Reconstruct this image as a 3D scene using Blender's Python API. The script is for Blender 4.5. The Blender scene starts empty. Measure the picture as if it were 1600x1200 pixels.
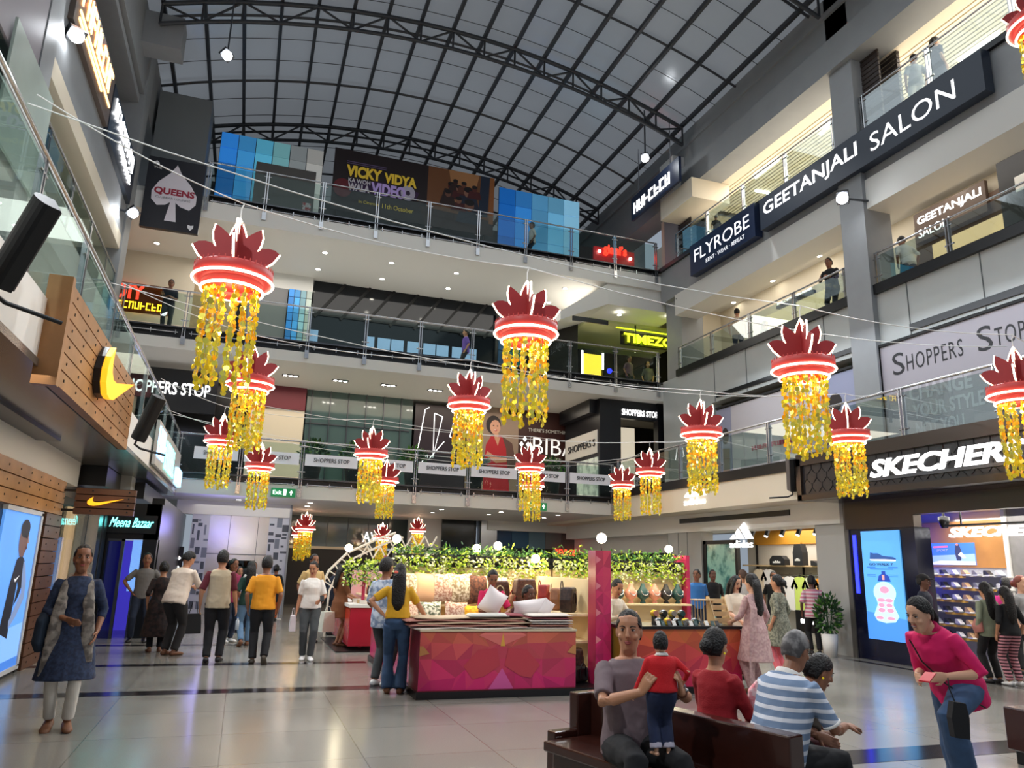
import bpy, bmesh, math, random
import numpy as np
from mathutils import Vector, Matrix, noise
random.seed(7)
D = bpy.data; SC = bpy.context.scene; COL = SC.collection
# ---------------------------------------------------------------- camera
FPX, PITCH, YAW, ROLL, CH = 1174.88, .2363468, .3317487, .0275195, 1.68
_f = Vector((math.sin(YAW)*math.cos(PITCH), math.cos(YAW)*math.cos(PITCH), math.sin(PITCH)))
_r0 = Vector((math.cos(YAW), -math.sin(YAW), 0)); _u0 = _r0.cross(_f)
_r = _r0*math.cos(ROLL)+_u0*math.sin(ROLL); _u = _u0*math.cos(ROLL)-_r0*math.sin(ROLL)
cd = D.cameras.new('camera'); cam = D.objects.new('camera', cd); COL.objects.link(cam)
cd.sensor_fit = 'HORIZONTAL'; cd.sensor_width = 36; cd.lens = 36*FPX/1600; cd.clip_end = 200
cam.matrix_world = Matrix(((_r.x, _u.x, -_f.x, 0), (_r.y, _u.y, -_f.y, 0), (_r.z, _u.z, -_f.z, CH), (0, 0, 0, 1)))
SC.camera = cam
def at(u, v, **k):
    """survey helper: the point of the place seen along a sight line, on a plane x=, y= or z="""
    d = _f*FPX+_r*(u-800)+_u*(600-v); a, val = list(k.items())[0]; i = 'xyz'.index(a)
    o = Vector((0, 0, CH)); return o+d*((val-o[i])/d[i])
# ---------------------------------------------------------------- view, world, lights
SC.view_settings.view_transform = 'Standard'; SC.view_settings.look = 'None'
SC.view_settings.gamma = 1; SC.view_settings.use_curve_mapping = False
SC.view_settings.exposure = 0.12
w = D.worlds.new('world'); SC.world = w; w.use_nodes = True
w.node_tree.nodes['Background'].inputs[0].default_value = (.62, .72, .85, 1)
w.node_tree.nodes['Background'].inputs[1].default_value = .42
def area(name, loc, sx, sy, power, color=(1, .95, .88), rot=(0, 0, 0)):
    l = D.lights.new(name, 'AREA'); l.shape = 'RECTANGLE'; l.size = sx; l.size_y = sy; l.energy = power; l.color = color
    o = D.objects.new(name, l); COL.objects.link(o); o.location = loc; o.rotation_euler = rot; return o
def point(name, loc, power, color=(1, .9, .75), r=.1, parent=None):
    l = D.lights.new(name, 'POINT'); l.energy = power; l.color = color; l.shadow_soft_size = r
    o = D.objects.new(name, l); COL.objects.link(o); o.location = loc; o.parent = parent; return o
def spot(name, loc, target, power, ang=70, color=(.92, .96, 1), r=.15):
    l = D.lights.new(name, 'SPOT'); l.energy = power; l.color = color; l.spot_size = math.radians(ang); l.spot_blend = .6; l.shadow_soft_size = r
    o = D.objects.new(name, l); COL.objects.link(o); o.location = loc
    o.rotation_euler = (Vector(target)-Vector(loc)).to_track_quat('-Z', 'Y').to_euler(); return o
WARM = (1, .87, .7); NEUT = (1, .95, .88); COOL = (.82, .9, 1)
area('gallery_light', (4.5, 24.4, 7.25), 12, 2.6, 190, WARM)
area('gallery_light', (4.5, 24.4, 11.35), 14, 2.6, 300, NEUT)
area('gallery_light', (4.5, 25.5, 3.25), 12, 4.5, 130, NEUT)
area('gallery_light', (14.5, 12, 10.85), 1.6, 18, 170, NEUT)
area('gallery_light', (15.9, 12, 14.7), 3.0, 18, 900, NEUT)
area('gallery_light', (12.4, 10, 7.3), .8, 16, 110, COOL)
area('gallery_light', (-5.5, 12, 11.0), 2.4, 17, 160, NEUT)
area('gallery_light', (-4.5, 12, 7.2), 3.0, 17, 120, NEUT)
area('shop_light', (14.6, 17.3, 2.95), 3.6, 5.6, 260, NEUT)
area('shop_light', (14.6, 10.2, 2.95), 3.6, 5.6, 330, NEUT)
point('lift_fill', (0, 22.9, 2.2), 16, NEUT, .4)  # fill lamp added to brighten the lift cladding, no fitting there
point('violet_glow', (-.7, 22.6, 2.5), 30, (.30, .28, 1), .3)
area('shop_light', (-2.0, 10, 3.2), .5, 10, 40, WARM)
area('roof_fill', (4.7, 10.5, 15.9), 12, 17, 620, (.85, .93, 1))  # unseen fill lamp added under the roof to brighten walls and floor
for (x, y, z, tx, ty, tz, p) in ((-3.4, 17.5, 15.3, 4, 12, 0, 3200), (12.0, 18.2, 15.4, 5, 10, 0, 3200), (12.5, 11.3, 9.9, 4, 9, 0, 2600), (12.5, 19.6, 9.8, 4, 14, 0, 2000),
                                 (-3.7, 14.6, 10.9, 4, 8, 0, 2600), (-3.7, 21.2, 10.4, 5, 14, 0, 2000), (12.9, 2, 10.3, 3, 6, 0, 2600), (-3.7, 2, 10.3, 4, 7, 0, 2600)):
    spot('floodlight_beam', (x, y, z), (tx, ty, tz), p*.7, 84)
# ---------------------------------------------------------------- materials
def lin(c):
    return tuple(((v/255)/12.92 if v/255 <= .04045 else ((v/255+.055)/1.055)**2.4) for v in c)+(1,)
MATS = {}
def mat(name, c=(200, 200, 200), rough=.5, metal=0, spec=.5, emit=0, var=0, vscale=20, bump=0, bscale=60, alpha=None, c2=None, coat=0):
    if name in MATS: return MATS[name]
    m = D.materials.new(name); MATS[name] = m; m.use_nodes = True; nt = m.node_tree; b = nt.nodes['Principled BSDF']
    b.inputs['Base Color'].default_value = lin(c); b.inputs['Roughness'].default_value = rough
    b.inputs['Metallic'].default_value = metal; b.inputs['Specular IOR Level'].default_value = spec
    b.inputs['Coat Weight'].default_value = coat
    if emit:
        b.inputs['Emission Color'].default_value = lin(c); b.inputs['Emission Strength'].default_value = emit
    if var or c2 or bump:
        tc = nt.nodes.new('ShaderNodeTexCoord')
    if var or c2:
        n = nt.nodes.new('ShaderNodeTexNoise'); n.inputs['Scale'].default_value = vscale; n.inputs['Detail'].default_value = 4
        nt.links.new(tc.outputs['Object'], n.inputs['Vector'])
        r = nt.nodes.new('ShaderNodeValToRGB'); e = r.color_ramp.elements
        e[0].position, e[1].position = (.42, .58) if c2 else (.25, .75)
        a = lin(c); bcol = lin(c2) if c2 else tuple(x*(1-var) for x in a[:3])+(1,)
        e[0].color = bcol; e[1].color = a if c2 else tuple(min(1, x*(1+var)) for x in a[:3])+(1,)
        nt.links.new(n.outputs['Fac'], r.inputs['Fac']); nt.links.new(r.outputs['Color'], b.inputs['Base Color'])
    if bump:
        n = nt.nodes.new('ShaderNodeTexNoise'); n.inputs['Scale'].default_value = bscale; n.inputs['Detail'].default_value = 3
        nt.links.new(tc.outputs['Object'], n.inputs['Vector'])
        bp = nt.nodes.new('ShaderNodeBump'); bp.inputs['Strength'].default_value = bump; bp.inputs['Distance'].default_value = .02
        nt.links.new(n.outputs['Fac'], bp.inputs['Height']); nt.links.new(bp.outputs['Normal'], b.inputs['Normal'])
    return m
def stripes(name, ca, cb, period, duty=.5, axis='Z', rough=.8, emit=0, off=0):
    """hard bands along an object axis (printed or woven pattern)"""
    if name in MATS: return MATS[name]
    m = D.materials.new(name); MATS[name] = m; m.use_nodes = True; nt = m.node_tree; b = nt.nodes['Principled BSDF']
    b.inputs['Roughness'].default_value = rough
    tc = nt.nodes.new('ShaderNodeTexCoord'); sp = nt.nodes.new('ShaderNodeSeparateXYZ'); nt.links.new(tc.outputs['Object'], sp.inputs[0])
    def M(op, a, v):
        n = nt.nodes.new('ShaderNodeMath'); n.operation = op; nt.links.new(a, n.inputs[0]); n.inputs[1].default_value = v; return n.outputs[0]
    x = M('ADD', sp.outputs['XYZ'.index(axis)], 50+off); x = M('MODULO', x, period); x = M('LESS_THAN', x, period*duty)
    mx = nt.nodes.new('ShaderNodeMix'); mx.data_type = 'RGBA'; nt.links.new(x, mx.inputs[0])
    mx.inputs[6].default_value = lin(cb); mx.inputs[7].default_value = lin(ca); nt.links.new(mx.outputs[2], b.inputs['Base Color'])
    return m
def glassm(name, tint=(225, 240, 235), refl=1.0, rough=.0, thru=1.0):
    if name in MATS: return MATS[name]
    m = D.materials.new(name); MATS[name] = m; m.use_nodes = True; nt = m.node_tree; nt.nodes.clear()
    o = nt.nodes.new('ShaderNodeOutputMaterial'); t = nt.nodes.new('ShaderNodeBsdfTransparent'); t.inputs[0].default_value = lin(tint)
    g = nt.nodes.new('ShaderNodeBsdfGlossy'); g.inputs['Roughness'].default_value = rough; g.inputs[0].default_value = (.9, .95, .95, 1)
    fr = nt.nodes.new('ShaderNodeFresnel'); fr.inputs[0].default_value = 1.5
    mu = nt.nodes.new('ShaderNodeMath'); mu.operation = 'MULTIPLY'; nt.links.new(fr.outputs[0], mu.inputs[0]); mu.inputs[1].default_value = refl
    mx = nt.nodes.new('ShaderNodeMixShader'); nt.links.new(mu.outputs[0], mx.inputs[0]); nt.links.new(t.outputs[0], mx.inputs[1]); nt.links.new(g.outputs[0], mx.inputs[2])
    nt.links.new(mx.outputs[0], o.inputs[0]); return m
def colattr(name, rough=.5, emit=0, spec=.5):
    """printed surface: flat colours of the printed shapes held in the mesh attribute"""
    if name in MATS: return MATS[name]
    m = D.materials.new(name); MATS[name] = m; m.use_nodes = True; nt = m.node_tree; b = nt.nodes['Principled BSDF']
    a = nt.nodes.new('ShaderNodeAttribute'); a.attribute_name = 'print'; nt.links.new(a.outputs['Color'], b.inputs['Base Color'])
    b.inputs['Roughness'].default_value = rough; b.inputs['Specular IOR Level'].default_value = spec
    if emit:
        nt.links.new(a.outputs['Color'], b.inputs['Emission Color']); b.inputs['Emission Strength'].default_value = emit
    return m
# ---------------------------------------------------------------- mesh builder
class MB:
    def __init__(s): s.v = []; s.f = []; s.m = []; s.c = []; s.sm = []
    def add(s, vs, fs, mi=0, col=None, smooth=False):
        o = len(s.v); s.v += [tuple(p) for p in vs]
        for f in fs: s.f.append(tuple(i+o for i in f)); s.m.append(mi); s.c.append(col); s.sm.append(smooth)
        return s
    def box(s, x0, x1, y0, y1, z0, z1, mi=0, col=None):
        vs = [(x, y, z) for z in (z0, z1) for y in (y0, y1) for x in (x0, x1)]
        return s.add(vs, [(0, 2, 3, 1), (4, 5, 7, 6), (0, 1, 5, 4), (2, 6, 7, 3), (0, 4, 6, 2), (1, 3, 7, 5)], mi, col)
    def obox(s, c, ex, ey, ez, mi=0, col=None):
        """box from centre and three half-edge vectors"""
        c = Vector(c); ex, ey, ez = Vector(ex), Vector(ey), Vector(ez)
        vs = [c+ex*a+ey*b+ez*d for d in (-1, 1) for b in (-1, 1) for a in (-1, 1)]
        return s.add(vs, [(0, 2, 3, 1), (4, 5, 7, 6), (0, 1, 5, 4), (2, 6, 7, 3), (0, 4, 6, 2), (1, 3, 7, 5)], mi, col)
    def bar(s, a, b, w, h=None, mi=0, up=(0, 0, 1)):
        a, b = Vector(a), Vector(b); d = (b-a); L = d.length; d.normalize(); h = h or w
        u = Vector(up); sd = d.cross(u)
        if sd.length < 1e-4: sd = d.cross(Vector((1, 0, 0)))
        sd.normalize(); u = sd.cross(d)
        return s.obox((a+b)/2, sd*w/2, d*L/2, u*h/2, mi)
    def tube(s, pts, r, n=8, mi=0, cap=True, smooth=True):
        pts = [Vector(p) for p in pts]; rs = r if isinstance(r, (list, tuple)) else [r]*len(pts)
        rings = []; ref = None
        for i, p in enumerate(pts):
            d = (pts[min(i+1, len(pts)-1)]-pts[max(i-1, 0)]).normalized()
            if ref is None:
                ref = d.cross(Vector((0, 0, 1)));
                if ref.length < 1e-3: ref = Vector((1, 0, 0))
            sd = (ref-d*ref.dot(d)).normalized(); ref = sd; up = d.cross(sd)
            rings.append([p+(sd*math.cos(2*math.pi*k/n)+up*math.sin(2*math.pi*k/n))*rs[i] for k in range(n)])
        vs = [q for rg in rings for q in rg]; fs = []
        for i in range(len(pts)-1):
            for k in range(n): fs.append((i*n+k, i*n+(k+1) % n, (i+1)*n+(k+1) % n, (i+1)*n+k))
        s.add(vs, fs, mi, None, smooth)
        if cap: s.add(rings[0], [tuple(range(n))[::-1]], mi); s.add(rings[-1], [tuple(range(n))], mi)
        return s
    def lathe(s, prof, c=(0, 0, 0), n=24, mi=0, smooth=True):
        """prof: (r, z) list revolved about vertical axis"""
        vs = [(c[0]+r*math.cos(2*math.pi*k/n), c[1]+r*math.sin(2*math.pi*k/n), c[2]+z) for r, z in prof for k in range(n)]
        fs = [(i*n+k, i*n+(k+1) % n, (i+1)*n+(k+1) % n, (i+1)*n+k) for i in range(len(prof)-1) for k in range(n)]
        return s.add(vs, fs, mi, None, smooth)
    def ball(s, c, rx, ry=None, rz=None, n=12, mi=0):
        ry = ry or rx; rz = rz or rx; m = max(4, n//2); vs = []; fs = []
        for i in range(m+1):
            t = math.pi*i/m
            for k in range(n): vs.append((c[0]+rx*math.sin(t)*math.cos(2*math.pi*k/n), c[1]+ry*math.sin(t)*math.sin(2*math.pi*k/n), c[2]+rz*math.cos(t)))
        for i in range(m):
            for k in range(n): fs.append((i*n+k, (i+1)*n+k, (i+1)*n+(k+1) % n, i*n+(k+1) % n))
        return s.add(vs, fs, mi, None, True)
    def poly(s, pts, mi=0, col=None): return s.add(pts, [tuple(range(len(pts)))], mi, col)
    def slab(s, pts2, o, ex, ey, th, mi=0, col=None):
        """extruded outline: pts2 in the (ex, ey) plane at origin o, thickness th to the front"""
        o, ex, ey = Vector(o), Vector(ex), Vector(ey); nrm = ex.cross(ey).normalized()
        n = len(pts2); a = [o+ex*p[0]+ey*p[1] for p in pts2]; b = [p+nrm*th for p in a]
        area2 = sum(pts2[i][0]*pts2[(i+1) % n][1]-pts2[(i+1) % n][0]*pts2[i][1] for i in range(n))
        if area2 < 0: a.reverse(); b.reverse()
        s.add(a+b, [tuple(range(n))[::-1], tuple(range(n, 2*n))]+[(i, (i+1) % n, n+(i+1) % n, n+i) for i in range(n)], mi, col); return s
    def build(s, name, mats, parent=None, loc=None):
        me = D.meshes.new(name); me.from_pydata(s.v, [], s.f)
        for m in (mats if isinstance(mats, (list, tuple)) else [mats]): me.materials.append(m)
        me.polygons.foreach_set('material_index', s.m); me.polygons.foreach_set('use_smooth', s.sm)
        if any(c is not None for c in s.c):
            at_ = me.attributes.new('print', 'FLOAT_COLOR', 'CORNER'); cols = []
            for f, c in zip(s.f, s.c):
                cc = lin(c) if c is not None else (1, 1, 1, 1)
                cols += list(cc)*len(f)
            at_.data.foreach_set('color', cols)
        me.update(); o = D.objects.new(name, me); COL.objects.link(o)
        if parent: o.parent = parent
        if loc: o.location = loc
        return o
def tag(o, label, cat, group=None, kind=None):
    if label: o['label'] = label
    if cat: o['category'] = cat
    if group: o['group'] = group
    if kind: o['kind'] = kind
    return o
def thing(name, label, cat, loc=(0, 0, 0), rz=0, group=None):
    o = D.objects.new(name, None); COL.objects.link(o); o.location = loc; o.rotation_euler = (0, 0, rz); o.empty_display_size = .1
    return tag(o, label, cat, group)
KIDS = {}
def copy_tree(o, loc=None, rz=None, scale=None, label=None, group=None, parent=None):
    c = o.copy(); COL.objects.link(c); c.parent = parent
    if loc is not None: c.location = loc
    if rz is not None: c.rotation_euler = (0, 0, rz)
    if scale: c.scale = (scale,)*3
    if label: c['label'] = label
    if group: c['group'] = group
    for ch in kids(o): copy_tree(ch, parent=c)
    return c
def kids(o):
    return [x for x in o.children]
def struct(name, mb, m, label=None):
    o = mb.build(name, m); o['kind'] = 'structure'
    if label: o['label'] = label
    return o
def SB(name, m, *boxes, label=None):
    b = MB()
    for q in boxes: b.box(*q)
    return struct(name, b, m, label)
BENCH = D.scenes.new('workbench')      # empty side scene where modifiers and lettering are turned into plain meshes; removed at the end
def evaluated(o):
    BENCH.collection.objects.link(o); vl = BENCH.view_layers[0]; vl.update(); return D.meshes.new_from_object(o.evaluated_get(vl.depsgraph))
XR, YL, ZU = Vector((1, 0, 0)), Vector((0, 1, 0)), Vector((0, 0, 1))
def text(s, name, m, o, ex, ey, w, h, parent=None, th=.02, bold=0, shear=0, sx=1):
    """lettering fitted into a w x h box whose lower left corner is o; ex, ey = reading and up directions"""
    c = D.curves.new('t', 'FONT'); c.body = s; c.extrude = .02; c.offset = bold; c.shear = shear; c.resolution_u = 3; c.space_character = sx
    t = D.objects.new('t', c); me = evaluated(t); D.objects.remove(t); D.curves.remove(c)
    n = len(me.vertices); co = np.empty(n*3); me.vertices.foreach_get('co', co); co = co.reshape(-1, 3)
    lo, hi = co.min(0), co.max(0); q = (co-lo)/(hi-lo+1e-9)
    ex, ey = Vector(ex).normalized(), Vector(ey).normalized(); nz = ex.cross(ey)
    o = Vector(o); R = np.array([ex*w, ey*h, nz*th])
    me.vertices.foreach_set('co', (q@R+np.array(o)).ravel()); me.materials.clear(); me.materials.append(m)
    me.name = name; me.update(); ob = D.objects.new(name, me); COL.objects.link(ob)
    if parent: ob.parent = parent
    return ob
def textq(s, name, m, p0, p1, h, parent=None, **k):
    """lettering from p0 (lower left) towards p1 (lower right), height h"""
    p0, p1 = Vector(p0), Vector(p1); d = p1-p0
    return text(s, name, m, p0, d, ZU, d.length, h, parent, **k)
ORD = ['first', 'second', 'third', 'fourth', 'fifth', 'sixth', 'seventh', 'eighth', 'ninth', 'tenth', 'eleventh', 'twelfth', 'thirteenth', 'fourteenth', 'fifteenth', 'sixteenth', 'seventeenth', 'eighteenth', 'nineteenth', 'twentieth']
# ================================================================ THE SETTING
white = mat('white_paint', (222, 220, 214), .55)
cream = mat('cream_paint', (226, 214, 192), .6)
greyw = mat('grey_cladding', (190, 194, 192), .4, var=.03, vscale=2)
greyd = mat('grey_column', (150, 152, 154), .5, var=.04, vscale=3)
beam = mat('beam_grey', (142, 144, 145), .6, var=.05, vscale=2)
dark = mat('dark_panel', (26, 26, 30), .35)
black = mat('black_satin', (12, 12, 14), .3)
blackm = mat('black_matt', (16, 16, 17), .7)
steel = mat('brushed_steel', (190, 190, 192), .25, metal=1)
steeld = mat('dark_steel', (92, 94, 98), .35, metal=1)
chrome = mat('chrome', (215, 215, 220), .12, metal=1)
bronze = mat('bronze_panel', (74, 66, 60), .28, metal=.7)
glass = glassm('railing_glass', (228, 238, 235), .3)
glassd = glassm('dark_glass', (60, 78, 76), 1.6)
wood = mat('plank_wood', (158, 112, 66), .45, var=.22, vscale=3)
woodd = mat('dark_plank_wood', (92, 58, 36), .4, var=.25, vscale=3)
ledw = mat('white_light', (255, 252, 245), emit=9)
ledl = mat('sign_white', (255, 255, 255), emit=1.7)
lampw = mat('lamp_white', (255, 250, 235), emit=30)
# floor with tile joints
fm = mat('granite_floor', (136, 132, 124), .2, var=.10, vscale=90, spec=.55)
def tile_floor():
    nt = fm.node_tree; b = nt.nodes['Principled BSDF']; tc = nt.nodes.new('ShaderNodeTexCoord')
    br = nt.nodes.new('ShaderNodeTexBrick'); br.offset = 0; br.inputs['Scale'].default_value = 1
    br.inputs['Brick Width'].default_value = 1.2; br.inputs['Row Height'].default_value = 1.2; br.inputs['Mortar Size'].default_value = .006
    br.inputs['Color1'].default_value = (1, 1, 1, 1); br.inputs['Color2'].default_value = (.86, .86, .86, 1); br.inputs['Mortar'].default_value = (.55, .55, .55, 1)
    nt.links.new(tc.outputs['Object'], br.inputs['Vector'])
    src = b.inputs['Base Color'].links[0].from_socket; mx = nt.nodes.new('ShaderNodeMix'); mx.data_type = 'RGBA'; mx.blend_type = 'MULTIPLY'; mx.inputs[0].default_value = 1
    nt.links.new(src, mx.inputs[6]); nt.links.new(br.outputs['Color'], mx.inputs[7]); nt.links.new(mx.outputs[2], b.inputs['Base Color'])
    n = nt.nodes.new('ShaderNodeTexNoise'); n.inputs['Scale'].default_value = 1.2; nt.links.new(tc.outputs['Object'], n.inputs['Vector'])
    mr = nt.nodes.new('ShaderNodeMapRange'); mr.inputs[3].default_value = .12; mr.inputs[4].default_value = .26
    nt.links.new(n.outputs['Fac'], mr.inputs[0]); nt.links.new(mr.outputs[0], b.inputs['Roughness'])
tile_floor()
SB('floor', fm, (-14, 26, -3, 46, -.2, 0))
strip = mat('black_granite', (34, 30, 32), .15)
SB('floor_inlay_strip', strip, (-2.9, 2.0, 10.83, 11.15, -.05, .002))
SB('floor_inlay_strip', strip, (-2.9, 2.2, 13.55, 13.8, -.05, .002))
SB('floor_inlay_strip', strip, (-2.6, 0.3, 16.5, 16.75, -.05, .002))
SB('floor_inlay_strip', strip, (11.8, 11.95, 4, 13.1, -.05, .002))
SB('floor_inlay_strip', strip, (4.2, 9.5, 6.0, 6.45, -.05, .002))
# ---- galleries: far, left and right decks on three levels
SB('floor_gallery', white, (-8, 11.45, 22.5, 34, 3.36, 3.74), (-8, 11.45, 22.62, 34, 3.74, 3.92))
SB('floor_gallery', white, (-8, 20, 22.5, 30, 7.38, 7.70), (-8, 20, 22.62, 30, 7.70, 8.0))
SB('floor_gallery', white, (-8, 20, 22.5, 30, 11.47, 12.0), (-8, 20, 22.62, 30, 12.0, 12.2))
for z0, z1, xa, xb in ((3.74, 3.93, -2.0, 11.45), (7.70, 8.02, -4.0, 13.3), (12.0, 12.2, -2.0, 13.3)):
    SB('trim_slot', black, (xa, xb, 22.58, 22.66, z0, z1-.02))
    SB('trim_sill', steeld, (xa, xb, 22.44, 22.7, z1-.03, z1+.01))
# level one, left: dark reflective soffit, right deck
soff = mat('soffit_metal', (120, 118, 114), .22, metal=.55)
SB('floor_gallery', soff, (-9, -1.86, -3, 14.6, 3.27, 3.34), (-9, -1.86, 14.63, 18.2, 3.27, 3.34), (-9, -1.86, 18.23, 22.5, 3.27, 3.34))
SB('floor_gallery', white, (-9, -1.88, -3, 22.5, 3.34, 3.9))
SB('floor_gallery', cream, (11.45, 20, 13.5, 30, 3.26, 3.9))
SB('floor_gallery', dark, (11.55, 20, -3, 13.5, 3.26, 3.9))
SB('trim_sill', black, (11.4, 11.75, 13.5, 22.7, 3.9, 4.14))
SB('trim_sill', bronze, (11.3, 11.75, -3, 13.5, 3.95, 4.2))
SB('floor_gallery', white, (13.4, 20, -3, 22.5, 7.3, 8.05))
SB('trim_sill', black, (13.26, 13.5, 13.6, 21.5, 8.03, 8.26), (13.26, 13.5, -3, 12.85, 8.03, 8.26))
SB('floor_gallery', greyd, (13.35, 20, -3, 22.5, 10.95, 12.2))
SB('trim_soffit', white, (13.3, 14.2, 13.6, 21.5, 10.2, 10.95), (13.3, 14.2, -3, 12.85, 10.2, 10.95))
SB('trim_sill', black, (13.26, 13.5, -3, 22.5, 12.12, 12.27))
SB('floor_gallery', white, (-10, -4.0, -3, 22.5, 7.35, 8.0))
SB('floor_gallery', greyd, (-10, -4.0, -3, 22.5, 10.2, 12.2))
# ---- right hand upper wall (cladding with vents) and shop panels under level two
b = MB(); b.box(13.35, 13.7, -3, 21.5, 6.75, 8.05)
y = -3
SB('wall_right', greyw, (13.35, 13.7, 12.9, 13.65, 3.9, 8.05), (13.35, 13.7, 19.6, 22.5, 3.9, 8.05), (13.35, 13.7, 13.65, 19.6, 6.75, 8.04), (13.35, 13.7, -3, 12.9, 6.75, 8.04))
SB('trim_vent', black, (13.31, 13.36, 13.7, 19.3, 6.86, 6.98)); SB('trim_vent', black, (13.31, 13.36, -3, 12.0, 6.9, 7.05))
jn = mat('joint_dark', (110, 114, 114), .7)
SB('trim_joint', jn, *[(13.335, 13.352, yy-.008, yy+.008, 6.76, 8.03) for yy in (1.2, 3, 4.8, 6.6, 8.4, 10.2, 12, 14.6, 16.2, 17.8, 19.4)])
# columns
for x0, x1, y0, y1 in ((13.2, 14.0, 12.85, 13.6), (13.55, 14.4, 21.5, 22.5), (13.2, 14.0, 4.2, 5.0), (-4.9, -3.95, 12.85, 13.5), (-5.0, -3.95, 21.7, 22.5)):
    SB('column', greyd, (x0, x1, y0, y1, 3.9 if x0 > 0 else 3.9, 16.6))
SB('trim_beam', beam, (13.05, 13.9, -3, 30, 14.3, 15.2), (13.2, 13.9, -3, 30, 15.2, 16.7), (13.12, 13.2, -3, 30, 16.0, 16.15))
SB('trim_beam', beam, (-4.8, -4.0, -3, 30, 14.6, 16.7))
lou = mat('brown_louvre', (58, 48, 44), .6)
b = MB()
for k in range(20): b.box(14.0, 14.1, 12.2, 13.0, 12.3+k*.13, 12.4+k*.13); b.box(13.5, 13.55, 12.3, 12.85, 12.3+k*.13, 12.4+k*.13)
for k in range(20): b.box(14.0, 14.1, 20.6, 21.5, 12.3+k*.13, 12.4+k*.13); b.box(13.5, 13.55, 20.7, 21.5, 12.3+k*.13, 12.4+k*.13)
struct('trim_louvre', b, lou)
SB('wall_right', cream, (15.7, 15.9, -3, 22.3, 8.0, 10.9))
SB('bounce_deck', white, (13.5, 17.5, -3, 22.5, 12.2, 12.21))  # thin white layer added to bounce light up to the top ceiling
# upper right galleries: back walls, ceilings
SB('wall_right', cream, (17.5, 17.8, -3, 30, 3.9, 16.7))
SB('ceiling_gallery', white, (13.7, 18, -3, 22.5, 10.90, 10.96))
SB('ceiling_gallery', cream, (13.4, 14.3, -3, 22.5, 14.32, 14.6), (13.4, 14.3, -3, 22.5, 15.0, 15.2)); SB('ceiling_gallery', mat('slat_gap_shade', (70, 66, 60), .7), (14.3, 18, -3, 22.5, 15.0, 15.2))  # dark backing paints in the shade between the slats
b = MB()
for k in range(22): b.box(14.34+k*.15, 14.44+k*.15, -3, 22, 14.84, 14.95)
struct('ceiling_slats', b, cream)
SB('wall_back', cream, (13.6, 17.6, 22.3, 22.5, 3.9, 7.3), (13.6, 17.6, 22.3, 22.5, 8.0, 10.9), (13.6, 17.6, 22.6, 22.8, 12.2, 15.0))
# upper left galleries
SB('wall_left', mat('left_wall', (176, 172, 168), .6), (-8.2, -8, -3, 30, 3.9, 16.7))
SB('ceiling_gallery', greyd, (-8, -4.1, -3, 22.5, 14.3, 14.5))
SB('trim_soffit', cream, (-4.9, -4.0, 13.6, 21.7, 9.8, 10.2), (-4.9, -4.0, -3, 12.85, 9.8, 10.2))
SB('trim_fascia', mat('mauve_fascia', (150, 142, 148), .5), (-4.02, -3.96, 9, 12.8, 8.9, 10.9))
SB('trim_duct', mat('grey_duct', (120, 124, 126), .5), (-3.9, -2.35, 23.6, 24.6, 12.4, 16.0)); SB('trim_duct', greyd, (-4.2, -3.0, 20.2, 20.9, 15.3, 16.3))
# ---- far walls of each level
L1Y, L2Y = 26.2, 26.5
SB('wall_far', mat('plum_band', (112, 34, 48), .5), (-.6, 1.55, L1Y-.15, L1Y, 6.6, 7.38))
SB('wall_far', cream, (-.2, 1.55, L1Y-.08, L1Y, 3.9, 6.6)); SB('wall_far', black, (-8, -.6, L1Y-.1, L1Y, 3.9, 7.38))
SB('wall_far', mat('black_wall', (20, 20, 24), .3), (-8, 20, L1Y+1.2, L1Y+1.4, 3.9, 7.38), (-8, 20, L2Y+1.4, L2Y+1.6, 8, 11.47))
b = MB()
for k in range(6): b.box(1.75+k*.62, 1.75+k*.62+.03, L1Y-.05, L1Y+.02, 3.9, 7.38)
for z in (5.0, 6.2): b.box(1.6, 5.2, L1Y-.05, L1Y+.02, z, z+.03)
struct('window_2', b, steeld); SB('window_3', mat('green_glass_wall', (70, 92, 88), .08, spec=.9), (1.6, 5.3, L1Y+.02, L1Y+.06, 3.9, 7.38))
SB('wall_far', mat('maroon_wall', (58, 26, 22), .5, var=.15, vscale=2), (8.9, 11.85, L1Y-.05, L1Y, 3.9, 7.38))
SB('wall_far', mat('brick_poster_wall', (150, 128, 110), .7, var=.15, vscale=6), (7.3, 8.9, L1Y-.06, L1Y, 3.9, 7.38))
# level two far wall
SB('wall_far', cream, (-8, -2.4, L2Y-.4, L2Y-.2, 8, 11.47)); SB('wall_far', mat('sand_brick', (176, 150, 112), .7, var=.2, vscale=5), (-2.4, -1.0, L2Y-.4, L2Y-.2, 8, 11.0))
SB('wall_far', mat('shop_grey', (112, 112, 112), .35), (-.7, .62, L2Y-.3, L2Y-.1, 8, 10.9))
SB('wall_far', white, (-1, 1.45, L2Y-.25, L2Y-.05, 10.9, 11.47))
SB('window_4', mat('night_glass', (16, 20, 25), .08, spec=.35), (1.5, 8.4, L2Y, L2Y+.05, 8, 11.47))
pane = mat('dusk_pane', (120, 150, 185), emit=.5)
b = MB()
for k, x in enumerate((1.5, 3.5, 3.9, 4.4, 5.0, 5.6, 6.1, 6.7, 7.2)): b.box(x, x+(.28 if k < 2 else .46), L2Y-.02, L2Y-.01, 9.2, 9.62)
struct('window_5', b, pane)
b = MB()
for k in range(8): b.bar((1.6+k*.9, L2Y-.03, 10.1), (2.6+k*.9, L2Y-.03, 11.47), .09)
b.bar((1.5, L2Y-.03, 10.2), (8.4, L2Y-.03, 10.2), .05)
struct('trim_frame', b, mat('night_frame', (10, 10, 11), .7))
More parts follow.
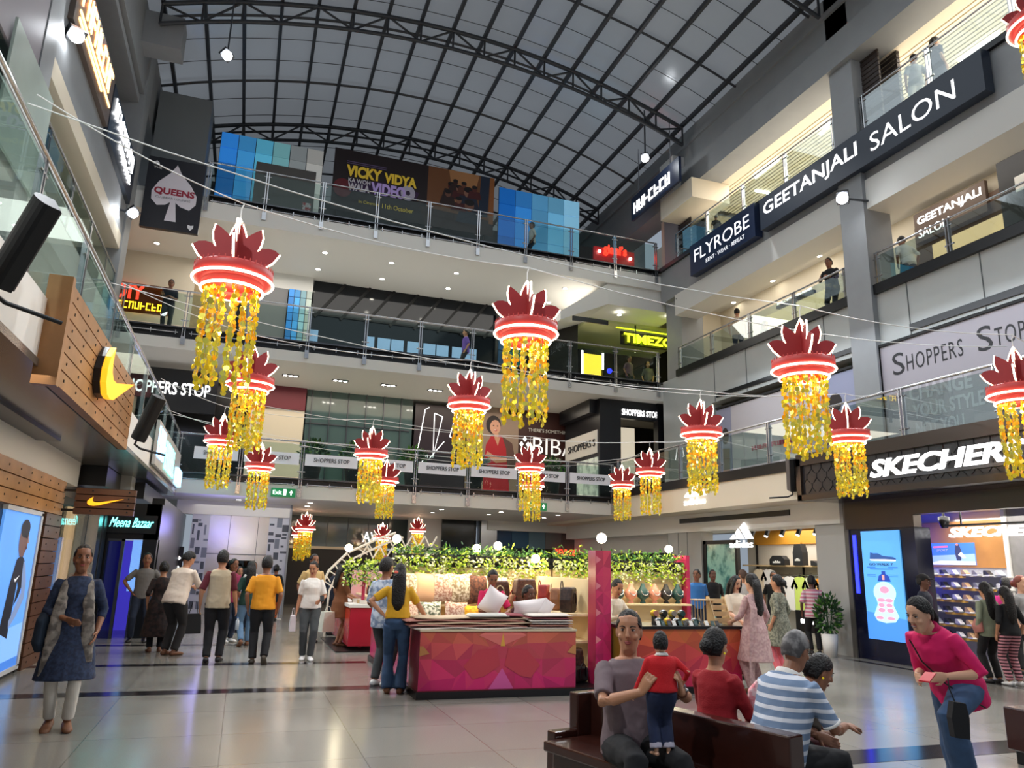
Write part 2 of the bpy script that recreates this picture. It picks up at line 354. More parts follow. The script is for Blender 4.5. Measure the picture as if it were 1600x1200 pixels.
SB('wall_far', mat('black_pier', (24, 20, 20), .5), (9.6, 11.2, L2Y-1.5, L2Y-1.3, 8, 11.0))
# white bulkhead over the games hall
b = MB(); V = [(11.0, 22.55, 10.0), (11.3, 22.55, 11.47), (14.0, 22.55, 11.47), (14.0, 22.55, 10.75), (11.3, 22.55, 10.75)]
b.box(11.28, 14.2, 22.6, 24.2, 10.7, 11.47); b.add([(9.6, 22.9, 10.0), (11.28, 22.6, 10.7), (11.28, 22.6, 11.47), (9.6, 22.9, 10.3), (9.6, 26, 10.0), (11.28, 26, 10.7), (11.28, 26, 11.47), (9.6, 26, 10.3)], [(0, 1, 2, 3), (0, 4, 5, 1), (3, 2, 6, 7), (0, 3, 7, 4)])
struct('trim_bulkhead', b, white); SB('trim_bulkhead', black, (9.9, 11.25, 22.52, 22.58, 9.9, 10.06))
SB('ceiling_gallery', mat('lime_ceiling', (200, 204, 150), .6), (11.3, 16, 24.2, 29, 10.6, 10.7))
SB('wall_far', mat('games_dark', (30, 24, 34), .5), (9.5, 18, 28.8, 29, 8, 10.7))
# level three far wall and gable
SB('wall_gable', mat('gable_grey', (128, 128, 126), .6, var=.05, vscale=1), (-9, 19, 33.6, 33.8, 12.2, 19))
SB('wall_far', mat('roof_dark', (70, 72, 74), .6), (-2.2, 13.3, 25.0, 25.15, 12.2, 13.9))
# ---- ground floor far side: lift wall, passage, shops
EY = 25.3
def lift_tiles():
    b = MB(); rnd = random.Random(3)
    for x0, x1 in ((-1.52, -1.0), (.74, 1.34)):
        b.box(x0, x1, EY, EY+.1, 0, 2.95, 0)
        z = 0
        for col in range(3):
            xx = x0+(x1-x0)*col/3; ww = (x1-x0)/3
            z = rnd.random()*.2
            while z < 2.9:
                h = rnd.choice((.06, .1, .22, .3)); k = rnd.choice((1, 1, 2))
                if z+h < 2.95: b.box(xx+rnd.random()*.04, xx+ww*rnd.choice((.5, .8, 1)), EY-.004, EY, z, z+h, k)
                z += h+rnd.choice((.05, .12, .2))
    return b
struct('wall_lift', lift_tiles(), [mat('pale_mosaic', (200, 202, 212), .4), mat('slate_mosaic', (74, 80, 92), .4), mat('mid_mosaic', (120, 126, 140), .4)])
wavy = mat('wavy_steel', (206, 200, 196), .34, metal=.75, bump=.5, bscale=2.2)
SB('wall_lift', wavy, (-1.0, .74, EY, EY+.1, 1.78, 2.95), (-1.0, -.42, EY, EY+.1, 0, 1.78), (.42, .74, EY, EY+.1, 0, 1.78), (-.42, .42, EY+.05, EY+.1, 1.6, 1.78))
SB('trim_joint', steeld, (-1.0, .74, EY-.004, EY, 1.77, 1.79), (-.42, -.405, EY-.004, EY, 1.78, 2.95), (.41, .425, EY-.004, EY, 0, 2.95))
SB('door_1', glassd, (-.42, .42, EY+.06, EY+.08, 0, 1.6)); SB('wall_lift', mat('lift_inside', (120, 100, 80), .4, c2=(60, 40, 30), vscale=2), (-.5, .5, EY+1.2, EY+1.3, 0, 2))
SB('wall_lift', white, (-2, 1.36, EY-.03, EY+.3, 2.95, 3.36)); SB('wall_lift', greyd, (1.34, 1.4, EY-.05, EY+4, 0, 3.36))
SB('wall_far', mat('store_dark', (28, 24, 28), .4), (1.4, 12.5, 31.0, 31.2, 0, 2.1)); SB('wall_far', mat('store_band', (190, 170, 140), .5, emit=.25), (1.4, 5.2, 30.9, 31.0, 2.1, 2.2))
b = MB(); 
for k in range(8): b.box(1.5+k*.8, 1.53+k*.8, 30.85, 30.9, 2.2, 3.36)
struct('window_6', b, steeld); SB('window_7', mat('grey_glass', (92, 104, 104), .08, spec=.8), (1.4, 7.6, 30.9, 31, 2.2, 3.36))
SB('wall_far', mat('wall_pale', (176, 178, 178), .5), (6.0, 7.3, 29.2, 29.4, 0, 3.36)); SB('wall_far', mat('black_gloss', (14, 20, 22), .12), (7.3, 8.7, 29.1, 29.3, 0, 3.36))
SB('column', steel, (8.75, 9.4, 28.6, 29.2, 0, 3.36))
for k, c in enumerate(((40, 74, 110), (58, 96, 128), (104, 134, 150), (112, 116, 116), (90, 90, 88))):
    SB('wall_far', mat('panel_blue_%d' % k, c, .25), (9.45+k*.72, 9.45+(k+1)*.72-.02, 29.0, 29.2, 2.35, 3.05))
SB('wall_far', mat('shop_black', (18, 18, 20), .4), (9.4, 14.5, 29.0, 29.2, 0, 2.35)); SB('trim_bulkhead', white, (9.0, 12.9, 28.5, 28.9, 3.0, 3.36), (12.3, 12.9, 20.7, 28.5, 2.75, 3.26))
SB('wall_right', white, (12.9, 13.1, 20.6, 29, 2.2, 3.26)); SB('wall_right', blackm, (12.95, 13.1, 20.9, 29, 0, 2.2))
# ---- ground floor right side
gw = mat('store_grey', (168, 168, 164), .5)
SB('trim_bulkhead', white, (12.3, 13.2, 13.4, 20.7, 2.76, 3.26)); SB('trim_vent', black, (12.27, 12.31, 15.0, 19.9, 3.02, 3.15))
SB('wall_right', gw, (12.35, 12.75, 13.3, 14.25, 0, 2.76), (12.35, 12.75, 18.9, 20.7, 0, 2.76)); SB('trim_joint', jn, (12.34, 12.351, 19.6, 19.62, 0, 2.76), (12.34, 12.351, 20.1, 20.12, 0, 2.76))
SB('door_2', black, (12.4, 12.5, 18.75, 18.9, 0, 2.5), (12.4, 12.5, 17.35, 18.9, 2.4, 2.5), (12.4, 12.5, 17.3, 17.4, 0, 2.5))
gm = mat('glass_painted_reflection', (70, 120, 116), .1, c2=(150, 196, 180), vscale=3, spec=.8); SB('window_8', gm, (12.43, 12.47, 17.4, 18.75, 0, 2.4))  # green mottling is reflections painted into the glass colour
SB('wall_right', mat('store_inside', (214, 208, 196), .6), (16.2, 16.4, 14.35, 22, 0, 3.2), (12.75, 16.4, 14.25, 14.35, 0, 3.2)); SB('wall_right', mat('ochre_band', (214, 150, 50), .5), (16.1, 16.2, 14.4, 21.5, 2.55, 3.1))
SB('ceiling_store', mat('store_ceiling', (120, 112, 100), .6), (12.7, 16.4, 14.35, 21.6, 3.1, 3.2))
# Skechers front
hexm = mat('black_cladding', (30, 30, 33), .3, bump=.3, bscale=9)
SB('trim_fascia', hexm, (11.36, 11.56, -3, 13.45, 3.3, 3.95)); SB('trim_fascia', bronze, (11.3, 11.6, -3, 13.5, 3.2, 3.32), (11.3, 11.56, 13.38, 13.52, 3.2, 4.1))
b = MB()
for k in range(34):
    y0 = 13.2-k*.3
    for j in range(3):
        z0 = 3.36+j*.2; o = .15 if j % 2 else 0
        b.bar((11.352, y0+o, z0), (11.352, y0+o-.1, z0+.1), .008); b.bar((11.352, y0+o-.1, z0+.1), (11.352, y0+o-.1, z0+.2), .008); b.bar((11.352, y0+o-.1, z0+.1), (11.352, y0+o-.2, z0), .008)
struct('trim_hexagon', b, blackm)
navy = mat('navy_gloss', (16, 18, 40), .15); blue = mat('blue_panel', (40, 48, 190), .3)
SB('trim_soffit', navy, (11.56, 14, -3, 13.4, 3.2, 3.27)); SB('trim_fascia', bronze, (12.3, 12.5, -3, 11.45, 2.86, 3.2), (12.3, 12.5, 11.45, 11.85, 2.62, 3.2), (12.3, 12.5, 11.85, 13.25, 2.62, 3.2))
SB('wall_right', navy, (12.35, 12.75, 11.5, 13.25, 0, 2.62)); SB('wall_right', mat('grey_edge', (90, 88, 84), .4), (12.32, 12.4, 13.2, 13.32, 0, 3.2))
SB('wall_right', blue, (12.75, 15.2, 14.1, 14.25, 0, 3.1)); SB('trim_light', mat('blue_light', (40, 50, 255), emit=3), (14.0, 14.9, 14.06, 14.1, 1.3, 2.9), (12.325, 12.35, 13.02, 13.1, 1.3, 2.5))
SB('wall_right', mat('shop_wall', (196, 196, 198), .5), (15.2, 15.4, 3, 14.25, 0, 3.2)); SB('wall_right', mat('oak_panel', (186, 132, 70), .4, var=.12, vscale=3), (15.1, 15.2, 11.75, 14.05, 1.9, 2.9))
SB('ceiling_store', mat('shop_ceiling', (150, 150, 155), .6), (12.5, 15.4, 3, 14.25, 3.1, 3.2)); SB('column', mat('stone_grey', (128, 126, 124), .5, var=.1, vscale=8), (15.0, 15.2, 11.1, 11.6, 0, 3.1))
SB('trim_frame', white, (14.95, 15.05, 11.62, 11.7, 0, 3.1)); SB('wall_right', black, (15.1, 15.2, 9, 11.0, 1.9, 2.6))
# ---- ground floor left side
SB('trim_bulkhead', white, (-3.6, -2.9, -3, 15.4, 2.84, 3.27)); SB('trim_bulkhead', gw, (-4.2, -3.25, 15.4, 18.0, 2.6, 3.27), (-2.75, -2.3, 17.4, 18, 2.62, 3.27))
SB('trim_vent', black, (-2.9, -2.6, 5, 12.2, 3.22, 3.28)); SB('trim_vent', black, (-2.95, -2.5, 15.7, 17.9, 2.9, 3.26)); SB('trim_vent', black, (-2.6, -2.1, 18.0, 23, 2.85, 3.2))
def planks(name, m, x, y0, y1, z0, z1, n, gap=.015, deep=.06):
    b = MB()
    for k in range(n):
        h = (z1-z0)/n; b.box(x-deep, x, y0, y1, z0+k*h, z0+(k+1)*h-gap)
        for y in np.arange(y0+.25, y1, .55): b.box(x, x+.006, y-.012, y+.012, z0+(k+.5)*h-.012, z0+(k+.5)*h+.012, 1)
    b.box(x-deep-.02, x-deep, y0, y1, z0, z1, 1); return struct(name, b, [m, blackm])
planks('trim_plank_band', wood, -2.86, -3, 14.35, 2.28, 2.84, 3)
planks('trim_plank_column', woodd, -2.84, 13.25, 14.3, 0, 2.28, 12)
SB('wall_left', dark, (-3.1, -2.9, -3, 14.3, 0, 2.28)); SB('wall_left', blackm, (-2.95, -2.88, 13.1, 13.27, 0, 2.28))
SB('wall_left', mat('display_grey', (110, 104, 100), .35, metal=.3), (-4.0, -3.3, 14.3, 18, 0, 2.7)); SB('window_9', glassm('shop_glass', (215, 215, 215), .55), (-2.93, -2.91, 14.3, 17.0, 0, 2.62))
SB('trim_light', mat('peach_light', (255, 214, 160), emit=1.6), (-3.04, -2.98, 15.6, 16.2, .6, 2.5)); SB('wall_left', mat('cream_curtain', (216, 196, 150), .7, emit=.3), (-3.06, -2.99, 16.3, 17.0, .3, 2.5))  # curtain has a glow put in to brighten the dim display
SB('wall_left', mat('red_bloom', (200, 50, 40), .6, c2=(230, 150, 110), vscale=6), (-3.05, -2.97, 15.4, 16.25, .3, 1.15))
SB('column', steel, (-3.0, -2.72, 17.0, 17.45, 0, 2.7)); SB('column', steeld, (-3.0, -2.7, 17.5, 17.9, 0, 2.7))
# Meena Bazaar portal
SB('wall_left', black, (-2.75, -1.7, 18, 18.3, 2.0, 2.75), (-2.0, -1.72, 18, 19, 0, 2.75), (-2.78, -2.66, 17.98, 18.2, 0, 2.0), (-1.95, -1.7, 18.3, EY, 0, 2.9))
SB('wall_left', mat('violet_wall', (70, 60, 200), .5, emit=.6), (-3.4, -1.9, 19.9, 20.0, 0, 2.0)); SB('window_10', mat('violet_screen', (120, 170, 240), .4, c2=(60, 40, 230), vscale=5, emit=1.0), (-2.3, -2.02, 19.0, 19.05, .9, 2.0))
SB('window_11', glassm('door_glass', (150, 160, 165), 1.4), (-2.66, -2.36, 18.02, 18.05, 0, 2.0)); SB('door_3', steeld, (-2.4, -2.34, 18, 18.08, 0, 2.0), (-2.66, -2.34, 18, 18.08, 1.95, 2.0))
SB('wall_left', mat('stone_grey2', (150, 148, 150), .5, var=.15, vscale=6), (-2.3, -2.02, 19.8, 19.9, 0, 2.0))
# ---- roof: barrel vault on arched lattice trusses
RXC, RZC, RR = 4.66, -4.95, 23.2
def rz(x, dr=0): return RZC+math.sqrt((RR+dr)**2-(x-RXC)**2)
poly = mat('polycarbonate', (108, 113, 119), .2, spec=.6, emit=.62, bump=.35, bscale=.8)  # emission stands in for dusk light coming through the panels
xs = [-4.6+i*18.5/34 for i in range(35)]
b = MB(); ys = [-3+i*1.0 for i in range(38)]
vs = [(x, y, rz(x)) for y in ys for x in xs]; n = len(xs)
fs = [(j*n+i, j*n+i+1, (j+1)*n+i+1, (j+1)*n+i) for j in range(len(ys)-1) for i in range(n-1)]
b.add(vs, fs); struct('ceiling', b, poly)
rsteel = mat('roof_steel', (66, 68, 72), .5, metal=.3)
for i in range(17):
    x = -3.6+i*16.5/16; b = MB(); b.box(x-.05, x+.05, -3, 33.6, rz(x)-.16, rz(x)-.02); struct('roof_purlin', b, rsteel)
b = MB()
for k in range(33):
    y = -2.5+k*1.11
    w_ = .10 if k % 3 == 0 else .028
    b.tube([(x, y, rz(x)-.03-w_/2) for x in xs[1:-1:2]], w_/2, 4, smooth=False)
struct('roof_batten', b, rsteel)
for y in (33.4, 26.75, 20.1, 13.45):
    b = MB(); N = 16; X = [-3.6+i*16.5/N for i in range(N+1)]
    top = [Vector((x, y, rz(x)-.2)) for x in X]; bot = [Vector((x, y, rz(x)-.85)) for x in X]
    b.tube(top, .07, 6); b.tube(bot, .06, 6)
    for i in range(N+1): b.tube([top[i], bot[i]], .035, 5)
    for i in range(N): b.tube([top[i], bot[i+1]] if i % 2 == 0 else [bot[i], top[i+1]], .035, 5)
    struct('roof_truss', b, rsteel)
# ================================================================ RAILINGS
def railing(label, p0, p1, zf, n, drop=.0, hh=1.08, rail=True, cat='railing', group=None, name='glass_railing', flip=1, bays=True):
    p0, p1 = Vector(p0+(0,)), Vector(p1+(0,)); d = (p1-p0); L = d.length; d.normalize(); out = Vector((d.y, -d.x, 0))*flip
    t = thing(name, label, cat, (p0.x, p0.y, zf), 0, group); o = Vector((p0.x, p0.y, 0))
    q = lambda s, z, k=0: d*s+out*k+ZU*z
    b = MB(); b.tube([q(0, hh), q(L, hh)], .025, 8); b.build('handrail', steel, t)
    w = L/n
    for i in range(n):
        b = MB(); a, c = i*w+.05, (i+1)*w-.05
        b.obox(q((a+c)/2, (.04+hh-.08)/2), d*(c-a)/2, out*.006, ZU*(hh-.12)/2); b.build('glass_panel', glass, t)
        if bays and drop:
            b = MB(); b.tube([q(a+.1, -.17, .02), q(c-.1, -.17, .02)], .018, 6)
            for f in (.1, .5, .9): b.bar(q(a+(c-a)*f, -.24, .02), q(a+(c-a)*f, -.1, .02), .02)
            b.build('edge_bar', steel, t)
    for i in range(n+1):
        b = MB(); s = min(max(i*w, .05), L-.05)
        for k in (-.035, .035): b.obox(q(s+k, (hh-drop)/2, .02), d*.012, out*.03, ZU*(hh+drop)/2)
        for z in (.2, hh-.15): b.tube([q(s-.11, z, .01), q(s+.11, z, .01)], .02, 6)
        if drop: b.obox(q(s, -drop+.05, .03), d*.06, out*.03, ZU*.12)
        b.build('post', steel, t)
    return t
railing('glass railing along the edge of the far first-floor gallery, hung with white banners', (-1.95, 22.5), (11.4, 22.5), 3.93, 8, .45, group=None)
railing('glass railing along the edge of the far second-floor gallery, before the dark glass wall', (-3.9, 22.5), (13.2, 22.5), 8.03, 10, .45)
railing('glass railing of the far top gallery, in front of the film banner', (-2.1, 22.5), (13.2, 22.5), 12.2, 9, .45)
railing('glass railing on the right first-floor gallery edge, above the white and black shop fascias', (11.5, 22.4), (11.5, -1), 4.16, 12, hh=.98)
railing('low glass railing on the right second floor, beyond the column by the small lit sign', (13.36, 21.4), (13.36, 13.7), 8.26, 4, hh=.78)
railing('low glass railing on the right second floor, this side of the column by the salon', (13.36, 12.8), (13.36, 1), 8.26, 6, hh=.78)
railing('glass railing of the right top floor, above the sign bands', (13.36, 21.4), (13.36, 13.7), 12.27, 4, hh=.95)
railing('glass railing of the right top floor near the two women', (13.36, 12.8), (13.36, 1), 12.27, 6, hh=.95)
railing('glass railing on the left first-floor edge, above the timber sign band', (-1.93, 3), (-1.93, 22.4), 3.9, 10, hh=1.1, flip=-1)
railing('glass railing on the left second-floor edge, under the lit sign bands', (-4.0, 4), (-4.0, 22.4), 8.0, 9, hh=1.1, flip=-1)
fp = MB(); fp.box(-3.92, -3.88, 11.4, 13.62, 7.4, 9.3); tag(fp.build('frosted_panel', mat('frosted_glass', (176, 188, 178), .35, var=.08, vscale=1.5)), 'large pale grey-green frosted panel at the left picture edge, above the black speaker', 'glass panel')
# ================================================================ SIGNS
slate = mat('sign_slate', (44, 52, 66), .4); navyb = mat('sign_navy', (28, 42, 72), .4)
XRW, NY = 13.3, -YL
def fit_text(s, name, m, quad, plane, parent=None, **k):
    """quad: (lower-left px, lower-right px, upper-left px) on plane dict"""
    a, c, d = (at(*p, **plane) for p in quad); return text(s, name, m, a, c-a, ZU, (c-a).length, max(.02, (d-a).z), parent, **k)
def board(name, m, label, cat, box, group=None):
    b = MB(); b.box(*box); return tag(b.build(name, m), label, cat, group)
def glyphs(name, m, o, ex, w, h, n, parent, seed=0):
    """lit sign strokes too blurred in the photo to read: upright strokes with short cross bars"""
    rnd = random.Random(seed); o, ex = Vector(o), Vector(ex); nz = ex.cross(ZU); b = MB(); c = w/n
    def bx(x0, x1, z0, z1): b.obox(o+ex*((x0+x1)/2)+ZU*((z0+z1)/2)+nz*.012, ex*(x1-x0)/2, nz*.012, ZU*(z1-z0)/2)
    for i in range(n):
        x = i*c; t = c*.2; bx(x, x+t, 0, h)
        for z in rnd.sample((0, .42, .84), rnd.choice((1, 2, 2))): bx(x, x+c*.75, z*h, z*h+.16*h)
        if rnd.random() < .4: bx(x+c*.6, x+c*.6+t, 0, h)
    return b.build(name, m, parent)
# long salon and dress hire signs on the right
s = board('sign_board', slate, 'long dark sign band reading GEETANJALI SALON in lit white letters', 'sign', (13.05, 13.3, 9.4, 16.45, 11.15, 12.1))
text('GEETANJALI', 'lettering', ledl, (13.05, 16.3, 11.42), NY, ZU, 3.55, .5, s, bold=.02, th=-.04)
text('SALON', 'lettering', ledl, (13.05, 12.35, 11.38), NY, ZU, 2.3, .46, s, bold=0, th=-.04)
s = board('sign_board', navyb, 'navy sign reading FLYROBE on the right gallery edge', 'sign', (13.05, 13.3, 16.7, 20.1, 11.1, 12.15))
text('FLYROBE', 'lettering', ledl, (13.05, 19.85, 11.5), NY, ZU, 2.9, .42, s, th=-.03)
text('RENT · WEAR · REPEAT', 'lettering', ledl, (13.05, 19.2, 11.24), NY, ZU, 2.0, .13, s, th=-.02)
s = board('sign_board', mat('sign_taupe', (112, 108, 108), .5), 'grey sign board with glowing warm letters at the upper right edge', 'sign', (13.05, 13.3, 6.2, 8.2, 11.2, 12.1))
text('MY', 'lettering', mat('sign_warm', (255, 226, 180), emit=4), (13.05, 8.0, 11.4), NY, ZU, .9, .42, s, bold=.02, th=-.03)
# inner shop signs
def wall_box(u0, v0, u1, v1, x, th=.12):
    p, q = at(u0, v0, x=x), at(u1, v1, x=x); return (x, x+th, min(p.y, q.y), max(p.y, q.y), min(p.z, q.z), max(p.z, q.z))
bx = wall_box(1213, 483, 1270, 452, 15.45); s = board('sign_board', navyb, 'small lit FLYROBE sign inside the right second-floor gallery', 'sign', bx)
text('FLYROBE', 'lettering', ledl, (15.44, bx[3]-.06, bx[4]+.12), NY, ZU, bx[3]-bx[2]-.12, (bx[5]-bx[4])*.6, s, th=-.03, bold=.02)
board('store_facade', mat('lit_front', (235, 215, 170), emit=.55), 'glowing cream shop window under the inner blue sign on the right', 'shop front', (15.5, 15.68, bx[2]-.7, bx[3]+.9, 8.05, bx[4]-.05))
bx = wall_box(1436, 372, 1536, 322, 15.4); s = board('sign_board', mat('brown_board', (92, 72, 60), .5), 'lit GEETANJALI SALON sign on brown timber inside the right second-floor gallery', 'sign', (15.4, 15.5, bx[2]-.1, bx[3]+.1, bx[4]-.12, min(10.88, bx[4]+.66)))
text('GEETANJALI', 'lettering', ledl, (15.39, bx[3], bx[4]+.28), NY, ZU, bx[3]-bx[2], .26, s, th=-.05, bold=.02); text('SALON', 'lettering', ledl, (15.39, bx[3], bx[4]-.02), NY, ZU, (bx[3]-bx[2])*.5, .22, s, th=-.03)
board('store_facade', mat('timber_front', (96, 70, 52), .5, var=.15, vscale=5), 'brown timber shop front under the inner salon sign', 'shop front', (15.5, 15.68, bx[2]-2.6, bx[3]+.2, 8.05, bx[5]+.3))
b = MB(); b.box(15.46, 15.5, bx[2]-.6, bx[3]-.3, 8.1, bx[4]-.3); tag(b.build('lit_window', mat('lit_amber', (240, 205, 150), emit=.7)), 'amber lit window in the timber front under the inner salon sign', 'window')
s = board('sign_board', dark, 'dark shop panel with a small white notice beside the inner salon sign', 'panel', (15.3, 15.45, bx[2]-3.4, bx[2]-.5, 8.3, 10.85))
b = MB(); b.box(15.26, 15.3, bx[2]-1.2, bx[2]-.9, 9.95, 10.3); b.build('notice', white, s)
# skechers
s = MB().box(11.33, 11.36, 8.3, 11.8, 3.44, 3.5).build('sign_letters', steeld); tag(s, 'large glowing white SKECHERS lettering on the black hexagon fascia', 'sign')
text('SKECHERS', 'lettering', mat('sign_bright', (255, 255, 255), emit=2.2), (11.33, 11.47, 3.5), NY, ZU, 3.15, .34, s, th=-.06, bold=.03, shear=.25)
s = MB().box(13.0, 13.04, 7, 11.4, 2.64, 2.68).build('sign_letters', steeld); tag(s, 'glowing SKECHERS letters hung inside the shop entrance on the right', 'sign'); b = MB(); b.box(13.01, 13.03, 7.5, 7.53, 2.68, 3.1); b.box(13.01, 13.03, 11, 11.03, 2.68, 3.1); b.build('hanger', steeld, s)
text('SKECHERS', 'lettering', mat('sign_bright', (255, 255, 255), emit=2.2), (12.99, 11.3, 2.43), NY, ZU, 2.0, .19, s, th=-.05, bold=.03, shear=.25)
# adidas
def bars(o, w, h, name, parent=None):
    b = MB()
    for P in ([(.02, 0), (.26, 0), (.145, .30), (.0, .06)], [(.37, 0), (.60, 0), (.36, .63), (.235, .37)], [(.71, 0), (1, 0), (.63, 1), (.455, .70)]):
        b.slab([(x*w, y*h) for x, y in P], o, NY, ZU, .05)
    return b.build(name, mat('logo_white', (255, 255, 255), emit=1.15), parent)
for (o, w, h, lab) in (((11.44, 18.2, 3.4), 1.0, .42, 'glowing white adidas emblem on the cream fascia of the first floor edge'), ((12.28, 17.35, 2.28), .95, .42, 'glowing white adidas emblem hung over the shop entrance')):
    s = bars(Vector(o)+ZU*.22, w, h, 'logo_sign'); tag(s, lab, 'sign')
    text('adidas', 'lettering', MATS['logo_white'], Vector(o)+YL*.05, NY, ZU, w*1.02, .19, s, th=.04, sx=1.12)
# nike
def swoosh(o, ex, ey, w, h, th, name, ms, parent=None):
    P = [(.17, .98), (.07, .72), (.02, .45), (.03, .2), (.1, .03), (.2, .0), (.32, .06), (1.0, .86), (.36, .42), (.24, .4), (.17, .5), (.15, .68)]
    b = MB(); b.slab([(x*w, y*h) for x, y in P], o, ex, ey, th, 0)
    return b.build(name, ms, parent)
gold = mat('swoosh_yellow', (255, 176, 30), emit=1.1)
nb = planks('sign_band', wood, -1.72, 7.55, 12.05, 3.15, 4.12, 6, deep=.1); del nb['kind']; tag(nb, 'large timber plank sign band on the left gallery edge with a yellow swoosh', 'sign')
b = MB(); b.box(-1.9, -1.7, 7.45, 7.55, 3.12, 4.14); b.build('end_board', wood, nb)
swoosh((-1.64, 8.95, 3.38), YL, ZU, 2.0, .6, .06, 'swoosh', gold, nb)
b = MB(); b.slab([(x*2.0, y*.6) for x, y in [(.17, .98), (.07, .72), (.02, .45), (.03, .2), (.1, .03), (.2, 0), (.2, .98)]], (-1.715, 8.95, 3.38), YL, ZU, .07); b.build('swoosh_backing', black, nb)
s = planks('hanging_sign', woodd, 0, 0, .9, 0, .44, 4, deep=.1); del s['kind']
s.location = (-2.68, 14.2, 2.31); s.rotation_euler = (0, 0, -math.pi/2); tag(s, 'small dark timber hanging sign with a yellow swoosh over the left shop front', 'sign')
sw = swoosh((.02, .18, .14), YL, ZU, .55, .15, .015, 'swoosh', gold, s)
b = MB(); b.box(-.08, -.03, -.25, 0, .36, .4); b.box(-.08, -.03, -.25, 0, .04, .08); b.build('bracket', black, s)
# poster with an athlete in a light box
def disc(cx, cy, rx, ry, n=20, a0=0, a1=2*math.pi): return [(cx+rx*math.cos(a0+(a1-a0)*i/n), cy+ry*math.sin(a0+(a1-a0)*i/n)) for i in range(n+(0 if abs(a1-a0-2*math.pi) < 1e-6 else 1))]
class Sheet:
    """flat printed sheet: painted shapes a hair's breadth above each other"""
    def __init__(s, o, ex, ey, w, h, col, th=.03):
        s.o, s.ex, s.ey = Vector(o), Vector(ex).normalized(), Vector(ey).normalized(); s.n = s.ex.cross(s.ey); s.w, s.h = w, h; s.b = MB(); s.k = 0
        s.b.slab([(0, 0), (w, 0), (w, h), (0, h)], s.o-s.n*th, s.ex, s.ey, th, 0, col)
    def p(s, pts, col):
        s.k += 1; q = [s.o+s.ex*(x*s.w)+s.ey*(y*s.h)+s.n*(.0012*s.k) for x, y in pts]
        a = sum(pts[i][0]*pts[(i+1) % len(pts)][1]-pts[(i+1) % len(pts)][0]*pts[i][1] for i in range(len(pts)))
        if a < 0: q.reverse()
        s.b.poly(q, 0, col); return s
    def at(s, x, y): return s.o+s.ex*(x*s.w)+s.ey*(y*s.h)+s.n*(.0012*(s.k+1))
    def txt(s, t, x, y, w, h, m, parent, **k): return text(t, 'lettering', m, s.at(x, y), s.ex, s.ey, w*s.w, h*s.h, parent, th=.003, **k)
    def build(s, name, m, parent=None): return s.b.build(name, m, parent)
prm = colattr('print_matt', .5); prl = colattr('print_lit', .5, emit=.75); prd = colattr('print_dim', .5, emit=.12)
sk = (96, 72, 66); skl = (138, 108, 98)
S = Sheet((-2.86, 11.2, .12), YL, ZU, 1.78, 2.08, (88, 148, 226))
S.p([(0, 0), (1, 0), (1, .28), (0, .24)], (120, 168, 232)); S.p([(0, .0), (1, .0), (1, .06), (0, .05)], (60, 116, 200))
S.p([(.35, .25), (.42, .55), (.50, .70), (.62, .73), (.74, .69), (.80, .56), (.72, .46), (.62, .40), (.66, .52), (.62, .56), (.60, .2)], (18, 22, 34))
S.p([(.70, .70), (.78, .66), (.88, .55), (.90, .44), (.74, .33), (.58, .26), (.56, .31), (.70, .42), (.78, .48), (.72, .60)], (110, 130, 168))
S.p(disc(.60, .83, .13, .115), sk); S.p(disc(.60, .90, .13, .06), (24, 24, 30)); S.p([(.53, .72), (.66, .72), (.66, .78), (.53, .76)], sk)
S.p(disc(.66, .85, .03, .012), (20, 16, 18)); S.p(disc(.69, .775, .03, .012), (70, 40, 40)); S.p([(.70, .86), (.745, .81), (.70, .80)], skl)
S.p([(.50, .58), (.53, .555), (.64, .60), (.54, .575)], (230, 230, 235))
pb = S.build('light_box_poster', prl); tag(pb, 'blue light-box poster of an athlete in a black vest beside the timber column', 'poster')
b = MB(); b.box(-2.9, -2.84, 12.98, 13.08, .1, 2.24); b.box(-2.9, -2.84, 11.2, 13.08, 2.2, 2.26); b.box(-2.9, -2.84, 11.2, 13.08, .06, .12); b.build('frame', mat('frame_grey', (196, 196, 196), .4), pb)
# Meena Bazaar script sign, chevron sign, fabric shop sign
s = board('sign_board', black, 'black sign board with turquoise script lettering over the violet-lit shop entrance', 'sign', (-2.72, -1.76, 17.9, 18.0, 2.12, 2.5))
tq = mat('turquoise_light', (120, 250, 245), emit=3.5); text('Meena Bazaar', 'lettering', tq, (-2.66, 17.88, 2.24), XR, ZU, .84, .2, s, shear=.45)
s = board('sign_board', blackm, 'black board with a white diamond light beside the lift wall', 'sign', (-1.95, -1.6, 24.5, 24.6, .3, 1.95))
b = MB(); b.slab([(0, -.14), (.14, 0), (0, .14), (-.14, 0)], (-1.78, 24.49, 1.62), XR, ZU, .01); b.slab(disc(0, -.28, .12, .1), (-1.78, 24.49, 1.62), XR, ZU, .01); b.build('emblem', ledl, s)
s = board('sign_board', mat('sign_offwhite', (200, 196, 190), .5), 'slanting white sign board with turquoise letters on the left first-floor edge', 'sign', (-1.84, -1.78, 16.2, 21.8, 3.42, 4.3))
glyphs('lettering', mat('sign_ice', (150, 215, 255), emit=2.5), (-1.78, 16.3, 3.6), YL, 1.5, .6, 4, s, 6); glyphs('lettering', tq, (-1.78, 17.9, 3.52), YL, 2.3, .6, 6, s, 7)
b = MB(); b.box(-1.8, -1.7, 20.6, 21.9, 3.45, 3.85); b.build('light_panel', mat('sign_ice', (150, 215, 255), emit=2.5), s)
